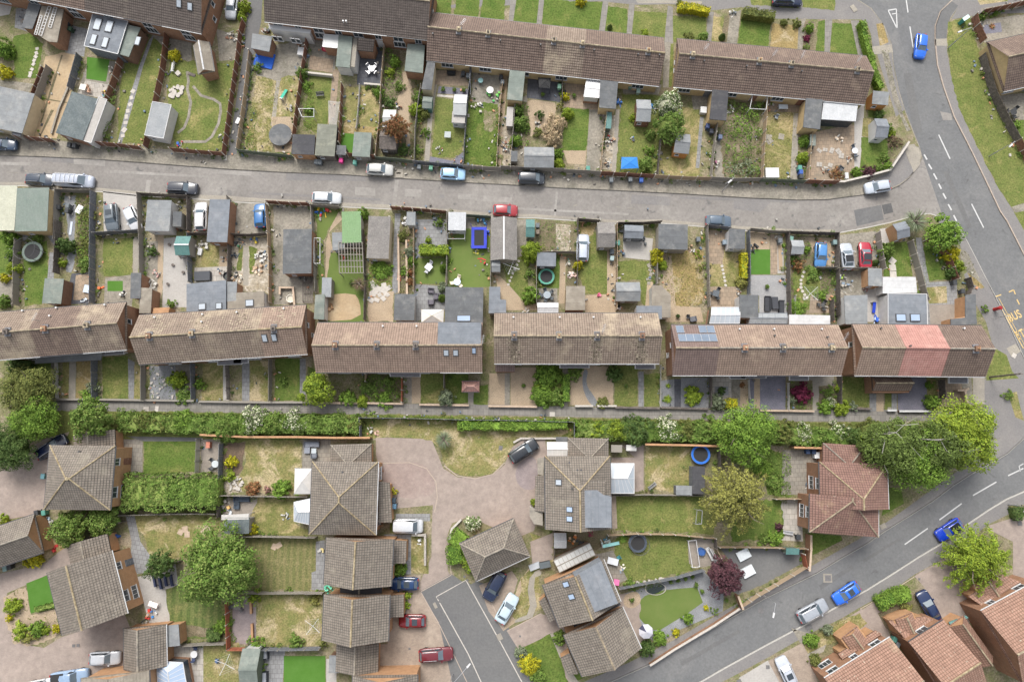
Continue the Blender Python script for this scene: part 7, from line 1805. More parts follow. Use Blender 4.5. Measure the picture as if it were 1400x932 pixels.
# ---------------------------------------------------------------- fences, one per run
FE='''
b;27,188 45,150 66,98;brown panel fence on the outer side of the bare earth garden
g;46,186 52,150 72,96;weathered grey fence on the inner edge of the bare earth garden wall
k;101,125 113,80;dark blue fence beside the small square top-left lawn
b;140,192 148,150 162,110 172,78;brown fence with white posts beside the flower strip, under the four-rooflight house
b;203,205 215,150 226,100 232,52;dark fence between the broken stone path lawn and looping lawn
b;27,191 50,193 80,196;brown fence along {ln} at the bare earth garden
b;129,199 165,202 198,206;brown fence along {ln} below the broken stone path
b;238,208 275,211 309,214;red brown fence along {ln} below the looping edging lawn
b;309,214 315,175 321,130 327,90 332,50 336,34;red brown fence on the near side of the alley
t;328,208 334,165 340,120 345,75;tan fence on the far side of the alley by the concrete yard
n;328,209 360,213 402,217;green grey fence along {ln} below the round covered trampoline
b;404,190 409,150 416,100 423,55;dark fence between concrete yard and bench lawn
b;466,200 468,160 470,120;red brown fence beside the twig arches
w;488,178 491,150 493,119;white low fence dividing the twin narrow lawns
t;515,217 520,175 523,120 527,68;tan fence between twin lawns and the shrub-filled garden
b;464,214 490,216 515,218;dark red fence along {ln} below the twin lawns
n;515,219 540,221 566,224;green fence along {ln} below the barrel-roofed shed
g;568,225 569,180 574,140 577,122;thin grey fence between shrub-filled garden and summerhouse path
k;634,229 637,180 641,130 645,100;slate blue fence between summerhouse lawn and rough lawn
k;566,225 600,228 634,231;slate blue fence along {ln} below the summerhouse lawn
c;634,231 660,233 684,234;grey post fence along {ln} below the rough green lawn
t;679,232 681,190 684,150 687,120;tan board edging between rough lawn and rubble strip
k;643,98 644,136;slate dark fence between the two top yards with bins
g;698,234 701,190 704,150;grey fence beside the tall bushes by the flat grey shed
g;684,232 720,234 771,236;grey fence along {ln} behind the flat grey shed
d;768,105 768,140;dark fence between slate patio and tan patio
g;771,237 800,238 820,240;grey fence along {ln} below the gravel bed
t;820,239 823,200 828,160 832,138;tan fence between concrete path and rubble strip
b;820,240 855,242 893,244;dark brown fence along {ln} below the blue gazebo
d;897,243 900,205 904,170 907,142;dark fence beside the leafy corner bush and dry shed lawn
t;893,244 930,246 970,247;tan fence along {ln} below the orange shed lawn
c;969,246 974,200 979,160;pale post fence between dry shed lawn and dustbins path
g;970,247 1000,249 1038,248;dark weathered fence along {ln} below {jg}
t;1039,247 1041,200 1045,150 1048,130;pale tan fence between {jg} and straw lawn
n;1038,249 1070,250 1098,251;green grey fence along {ln} below the straw lawn
t;1100,250 1103,215 1106,185;tan fence between bins corner and paved patio
b;1098,251 1120,252 1142,252;dark low fence along {ln} below the paved patio
d;1046,122 1047,134 1047,150;dark fence by the straw lawn house wall
b;1340,61 1330,40 1327,26;brown fence with white posts round the pond garden
d;1338,80 1345,105 1353,130 1363,152 1375,175 1386,195 1396,212;tall dark fence with white posts along the grass verge by {mr}
b;1386,195 1400,222;red brown fence stretch at the picture edge by {mr}
b;1336,22 1360,17 1400,8;dark low fence above the pond garden
g;27,418 28,360 30,330;grey fence beside the small trampoline garden
g;82,330 83,290 84,262;pale fence beside the green sheet garage
d;85,305 84,340 82,375;dark timber fence beside the round dark bush
k;131,416 131,370 131,320 132,264;long dark slate fence beside the car driveway and lawn
k;135,322 165,320 197,318;dark slate fence below the parked grey and white cars
g;198,416 198,370 197,320 194,268;grey tan fence between square lawn and dark shed garden
g;84,263 108,264 132,264;thin fence along {ln} above the weedy flower bed
d;196,268 230,270 262,272;dark fence along {ln} above the grey flat garage
d;262,275 262,318;dark fence beside the white car driveway
k;262,322 263,360 264,388;dark slate fence between pale patio and brown lawn
d;264,322 290,322 318,324;dark fence between white car drive and brown lawn
d;317,324 317,360 316,390;dark fence beside the rubble garden
g;315,272 318,300 318,322;grey fence strip behind the tall grey garage
d;318,323 345,324 367,322;dark fence between blue car drive and rubble garden
t;367,282 370,320 372,360 372,415;tan fence between rubble garden and bare concrete yard
b;368,279 400,281 426,282;dark brown fence along {ln} above the bare concrete yard
g;428,283 431,320 433,360 434,400;grey fence between bare concrete yard and pergola turf
g;428,284 450,285 466,286;grey fence along {ln} above the coloured toys
d;499,318 500,360 501,400 500,438;timber fence between pergola turf and felt shed
b;536,287 565,289 590,291 612,293;red brown fence along {ln} above the swing garden
t;566,290 567,330 567,400;tan brick-edged fence beside the rust ball shrubs
g;612,293 612,340 611,393;thin grey fence between swing garden and blue trampoline turf
n;638,297 655,298 671,299;green fence along {ln} above the blue trampoline turf
g;671,330 671,360 671,400;grey fence between trampoline turf and stepping stone lawn
g;733,355 733,390 733,420;grey fence beside the small round pool garden
d;789,302 789,340 788,385 788,418;dark fence between pool garden and silver car lawn
g;733,348 762,347 786,347;grey fence above the pool garden shed
d;790,303 805,304 818,305;dark fence along {ln} above the silver car lawn
t;842,308 842,350 842,400 842,424;tan fence between silver car lawn and pale patio garden
d;844,308 875,308 902,306;dark fence along {ln} above the pale patio
g;896,345 896,365 896,390;grey fence beside the tall yellow shrub
g;964,312 965,350 966,390 967,420;pale grey fence between straw yard and tan patio
k;963,311 980,313 995,315;dark slate fence along {ln} above the tan patio
k;1020,318 1021,350 1021,405;dark slate fence beside the narrow yellow hedge
g;1022,316 1050,319 1074,320;grey fence along {ln} above the small square turf
d;1074,320 1074,360 1075,400 1076,432;dark fence between turf deck and stepping stone garden
d;1074,320 1105,321 1140,322;dark fence along {ln} above the blue hatchback bay
d;1141,322 1141,345 1140,368;dark fence beside the blue hatchback bay
g;1112,368 1125,368 1140,368;thin fence below the blue hatchback bay
d;1141,370 1142,400 1142,432;dark fence between stepping stone garden and slate patio yard
g;1146,369 1170,369 1190,369;grey fence below the white and red cars
c;1196,320 1199,345 1204,370;grey concrete panel fence beside the red car
c;1240,332 1245,350 1250,368 1256,392 1262,412;tall grey concrete panel fence beside the narrow green lawn
b;1262,330 1275,338 1290,352 1302,384;dark fence behind the corner tree and triangle lawn
d;1318,382 1322,395 1318,403;dark fence by the corner bins
w;1085,405 1084,440;white low rail beside the stepping stone garden path
d;1133,412 1134,440;dark fence beside the slab patio corner
w;80,490 81,544;thin white rail in the first front gardens
k;134,492 134,545;dark slate fence between straw and green front lawns
g;200,498 200,547;grey fence beside the dry front lawn
k;267,497 268,546;dark slate fence beside the slate front garden
g;372,492 372,548;grey fence beside the green front lawn
d;314,500 316,546;low dark rail by the white front path
t;502,512 502,522;short tan fence in the shrub front gardens
r;551,517 551,550;brick red fence beside the flower-filled front garden
g;608,512 608,530;short grey fence by the grey silver shrub
w;902,500 902,556;white thin fence beside the grey gravel garden
d;969,516 969,556;dark fence between the two grey gravel gardens
w;1022,520 1023,545;white fence beside the slate path
w;1076,524 1076,560;white rail fence beside the slate driveway
d;1144,515 1144,552;dark fence beside the lawn front garden
d;1282,520 1284,545;dark fence at the tan patio front garden
k;495,597 495,583 494,572;black fence corner at the end of {lh}
k;494,571 560,572 640,574 710,575 782,577;long dark fence along {lf} above the grass island
k;784,578 784,598;short dark fence end by the garage wing
g;170,703 200,702 240,701 300,701;grey fence along the lower edge of the broad hedge
d;303,676 303,705;dark fence end beside the plank deck
g;303,676 350,677 400,678 424,678;grey fence between worn lawn and octagonal conservatory lawn
k;306,606 305,640 304,672;dark slate fence beside the bark bed
g;275,600 273,645;grey rail beside the plank deck
g;338,731 380,732 424,733 434,733;grey fence under the octagonal conservatory lawn
g;326,807 360,808 400,808 444,808;pale grey fence between the mown lawn and worn lawn
r;314,820 315,850 316,884;rust red fence beside the bark yard
r;316,884 340,884;rust red fence at the foot of the bark yard
k;354,884 400,884 440,883;dark slate fence above the turf and slate patio
g;253,879 285,877 312,876;grey fence above the blue patio chairs
d;94,746 120,737 150,722 172,712;dark fence behind the large slanted grey house
d;232,772 245,766 250,765;dark low fence by the blue chairs
g;836,676 880,675 940,676 958,676;grey fence below the pool lawn
t;830,730 870,728 920,729 975,734;tan fence below the wide plain lawn
d;757,722 757,766;dark fence beside the small patio yard
k;845,802 880,795 920,788 960,777;slate grey fence between pool lawn and rockery garden
d;975,735 976,748;short dark fence at the deck corner
t;980,746 1020,746 1060,747 1098,748;tan fence between conifer garden and asphalt yard
t;976,748 982,760 988,772;tan fence beside the striped sunbeds
r;1094,755 1098,774;brick red fence end at the asphalt yard
t;1056,681 1080,681 1104,680;tan fence between the two slab patios
t;1011,826 1034,811 1058,797 1080,784 1099,772;rail fence with white posts along {gr}
d;980,609 981,640;dark fence behind the gold conifer
d;945,640 947,672;dark fence beside the dark shed on the pool lawn
'''
for ln in FE.strip().split('\n'):
 st_, s, l=ln.split(';');fence(s,st_,l,slats=('rail' in l))
BW=(('1099,250 1150,251 1184,243 1213,235','curved grey corner wall of {ln} and {mr}',.9,'concrete','stone_pale'),('1213,235 1226,216 1238,198','grey garden wall turning along {mr}',.9,'concrete','stone_pale'),('60,546 130,546 199,547 266,548','low brick wall along {lf}, first stretch',.5,'brick_dark','wood_grey'),('276,549 371,550 435,550','low brick wall along {lf}, second stretch',.5,'brick_dark','wood_grey'),('437,551 500,551 551,552','low brick wall along {lf} below the shrubs',.5,'brick_dark','stone_tan'),('575,553 640,554','low brick wall along {lf} by the silver shrub',.5,'brick_dark','stone_tan'),('669,555 733,556','low pale wall before the twin gravel gardens',.5,'brick_dark','stone_tan'),('787,555 809,555','short white wall end at the curved gravel path, first',.6,'stone_pale','stone_pale'),('817,555 841,555','short white wall end at the curved gravel path, second',.6,'stone_pale','stone_pale'),('842,557 900,558','low brick wall along {lf} by the lawn',.5,'brick_dark','wood_dark'),('903,557 966,559','low dark wall before the lime grass gravel',.5,'brick_dark','wood_dark'),('1039,561 1110,562','low wall before the slate driveway and acer',.5,'brick_dark','stone_tan'),('1145,558 1188,559','low wall before the lawn front garden by the corner',.5,'brick_dark','wood_dark'),('1228,562 1268,562','white topped low wall before the slate front garden',.5,'brick_dark','pvc'),('1212,561 1222,561','short white gate wall by the slate front garden',.5,'pvc','pvc'),('412,597 460,598 508,598','pale red brick wall behind the grey garage wing',1.8,'brick','brick_orange'),('282,594 345,597 412,597','red brick wall under the long hedge and worn lawn',1.8,'brick','brick_orange'),('880,607 940,608 1000,610','red brick wall behind the pool lawn',1.8,'brick','brick_orange'),('1080,611 1124,612','red brick wall beside the red wing roof',1.8,'brick','brick_orange'),('888,906 920,885 945,870 975,852 1008,830','curved brick wall with pale coping along {gr}',.8,'brick','stone_pale'),('1011,828 1005,812','short brick wall end beside {dp}',1.5,'brick','stone_tan'),('1100,776 1102,748 1102,730','red brick wall beside the asphalt yard and teal shed',1.7,'brick','stone_tan'),('565,730 582,730 582,770','cream stone garden wall in an L beside the white van',.8,'stone_pale','slabs_pale'),('703,604 712,599 760,599','cream curved kerb wall beside the black car',.3,'stone_pale','stone_pale'),('615,735 618,722 630,710','cream low wall at the bush island tip',.4,'stone_pale','stone_pale'),('384,402 384,394 402,394 404,418','low grey ring wall round the concrete yard pool',.5,'concrete','stone_tan'),('545,322 546,400','low brick edging wall beside the thin garden path',.4,'brick','stone_tan'),('556,330 557,402','second low brick edging wall beside the rust shrubs',.4,'brick','stone_tan'),('1305,534 1314,534 1318,532','tan rail wall at the steps of the corner house',.9,'stone_tan','stone_tan'),('1314,534 1317,552','tan stub wall below the corner house steps',.9,'stone_tan','stone_tan'),('418,102 455,106','white low wall above the bench lawn',.7,'stone_pale','stone_pale'),('500,117 523,119','white low wall at the slate patio edge',.6,'stone_pale','stone_pale'),('344,816 345,836','brick raised edge at the bark yard, upper',.5,'brick','brick_orange'),('346,852 347,874','brick raised edge at the bark yard, lower',.5,'brick','brick_orange'),('72,183 82,150 110,85','thin low block wall down the bare earth garden',.3,'concrete','concrete'))
for a in BW:brickwall(a[0],a[1],*a[2:])
# weeds along the feet of the fences
f_=np.array(FRINGE);n_=9;c_=np.repeat(f_,n_,0)+rng.normal(scale=.22,size=(len(f_)*n_,2));k_=np.repeat(rng.random(len(f_))<.62,n_);c_=c_[k_]
p_=np.column_stack([c_,rng.uniform(.04,.28,len(c_))]);q_=rng.normal(scale=.5,size=p_.shape)+[0,0,1];q_/=np.linalg.norm(q_,axis=1)[:,None]
o=obj('weeds',quads_mesh('weeds',p_,q_,rng.uniform(.1,.26,len(p_))),'leaf_olive');o['kind']='stuff'
# tufts and worn spots all over the lawns: short blades as one mass
def tufts(par,n,mat):
 pass
# ---------------------------------------------------------------- cars and vans
LN_=dict(zip('54 101 446 619 727 691 983 1201 152 180 274 355 797 1123 1159 1184 552 563 558 142 676 693 1271'.split(),(4.3,5.7,4.35,3.75,4.0,3.7,3.85,3.8,4.2,3.9,4.4,3.7,4.15,3.75,4.1,4.0,4.0,3.75,4.15,4.2,4.35,4.2,4.4)))
CA='''
54,245,2,estate,2a3442;dark blue-grey estate car in front of the white roof-rack van on {ln};r
101,247,3,van,9aa0ac;silver white van with ladder rack on {ln};b
249,257,2,suv,2a2d35;dark grey off-roader parked on {ln} at the upper gardens;r
446,270,2,hatch,b2b5b8;white hatchback parked on {ln} outside the toy garden;
519,231,3,hatch,a8a8a4;silver white hatchback on the pavement by the barrel-roofed shed;
619,237,3,hatch,8fb3d0;pale blue hatchback on the pavement below the summerhouse lawn;
727,243,2,mpv,30353b;dark grey people carrier on the pavement by the grey flat shed;
691,287,2,hatch,8e2a30;small red hatchback facing along {ln}, mid picture;
983,302,2,hatch,4c5a68;blue-grey hatchback parked on {ln} above the tan patio;
1201,255,172,hatch,a4abb4;silver hatchback at the junction corner of {ln};
1260,62,95,hatch,1d5fc4;bright blue small car driving on {mr};
316,8,98,hatch,a2a6ab;silver car on the drive beside the alley, cut by the picture edge;
152,297,86,suv,5a6268;grey off-roader with sunroof on the pale driveway;s
180,298,66,hatch,b8babd;white hatchback parked askew on the pale driveway;
274,295,-90,estate,b4b4b4;white car beside the tall grey garage;
355,294,-92,hatch,2a5f92;mid blue hatchback on the rubble garden driveway;
797,338,-88,estate,a5acb8;silver estate car parked on the grass by the curved-roof garage;r
1123,348,92,hatch,4377ac;blue hatchback in the fenced parking bay;
1159,350,-97,saloon,a0a6ae;white coupe with dark roof beside the red car;
1184,348,-92,saloon,961a2e;red saloon beside the concrete panel fence;
716,616,-33,suv,22262b;black car on the pink turning circle;
558,719,0,van,b4b6b9;white van parked beside the L-shaped cream wall;
552,798,180,hatch,16345c;dark blue hatchback half under the grey house porch;s
563,849,180,hatch,6e141c;red hatchback with sunroof in the close;s
596,895,-4,estate,62222a;maroon estate car in the lower close;r
676,801,118,suv,18233c;navy car beside the hipped garage on the gravel drive;
693,832,-60,saloon,a8b8c0;pale silver blue saloon on the gravel drive;
69,611,-33,estate,0f1830;navy black car behind the grey hipped house;r
142,900,-2,hatch,adb1b6;white hatchback on the pink close, bottom edge;
94,926,-8,pickup,7f94ac;light blue pickup at the bottom edge of the close;
55,938,-10,hatch,adadad;white vehicle beside the pickup, cut by the bottom edge;
1299,724,146,hatch,1338a8;blue hatchback with black roof on {gr};
1158,811,146,hatch,2463c8;bright blue sports hatchback with dark sunroof on {gr};s
1112,835,-28,suv,8d9299;silver grey off-roader parked on {gr};r
1271,829,-118,saloon,1b2a4a;navy saloon on the pink drive by the clipped hedge;
1076,918,-115,hatch,a6abb3;silver hatchback on the tan drive at the bottom edge;s
1077,-1,2,estate,101c36;navy car at the top edge beside the grass verge;
1194,627,30,saloon,1c2830;dark car half hidden under the trees by the red house;
3,197,0,hatch,2a3b50;dark blue car nose at the picture edge above {ln};


'''
for ln in CA.strip().split('\n'):
 if not ln:continue
 a, l, e=ln.split(';');a=a.split(',')
 L=LN_.get(a[0]);car(float(a[0]),float(a[1]),float(a[2]),a[3],a[4],l,L,e,-.12 if any(k in l for k in('on {ln}','on {mr}','on {gr}','along {ln}'))else.03,{'1299':'101418','1159':'15181c','1184':'20262c'}.get(a[0]))
# ---------------------------------------------------------------- sheds and garages
SH='''
12,150,56,56,12,f,2.4,felt_grey,render_cream;grey flat-roofed garage at the far top-left edge
32,160,12,54,14,f,2.1,slabs_dark,wood_grey;narrow dark blue flat roof strip beside the edge garage
106,159,38,60,16,f,2.4,sheet_dark,brick;large corrugated grey garage with red brick wall on {ln}
131,165,12,62,16,p,2.2,concrete_pale,render_white;pale narrow lean-to beside the corrugated garage
217,165,26,46,10,p,2.2,sheet_grey,render_white;grey sheet shed with white edging by the looping lawn
415,198,31,27,2,f,2.1,felt_black,brick_orange;black flat-roofed brick shed on {ln}
446,192,27,43,3,f,2.1,felt_moss,wood_dark;mossy grey concrete garage beside the black flat shed
495,198,24,33,3,f,2.0,felt_green,wood_grey;grey green shed at the foot of the twin lawns
467,206,13,12,3,p,1.6,felt,wood_dark;small dark locker beside the grey green shed
531,188,23,30,4,g,2.0,wood_dark,wood_dark;dark barrel-roofed shed in the shrub-filled garden
584,139,13,16,4,g,1.6,felt_green,sheet_teal;small teal shed like a toy house by the summerhouse path
629,142,18,28,3,g,2.2,polycarb,pvc;white summerhouse with glazed roof on the lawn
627,161,18,15,3,f,1.8,concrete_pale,pvc;white boarded porch below the summerhouse
737,214,41,28,1,g,2.0,felt_grey,wood_grey;wide grey gabled shed behind the dark people carrier
703,214,9,14,2,f,1.6,felt,wood_grey;narrow grey locker beside the wide gabled shed
697,160,9,26,3,f,1.4,concrete_pale,wood_grey;narrow pale cabinet on the rubble strip
880,150,20,30,2,g,2.0,sheet_grey,wood_brown;grey ribbed gable shed on the gazebo lawn
933,195,21,27,6,g,2.0,felt_grey,wood_orange;orange timber shed with grey roof on the dry lawn
832,165,8,22,4,f,1.3,sheet_teal,wood_green;narrow teal cabinet on the rubble strip
1111,192,8,15,4,f,1.3,felt_green,wood_green;small grey green cabinet beside the square bush
1203,135,22,17,5,p,2.0,felt_grey,wood_orange;orange shed with pale grey roof by the end terrace
1206,174,17,26,2,g,2.1,felt_slate,pvc;white shed with dark slate roof by {mr}
10,285,26,60,0,p,2.6,sheet_cream,render_cream;cream sheet roofed garage at the picture edge
45,287,44,58,-1,p,2.6,sheet_green,brick_cream;grey green ribbed double garage on {ln}
73,398,26,34,2,f,2.3,felt_green,brick_dark;grey green flat shed beside the small patio
217,295,33,42,1,f,2.3,felt_grey,render_white;grey flat garage behind the pale patio garden
243,300,12,20,2,p,1.8,felt,wood_grey;small dark shed next to the grey flat garage
249,335,20,26,0,g,2.0,sheet_teal,wood_grey;teal shed with white ridge on the pale patio
299,302,28,58,1,f,2.6,felt_slate,brick;tall grey garage beside the white car
407,344,39,60,-1,p,2.5,felt,brick;large grey garage on the bare concrete yard
463,330,17,24,-3,f,2.0,felt_grey,wood_grey;small pale grey shed beside the pergola roof
518,325,30,57,2,p,2.3,sheet_asbestos,render_cream;mottled pale garage with lichen spotted roof on {ln}
562,299,12,18,1,f,1.9,felt_grey,pvc;small grey shed near the red brick fence
553,420,28,36,1,f,2.3,felt,wood_white;dark felted shed beside the cream gazebo
625,303,24,24,1,p,2.1,sheet_white,pvc;white sheet shed beside the blue trampoline
689,326,58,36,90,g,2.2,sheet_asbestos,concrete;grey asbestos garage with white ridge strip on {ln}
725,311,12,24,1,g,2.2,sheet_teal,metal;pale teal shipping container beside the garage
747,355,26,18,1,p,1.9,felt_slate,wood_blue;slate blue shed behind the small round pool
829,320,24,34,0,g,2.2,sheet_asbestos,concrete;curved mossy asbestos garage beside the silver estate
867,316,26,18,2,g,1.9,felt_slate,wood_blue;dark blue-grey shed on the pale patio
859,398,33,26,0,g,2.0,felt_grey,wood_grey;grey ridged shed beside the tan path
920,324,40,34,2,f,2.5,felt,concrete;dark stained flat garage above the straw yard
1007,327,22,26,2,p,2.1,felt,pvc;white shed with dark roof beside the yellow hedge
1091,337,17,19,2,g,1.9,sheet_grey,wood_dark;small pale grey shed beside the bright shrub
678,363,12,16,0,g,1.7,felt_grey,wood_grey;small grey arched shed on the stepping stone lawn
1196,379,19,24,2,f,2.1,felt_grey,brick_orange;small grey flat shed beside the white patio roof
1234,314,18,22,-14,g,2.2,felt_slate,brick_orange;brick shed with dark gable roof by the palm
324,718,34,22,0,f,2.0,sheet_dark,wood_grey;grey slatted shed below the plank deck
341,913,25,52,1,g,2.1,felt_green,wood_green;long grey green shed at the bottom edge
766,739,17,21,0,g,2.0,sheet_white,wood_white;pale ribbed shed in the small patio yard
843,613,15,10,1,f,1.6,wood_grey,wood_grey;slatted timber store by the hipped wing
863,612,14,8,2,f,1.2,render_white,pvc;white storage cupboard under the dark hedge bush
955,656,17,38,2,f,2.2,felt_black,wood_blue;dark blue shed with black roof under the gold conifer
935,670,22,13,1,f,1.8,felt_grey,wood_blue;small grey flat shed beside the black-roofed shed
1083,753,18,9,1,p,1.8,sheet_teal,wood_green;small teal roofed shed in the asphalt yard
457,907,14,24,1,f,2.0,felt_grey,brick_dark;narrow grey outbuilding beside the bright turf
768,600,16,6,0,f,1.3,felt,wood_grey;low grey store behind the glazed carport
447,393,13,26,1,p,1.8,sheet_grey,wood_grey;narrow grey lean-to store by the sand patio
'''
for ln in SH.strip().split('\n'):
 a, l=ln.split(';');a=a.split(',')
 shed(*map(float,a[:5]),a[5],float(a[6]),a[7],a[8],l,'garage' if 'garage' in l else 'shed','garage' if 'garage' in l else 'shed',trim='pvc' if 'white edging' in l or 'white ridge' in l or 'ridge strip' in l or 'narrow lean' in l else None)
greenhouse(532,161,17,23,2,'glazed greenhouse in the shrub-filled garden')
# ---------------------------------------------------------------- bins
DG, GY, BL, GN, TE='34373a', '5c6266', '2b4f94', '2c5540', '4c8478'
for x, y, r, c, l in((94,198,5,DG,'black bin behind the corrugated garage, nearer the picture edge'),(101,198.5,5,DG,'black bin behind the corrugated garage, nearer the lane corner'),(432,221,8,GY,'grey bin against the mossy garage on {ln}'),(437,221.5,8,GY,'grey bin with sagging lid against the mossy garage'),(466,219,5,'c0307a','magenta bin on {ln} below the small dark locker'),(485,222,3,TE,'teal bin before the silver white hatchback'),(573,228,4,GY,'grey bin at the slate blue fence on {ln}'),(589,229,4,'5d8f78','pale green bin at the slate blue fence on {ln}'),(836,246,2,GY,'grey bin alone at the dark brown fence on {ln}'),(862,245,2,GY,'grey bin beside the blue one below the gazebo'),(877,246,2,BL,'blue bin on {ln} below the gazebo'),(804,230,0,TE,'teal bin at the foot of the long concrete path'),(1094,229,2,TE,'teal bin, topmost of three by the bins corner'),(1095.5,235,2,BL,'blue grey bin, middle of three by the bins corner'),(1096,241,2,DG,'dark bin, lowest of three by the bins corner'),(968,172,5,'3c4a70','blue bin below the black flat extension'),(973,179,5,'3c3f4a','dark bin below the black flat extension'),(985,187,5,'54607a','pale blue bin beside {jg}'),(79,283,0,DG,'black bin beside the green sheet garage'),(92,281,10,GY,'grey bin beside the narrow path, upper'),(91,288,10,DG,'black bin beside the narrow path, lower'),(836,338,2,GY,'grey bin behind the mossy asbestos garage, upper'),(837,344,2,GY,'grey bin behind the mossy asbestos garage, lower'),(837,353,10,'8fa0a0','pale water drum shaped bin by the gravel path'),(845,332,2,TE,'teal bin beside the pale patio'),(1067,329,0,GY,'grey bin beside the pink paving strip'),(991,331,0,'76828c','pale grey bin beside the white shed'),(1082,326,10,'6a8f84','teal grey bin in the stepping stone garden corner'),(1142,331,0,'6f8484','teal grey bin at the coupe driveway'),(955,327,0,GY,'grey bin in the straw yard corner'),(735,308,2,GY,'grey bin next to the teal container, upper'),(735,317,2,'73675a','brown bin next to the teal container, lower'),(58,651,5,'5f8890','teal grey bin on the pink drive by the hipped house'),(49,701,-15,DG,'black bin behind the double garage'),(59,701,-10,TE,'teal bin behind the double garage'),(6,777,-15,'7a9490','pale bin under the double garage eave, at the edge'),(12,775,-15,DG,'dark bin under the double garage eave'),(538,684,5,'30404c','dark bin in the porch bed, upper'),(539,692,5,'4f7088','blue bin in the porch bed, lower'),(1224,874,30,TE,'teal bin between the two red tiled houses'),(1228,881,30,'6d7478','grey bin between the two red tiled houses'),(91,33,10,DG,'black bin in the yard by the ladder-topped extension'),(95,39,10,'29402f','dark green bin in the yard by the ladder-topped extension'),(685,105,5,DG,'black bin at the top yard corner, upper'),(687,112,5,GY,'grey bin at the top yard corner, lower'),(633,100,5,DG,'dark bin on the {hg} table yard'),(640,103,5,GY,'grey bin on the {hg} table yard'),(765,118,4,'7fa890','pale green bin on the slate patio'),(862,117,3,'688478','green grey bin below {tt} end house'),(873,124,3,'8fa69c','pale bin below {tt} end house'),(1105,617,0,'2d3f5e','navy bin at the red brick wall, first of two'),(1113,617,0,'2d3f5e','navy bin at the red brick wall, second of two'),(1092,734,0,DG,'dark bin at the patio brick wall'),(1306,386,0,DG,'black bin at the corner, upper'),(1317,398,0,DG,'black bin at the corner, lower')):
 bin_(x,y,r,c,l)
# ---------------------------------------------------------------- trampolines, pools, play things
trampoline(383,184,15.5,'large round trampoline under a dark grey cover',cover=True,mat_='felt');trampoline(44,344,14,'round black trampoline with pale rim and net poles','5d6a62',True);trampoline(747,378,11,'small round trampoline with green pad','4a8c78',False,.6)
rect_tramp(655,325,21,29,0,'blue rectangular trampoline on the turf','2433a8');trampoline(958,621,13,'blue round trampoline by the red brick wall','1f62b8',False,.9);trampoline(872,742,12.5,'dark round pool-like trampoline on the fenced lawn','3b4450',True,.7)
pool(959.5,754,5.5,'small blue tub pool on {dk} by the sunbeds','35588a','2f5590',.5);pool(397,408,6,'small white round pool inside the grey ring wall','d8d4c8','b8b4a4',.4)
gazebo('850,215 871,215 873,230 849,231',1.7,'1c6fb8','bright blue square gazebo tent on the lawn by {ln}','1c6fb8',rise=.2);gazebo('576,423 607,423 606,441 576,441',2.3,'render_white','cream square gazebo behind {td}','render_cream');gazebo('403,640 427,640 427,675 402,675',2.3,'render_white','white gazebo awning against the grey hipped house','pvc')
gazebo('736,106 753,107 752,121 737,120',1.8,'rubber','black covered swing seat on the slate patio','rubber',rise=.3,group='garden furniture')
umbrella(884,864,1.0,['b8b8c0','b8b8c0','acacb6','30304a','b8b8c0'],'white and navy parasol by {gr} garden')
def bar_frame(s,h,mat,label,name,cat,r=.05,group='play things'):
 q=pts(s);c=q[0].copy();o=thing(name,label,cat,c,0,group);q=[x-c for x in q];n=len(q);up=Vector((0,0,h))
 for i in range(n):obj('upright',MB().tube(q[i],q[i]+up,r,5),mat,o)
 for i in range(n if n>2 else 1):obj('crossbar',MB().tube(q[i-1]+up,q[i]+up,r,5),mat,o)
bar_frame('434,330 442,330 442,364 434,364',1.8,'pvc','pale green football goal frame on the pergola turf','goal_frame','goal');bar_frame('613,321 636,321 636,329 613,329',1.0,'pvc','white rail frame below the white sheet shed','rail_frame','frame');bar_frame('1023,138 1043,140 1041,158 1019,157',2.0,'pvc','white open frame over {jg}','fruit_cage','frame',.05)
bar_frame('412,155 433,155 433,166 417,166',1.5,'pvc','white swing frame on the bench lawn','swing_frame','swing');bar_frame('939,738 950,737 955,773 945,774',.7,'pvc','white framed planter bed at {dk} edge','cold_frame','frame');bar_frame('949,695 956,696 955,714 947,714',1.6,'metal','grey swing seat frame on the wide plain lawn','swing_frame','swing')
pergola('463,331 495,331 497,373 464,373',2.3,'wood_grey','pale grey open pergola frame on the turf',9,0,cross=6);shed(481,311,26,42,-2,'p',2.2,'sheet_turf','wood_white','bright green sheet roof joined to the open pergola','canopy','canopy')
pergola('449,138 464,140 460,171 450,170',1.6,'wood_white','pale twig arches over the bench lawn path',12,0,wd=.06);pergola('303,704 340,702 340,709 303,710',2.1,'wood_white','pale green slatted pergola edge at {dk}',14,1,cross=2);pergola('414,374 431,372 431,412 414,412',.4,'wood_dark','dark plank bed grid on the bare concrete yard',6,0,cross=4)
# ---------------------------------------------------------------- clothes lines
for x, y, r, m_, l in((1109,401,45,1.4,'white cross clothes line on the stepping stone lawn'),(427,856,40,1.3,'white cross clothes line on the worn lawn'),(307,908,25,1.5,'white cross clothes line beside the blue garden chair'),(699,364,20,1.3,'folded pale clothes line on the stepping stone lawn corner')):washing(x,y,r,m_,l)
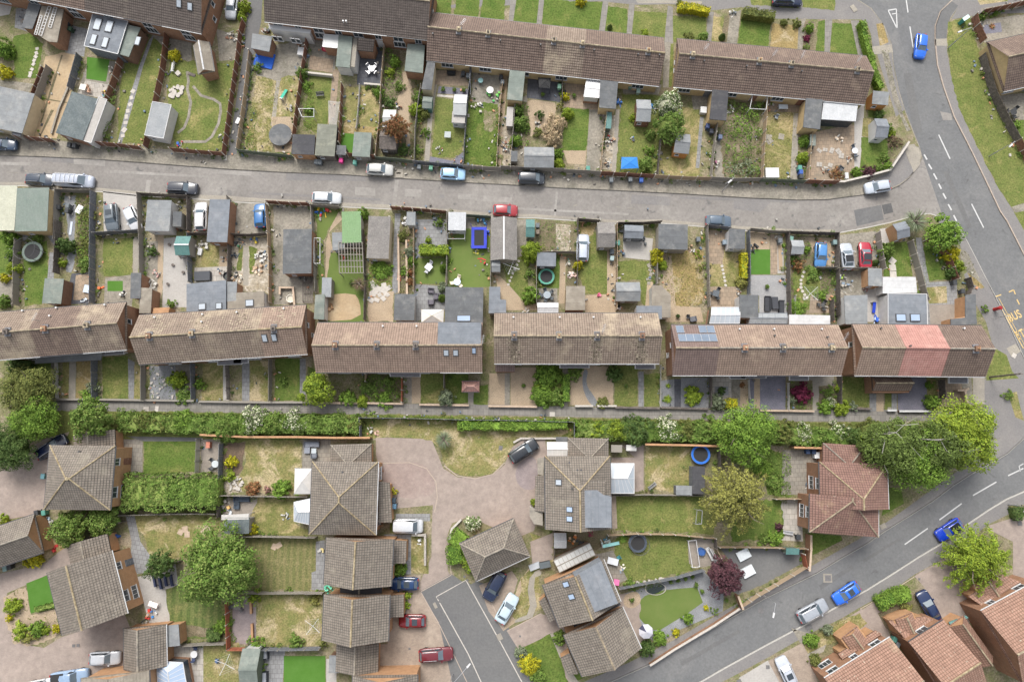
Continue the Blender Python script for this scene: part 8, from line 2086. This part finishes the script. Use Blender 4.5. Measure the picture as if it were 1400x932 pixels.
# ---------------------------------------------------------------- tables, chairs, sofas
W, A_='pvc', 'dark_metal'
dining(508,94,10,.9,.9,'metal','grey round table on the slate patio',4,True,'metal','grey chair round the table on the slate patio');table(670,123,0,1.1,1.1,W,'white round table in the yard with green planters',True);table(612,184,3,.95,.95,'9aa0a0','grey square table on the summerhouse lawn');table(113,119,14,.95,.9,'c8c4bc','pale square table on the lower patio under the four-rooflight house')
for x, y, r, l in((119,119,80,'tan chair beside the pale square table, upper'),(121,124,100,'tan chair beside the pale square table, lower')):chair(x,y,r,'b08c74',l)
bench(236,91,100,1.5,W,'white bench beside the looping lawn');bench(437.5,129,-5,1.2,'dark_metal','grey bench on the lawn with twig arches')
dining(586,365,38,1.0,.9,'c9c9c9','pale rattan cube table on the swing turf',2,False,'b4b4ba','pale rattan seat beside the cube table');dining(625,385,0,1.05,1,'b9c6d6','round glass table on the trampoline turf',3,True,'d9cdb8','cream chair round the glass table')
for x, y, r, l in((589,397,5,'dark rattan armchair, topmost of three on the paved patio'),(596,405,90,'dark rattan armchair, facing the plants on the paved patio'),(589,413,180,'dark rattan armchair, lowest of three on the paved patio')):sofa(x,y,r,.8,.75,'4a464e',l,'5a565e',name='garden_armchair')
dining(748,403,10,1.1,1.1,'8d969c','round grey table on the pool garden patio',5,True,'4a5054','dark chair round the grey table in the pool garden');dining(979,401,15,.9,.9,'50565c','grey square table on the tan patio',3,False,'3a3e42','dark rattan chair on the tan patio')
sofa(1050,415,90,2.2,.85,'26282e','black sofa on the grey deck, inner one','2c2e34');sofa(1069,420,-90,2.0,.85,'26282e','black sofa on the grey deck, fence side','2c2e34');box(1060,414,8,16,0,.5,'33353b','black low table between the two deck sofas','coffee_table','table')
dining(1125,417,20,.6,.6,'444444','small dark table on the slab patio by the whirligig lawn',3,True,'3a3a3c','dark chair on the slab patio by the whirligig lawn');dining(294,634,10,1.0,1,'aeb4b6','round grey table on the plank deck',4,True,'4c4e50','dark chair round the plank deck table');box(284,608,5,8,0,.8,'b0705a','terracotta fire box on the plank deck','chiminea','fire box')
sofa(426,607,0,2.1,.8,'5a5e66','grey corner sofa on the paved patio by the wall','7d818a',.9);table(429,616,0,.7,.7,'a8b0b4','grey glass coffee table on the sofa patio',h=.45);sofa(429,623,180,.8,.7,'4c5058','grey armchair facing the corner sofa','6a6e76',name='garden_armchair')
sofa(330,682,0,2.2,.8,'2c3644','navy corner sofa on the lower plank deck','36424f',1.0);bench(323,685,-90,1.2,'2f3844','navy side bench on the lower plank deck',False)
for x, y, r, l in((211,794,80,'navy sunbed by the dark tree, first of four'),(219,797,80,'navy sunbed by the dark tree, second of four'),(226,793,80,'navy sunbed by the dark tree, third of four'),(234,793,80,'navy sunbed by the dark tree, last of four')):bench(x,y,r,1.6,'2a3350',l)
dining(265,894,20,.95,.9,W,'white round table on the bottom patio',2,True,'3a4460','navy folding chair by the white round table');chair(296,903,100,'2f4f78','blue garden chair beside the cross clothes line');dining(324,828,0,1.0,1,'6a6460','brown square table in the bark yard',3,False,'5c5a5a','grey chair at the bark yard table')
for x, y, l in((363,893,'charcoal sofa on the slate patio, upper'),(362,926,'charcoal sofa on the slate patio, lower')):sofa(x,y,90,1.5,.75,'30343a',l,'b0b4ba')
bench(892,664,-38,1.3,'8d8d8d','grey sunbed on the pool lawn corner');table(838,767,15,1.5,.9,'c9ccd0','pale long table on the slab patio beside the pergola');chair(846,762,60,'3a7a80','teal chair beside the pale long table');box(843,796,7,7,10,.6,'d070a0','pink play box at the slate fence corner','play_box','toy')
for x, y, l in((971,757,'striped sunbed beside the tan fence, first'),(975,759,'striped sunbed beside the tan fence, second')):bench(x,y,62,1.9,W,l)
bench(1078,728,10,1.4,W,'white slatted lounger on the slab patio by the purple shrub');table(209,826,20,1.3,.7,'e0d8d4','white table on the pale toy patio')
table(1140,167,0,.9,.7,'b87858','terracotta coloured table under the white lean-to');dining(1386,153,20,1.0,1,'2c2e30','black round garden table at the picture edge by the verge fence',3,True,'3a3c3e','black chair at the picture edge table')
dining(1169,206,0,.9,.9,'c8ccd2','grey round table on the paved patio edge',2,True,'5a6068','grey chair on the paved patio edge');sofa(1149,231,-50,.9,.8,'303438','dark seat on the paved patio by the dying shrub','44484c',name='garden_armchair');table(1071,146,0,1.4,.7,'aab0b4','grey table on the straw lawn terrace');chair(1062,160,20,'80868a','grey chair on the straw lawn')
sofa(617,99,180,1.2,.7,'1d1f22','black seat on the tan yard','26282b');table(657,110,0,.8,.8,'7aa0a0','teal round table in the planter yard',True);sofa(449,66,10,1.9,.9,'a83040','red garden sofa in the yard by the grey extension','c05060');chair(941,433,0,'3a3c40','dark chair on the pale tan terrace');pot(927,432,3,'leaf_dark','dark green pot on the pale tan terrace');sofa(948,436,170,.9,.8,'44464c','grey armchair on the pale tan terrace','5a5c62',name='garden_armchair')
# ---------------------------------------------------------------- boxes, boards, heaps, toys
slab(361,82,26,20,12,.25,'1556b8','crumpled blue tarpaulin in the concrete yard','tarpaulin','tarpaulin',tilt=.06)
def slide(cx,cy,L,rot,mat,label):
 p, a=place(cx,cy,rot,.5);o=thing('garden_slide',label,'slide',p,a,'play things');obj('chute',MB().prism([(-L/2,-.22),(L/2,-.22),(L/2,.22),(-L/2,.22)],.05,.12),mat,o,(0,0,.45),(0,.35,0));obj('ladder',MB().box(-L/2,-L/2+.08,-.22,.22,0,1.0),'metal',o)
slide(388,129,1.9,-70,'2f9a80','green slide on the worn yard lawn');slide(1195,420,1.6,85,'2244c0','blue slide leaning by the slate-roofed extension');slide(835,744,2.6,-8,'8fc4c0','pale teal slide on the pool lawn corner')
OD=['8d8a84','a9a49a','6a655e','3f4346','a08468','b6b4ae','7a5540','4a5a6a'];BR=OD+['b84a3a','3f6fb0','c8a838','4f8f5a']
for x, y, r, n, c, l in((36,22,12,16,OD,'stored boxes and tubs in the purple bin yard at the top edge'),(318,48,9,16,OD,'crates and boxes in the yard by the alley'),(364,40,7,12,OD,'bags and tubs beside the white rear bay'),(414,62,8,12,OD,'odds and ends by the yard fence'),(393,148,6,8,OD,'scrap beside the round covered trampoline'),(243,196,7,8,['b03038','3860b0','8d8a84','a9a49a'],'red and blue play things at {ln} fence'),(675,130,9,12,['3f9a48','6fb04f','a9a49a'],'green planters in the top yard'),(652,147,8,8,['a9a49a','b6b4ae'],'pale broken slabs on the rough lawn'),(693,200,8,18,OD,'rubble and boards along the tan path'),(834,190,7,16,OD+['a04038'],'scrap boards in the rubble strip, upper'),(830,222,6,12,OD,'scrap boards in the rubble strip, lower'),(864,190,3,6,BR,'small toys on the gazebo lawn'),(893,145,5,10,['2f6fa8','3a7fb8','a9a49a'],'blue sacks beside the ribbed gable shed'),(846,140,4,8,['3f6fb0','a9a49a','2f5f9f'],'blue toys by the dark flat extension'),(978,225,6,8,['b6b4ae','8d5a70','a9a49a'],'pale chairs and boxes by the dustbins path'),(998,150,6,10,['b6b4ae','a9a49a'],'white sacks beside {jg}'),(1001,18,5,9,['b6b4ae','8d8a84','5c6266'],'pale pots in the narrow top flower bed'),(1145,190,7,10,['c9b8a4','b6b4ae'],'pale slabs stacked on the paved patio'),(214,373,5,10,['b6b4ae','b08c84','8d8a84'],'white seats on the patio of the edge fence, upper'),(208,388,6,10,['b6b4ae','8d8a84'],'white seats on the patio of the edge fence, lower'),(168,401,4,7,['26283a','b6b4ae','3f4346'],'dark folded things on the turf mat patio'),(139,393,3,3,['d86a3a','c85a30'],'orange kayak-like tub at the slate fence'),(117,412,6,8,['b8c0c8','3f4346'],'grey and white things by the middle-row roof'),(243,281,6,10,OD,'stored things beside the grey flat garage'),(246,312,5,9,OD,'wood scraps below the small dark shed'),(276,336,8,16,['b6b4ae','a9a49a','8d8a84'],'pale sacks on the brown lawn'),(308,354,6,9,OD,'tools along the brown lawn path'),(327,332,6,12,['3f4346','2f6a48','5c6266','6a655e'],'dark sacks in the rubble garden corner'),(320,351,5,10,['3f4a56','5c6a76','2f3336'],'dark bicycles and tools by the rubble garden fence'),(346,329,6,8,['4f6f98','c8b038','d8b8a0'],'blue and yellow tubs in the rubble garden'),(357,350,8,26,['b6b4ae','bcb9b2','a9a49a'],'white rubble heap in the rubble garden'),(352,368,8,18,['c9b49a','b6b4ae','a08468'],'mixed timber heap in the rubble garden'),(324,380,7,14,['d8c8b4','a08468','a9a49a'],'tan scrap below the rubble garden path'),(414,380,5,6,['3f4346','8d8a84'],'things at the foot of the large concrete yard garage'),(440,288,8,14,['3070d0','c84038','d8b030','50a850'],'brightly coloured toys in the pergola turf corner'),(468,352,4,4,['c84038','d8b030'],'red and yellow toy beside the open pergola'),(451,420,5,9,['8a6a48','a08468'],'log pile on the sand patio edge'),(553,303,5,12,['b6b4ae','26282a','bcbcbc'],'white appliances by the red brick fence'),(547,380,5,10,['a85a40','b86a4a','c9a088'],'terracotta pots along the thin path'),(597,299,5,5,['6c7480','5c6266'],'grey tubs at {ln} wall of the swing garden'),(660,302,7,14,['4a88b0','3a6890','a9a49a','5c6a76'],'blue water tubs above the trampoline'),(664,318,4,6,['2a50c0','a9a49a'],'blue toys behind the rectangular trampoline'),(650,344,4,6,['b6b4ae','c8c048'],'small toys on the trampoline turf'),(659,357,5,4,['d02838','c02030'],'red play tub on the trampoline turf'),(782,376,6,14,['b6b4ae','d8b8b0','a9a49a'],'white and pink things beside the silver car lawn'),(778,358,4,5,['4f8f78','a9a49a'],'green rake and tubs by the pool garden fence'),(850,312,5,8,OD,'bikes in the pale patio corner'),(848,345,5,8,OD+['b84a3a'],'stacked stools at the pale patio edge'),(878,330,7,10,['4f5356','3f4346'],'dark seats in front of the blue-grey patio shed'),(820,403,3,5,['d07890','b04a6a'],'pink toy pram at the lawn foot'),(846,420,4,8,['b6b4ae','26282a','bcbcbc'],'black and white box by the grey ridged shed'),(720,423,4,7,['b6b4ae','b09a84'],'pale chairs at the terrace roof edge'),(1030,338,7,9,['26282a','3f4346','33363a'],'black planters above the square turf'),(1149,376,5,6,['b6b4ae','9ab848'],'white and lime toys in the coupe yard'),(1155,388,12,14,['7a8a9a','a9a49a','8d8a84'],'pile of grey boards in the coupe yard'),(1199,436,4,12,['2850b0','3060c0','b8c8e0'],'blue sacks by the slate-roofed extension'),(1184,395,4,7,['8a4a40','8d8a84'],'pots by the small grey flat shed'),(64,713,7,14,['b8c8d8','b6b4ae','3a6080','8d8a84'],'white and blue stored things beside the double garage'),(72,748,5,4,['b03030','902828'],'red tubs at the orange garage gable'),(159,736,5,7,['2f5aa0','3a68b0'],'blue tubs on the slab path by the garage wing'),(207,838,8,14,['d04038','3f7fc0','bcbcbc','c89878'],'red and blue toys on the pale toy patio'),(197,852,7,14,OD,'stored things by the bottom grey garage'),(308,690,6,7,['d0a868','8d8a84','c0a070'],'tan box and tools on the lower plank deck'),(316,697,5,6,['d0d4d8','a8b0b8'],'grey covered things on the lower plank deck'),(391,706,6,8,['b6b4ae','7a8a9a'],'white toys on the octagonal conservatory lawn'),(439,751,4,5,['d8c890','b6b4ae'],'cream pots by the mown lawn path'),(452,803,9,12,['5fb898','6fc4a4','4f9a80'],'mint green sheeting between the two gabled houses'),(508,586,5,8,OD,'pots in the black fence corner yard'),(515,591,4,4,['c0a090','b09080'],'pinkish crate in the black fence corner yard'),(520,642,4,6,['a87a58','8a6248'],'brown things at the hipped house wall, upper'),(519,715,5,9,['8a5a48','5a3f36','a08468'],'brown things at the hipped house wall, lower'),(573,739,5,5,['bebebe','d8d8d8'],'white round bag on the L-shaped wall lawn'),(784,737,6,9,['c87838','3f4346','d8b898'],'logs and pots in the small patio yard'),(793,744,6,8,['2c2e30','3f4346'],'black planters in the small patio yard'),(808,729,4,4,['702838','802c3c'],'maroon cover in the small patio yard'),(828,741,6,9,['b8c8c8','2f6a80','b6b4ae'],'teal and white things by the fence corner'),(850,775,7,8,['d8d0c0','a9a49a','7a8a9a'],'pale things on the slab patio by the pergola'),(1104,664,4,7,OD,'pots under the red house window')):
 clutter(x,y,r,n,c,l)
box(411,70,8,10,5,.6,'pvc','white box in the concrete yard','storage_box');box(962,150,8,8,5,.8,'pvc','white box against the black flat extension');box(1056,236,18,13,0,.7,'pvc','white low box on the straw lawn');box(1158,240,4,8,0,.5,'pvc','white box on the paved patio edge');box(1118,622,8,8,0,.9,'c8ccce','pale grey box on the red house patio');box(108,286,7,11,25,.5,'d8d8d4','white box beside the weedy flower bed');box(1017,758,17,13,-28,.4,'c4cacc','pale shed base panel on the asphalt yard, upper');box(1023,781,17,13,-28,.4,'c4cacc','pale shed base panel on the asphalt yard, lower');box(273,344,5,9,10,.4,'pvc','white board box on the brown lawn edge');box(120,395,11,10,10,.3,'b4c0d0','pale blue sheet at the small brick patio','cover','cover')
box(276,377,21,12,-3,.8,'3a3d42','dark grey hot tub cover on the pale slab patio','hot_tub','hot tub');pool(310,377,5.5,'black round tub on the pale slab patio','26282b','2c2e31',.6);box(731,774,8,15,70,.5,'a0a4a8','grey trailer box beside the hipped garage','trailer','trailer');box(745,772,15,8,-12,.9,'2b2f33','dark covered motorbike by the hipped garage','covered_motorbike','motorbike','50585c')
box(325,165,4,8,20,.9,'2f3134','dark moped parked in the alley','moped','moped','c8c8c8')
for x, y, l in((606,122,'plant pot on the slate strip, first'),(621,123,'plant pot on the slate strip, second'),(634,123,'plant pot on the slate strip, third'),(927,793,'dark pot on the pale gravel, upper'),(937,791,'green pot on the pale gravel'),(947,788,'small pot on the pale gravel edge'),(952,799,'pot at the turf corner, upper'),(960,808,'pot at the turf corner, lower'),(993,820,'dark round pot beside {dp}'),(917,795,'pot near the slate fence'),(716,527,'square potted plant on the gravel front garden'),(864,820,'pot at the centre of the round paving'),(856,527,'white bird bath pot on the front lawn'),(1049,392,'small plant in the middle of the grey deck'),(785,131,'potted shrubs on the tan patio'),(742,129,'dark pot on the slate patio'),(480,386,'white round pot on the pergola turf')):pot(x,y,3.2,'leaf_mid',l)
o=thing('garden_pond','dark kidney-shaped pond in the rockery','pond',P(896,804));m=MB();q_=[x-P(896,804)for x in pts('884,808 886,802 892,801 898,802 903,797 908,797 909,802 904,807 896,811 888,812')];m.prism([(a.x,a.y)for a in smoothpoly(q_,2)][::-1],.02,.1);obj('water',m,'16241f/2',o);obj('edging',MB().ring(0,0,.08,1.0,.05,16),'stone_pale',o,(0,0,0),0,(1.45,.85,1))
# ---------------------------------------------------------------- loose stones, stepping stones, rockeries
L0=PATCH['lawn'][0]
def rpts(x,y,w,h,n):return ' '.join(f'{x + R.random()*w:.1f},{y + R.random()*h:.1f}' for _ in range(n))
stones(L0,'51,67 50,73 49,78 47,83 46,88 44,95 42,100 41,104',.5,'stone_pale');stones(L0,'709,357 707,362 704,368 701,374 699,379 697,384 695,389',.34,'stone_pale');stones(L0,'987,364 988,369 989,374 990,379 991,384 992,390',.42,'stone_pale',rnd=True);stones(L0,'1099,372 1097,378 1095,383 1095,388 1095,393 1097,398 1100,403 1103,407',.45,'stone_pale',rnd=True)
stones(L0,'182,125 180,134 178,143 175,152 173,160 172,168 170,178 168,186',.62,'stone_pale','paving_stone',.3);stones(L0,'887,363 889,369 890,375 888,381 887,387',.5,'concrete');stones(L0,'1068,187 1052,193 1051,188',.9,'concrete','paving_stone');stones(L0,'1220,357 1220,366 1221,375',.95,'stone_pale','paving_stone',.05)
stones(L0,'517,395 524,396 519,403 527,401 512,392 510,401 531,394 530,403 524,408 509,387 507,410 525,390 515,410 513,398',.75,'stone_pale','paving_stone',.3,.07);stones(L0,'253,723 281,721 256,730 285,725 247,727 279,727',.7,'stone_tan','paving_stone',.2);stones(L0,'375,747 381,745',.8,'stone_tan','paving_stone')
stones(L0,'1120,206 1128,205 1137,206 1146,207 1150,213 1120,225 1135,226',.7,'slabs_pale','paving_stone',.3);stones(L0,' '.join(f'{872 + 3.1*i},{796 - .6*i + (i*7 % 5)}' for i in range(12)),.4,'stone_pale','rock',.5,.2,True);stones(L0,rpts(312,654,20,17,22),.4,'stone_pale','rock',.5,.15,True);stones(L0,rpts(233,118,18,17,26),.5,'stone_pale','rock',.5,.2,True);stones(L0,rpts(206,502,34,42,22),.3,'stone_pale','rock',.5,.15,True)
# ---------------------------------------------------------------- street furniture
lamp(1352,214,1383,198,5.5,'tall grey street lamp on the verge by {mr}');lamp(1296,66,1314,43,5.5,'pale street lamp at the top junction of {mr}');lamp(1040,811,1058,838,5.5,'grey street lamp leaning over {gr}');lamp(619,920,639,911,5.5,'grey street lamp at the asphalt close');lamp(987,262,999,247,5.5,'dark street lamp on {ln} pavement');lamp(1378,689,1405,698,5.5,'pale street lamp at the picture edge by {gr}')
p=P(1353,515.5);o=thing('telegraph_pole','dark telegraph pole on the grass corner beside the last terraced house','telegraph pole',p,0);obj('pole',MB().tube((0,0,0),(0,0,6.2),.13,8,.1),'wood_dark',o);obj('cross_arm',MB().box(-.5,.5,-.05,.05,5.9,6.0,1),'wood_dark',o)
p=P(1359,423);o=thing('post_box','red pillar post box on the pavement by the bus stop','post box',p,0);obj('pillar',MB().cyl(0,0,0,1.4,.24,None,14),'a01c1c/1',o);obj('cap',MB().cyl(0,0,1.4,1.5,.3,.22,14),'8a1616/1',o)
p=P(1357,436);o=thing('bus_stop_sign','bus stop pole and flag beside the yellow road lettering','bus stop',p,0);obj('pole',MB().tube((0,0,0),(0,0,2.8),.04,6),'metal',o);obj('flag',MB().box(.05,.5,-.02,.02,2.3,2.8,1),'pvc',o)
p=P(1314,31);o=thing('phone_cabinet','green street cabinet on the corner verge','cabinet',p,.6);obj('body',MB().box(-.55,.55,-.25,.25,0,1.2),'2f7a70',o);obj('top',MB().box(-.58,.58,-.28,.28,1.2,1.26,1),'b8d0cc',o)
# thin stone edging in two loops on the wide lawn by the alley
for s in("264,118 275,131 292,136 301,142 302,152 299,169 290,187 281,194 247,194","256,98 258,112 256,122 261,140 258,160 252,175 243,182"):kerb(s,.42,'concrete_dirty',0,.05)
# small litter and border plants along the garden fences, too many and too small to count
ff=f_[(f_[:,1]>-15)]
for k, c in enumerate(('8d8a84','a9a49a','6a655e','b08060','3f4346','5f6f80')):
 m=MB()
 for j in range(230):
  b=ff[R.randrange(len(ff))];x, y, w, h, z, a=b[0]+R.gauss(0,.8), b[1]+R.gauss(0,.8), R.uniform(.06,.24), R.uniform(.05,.16), R.uniform(.05,.3), R.uniform(0,3.1);c_, s_=math.cos(a), math.sin(a)
  m.prism([(x+c_*u-s_*v,y+s_*u+c_*v)for u,v in((-w,-h),(w,-h),(w,h),(-w,h))],0,z)
 obj('litter',m,c)['kind']='stuff'
for k, lf in enumerate(('leaf_mid','leaf_bright','leaf_olive','leaf_dark')):
 b=f_[rng.integers(0,len(f_),230)]+rng.normal(scale=.35,size=(230,2));n=34;rr=np.repeat(rng.uniform(.15,.5,230),n);d=sphere_pts(230*n,0);p=np.column_stack([np.repeat(b,n,0),np.zeros(230*n)])+d*rr[:,None]*rng.uniform(.6,1.05,(230*n,1));p[:,2]=p[:,2]*1.2+.05
 q=d+rng.normal(scale=.4,size=d.shape)+[0,0,.4];q/=np.linalg.norm(q,axis=1)[:,None];obj('border_plants',quads_mesh('border_plants',p,q,rng.uniform(.12,.24,len(p))),lf)['kind']='stuff'
for q in("84,75 86,76 62,150 60,150","78,98 80,98 57,168 55,168","58,134 92,140 92,141.5 58,135.5","70,150 74,151 56,186 54,186"):patch('soil','trench',q)
patch('concrete_pale','driveway','-8,-8 20,-6 13,20 -8,24');patch('slabs_grey','patio','22,12 46,8 40,44 20,38')
slab(1067,352,5,34,1,.1,'wood_tan','long tan timber boards beside the grey deck steps');slab(97,312,3,18,2,.08,'b8c0cc','narrow pale board on the narrow path');slab(262,102,10,4,20,.1,'wood_dark','dark plank under the gabled outhouse');slab(243,100,6,6,45,.3,'stone_pale','square stone bird bath on the looping lawn','bird_bath','bird bath')
for x, y, l in((231,334,'dark pot scattered on the pale patio, topmost'),(246,350,'dark pot scattered on the pale patio, near the teal shed'),(236,362,'dark pot scattered on the pale patio, middle'),(250,372,'dark pot scattered on the pale patio, near the slate fence'),(229,388,'dark pot scattered on the pale patio, lowest')):pot(x,y,2.4,None,l,'wood_dark',.3)
for x, y, c, l in((50,40,BR,'purple and grey stored things in the top-left corner yard'),(152,96,OD,'washing and boxes beside the small square top-left lawn'),(144,128,BR,'lime and white tubs on the lower patio by the brown fence'),(196,45,OD,'pots at the brown wall of the rooflight house'),(206,340,OD,'pots below the grey flat garage fence'),(301,372,OD,'maroon and grey things beside the hot tub cover'),(1160,218,OD,'flower pots on the paved patio'),(1128,232,OD,'sacks on the paved patio near {ln}'),(946,340,OD,'stones and pots beside the stained flat garage'),(1010,400,OD,'pots at the pale blue lean-to'),(1140,420,OD,'tools beside the slab patio fence'),(632,310,BR,'toys and tubs below the white sheet shed'),(700,340,OD,'pots along the concrete strip beside the asbestos garage'),(545,145,OD,'pots beside the winding gravel path'),(600,205,OD,'small pots along the summerhouse lawn'),(735,170,OD,'stones and a dark pond edge above the flat grey shed')):clutter(x,y,5,9,c,l,smax=.35)
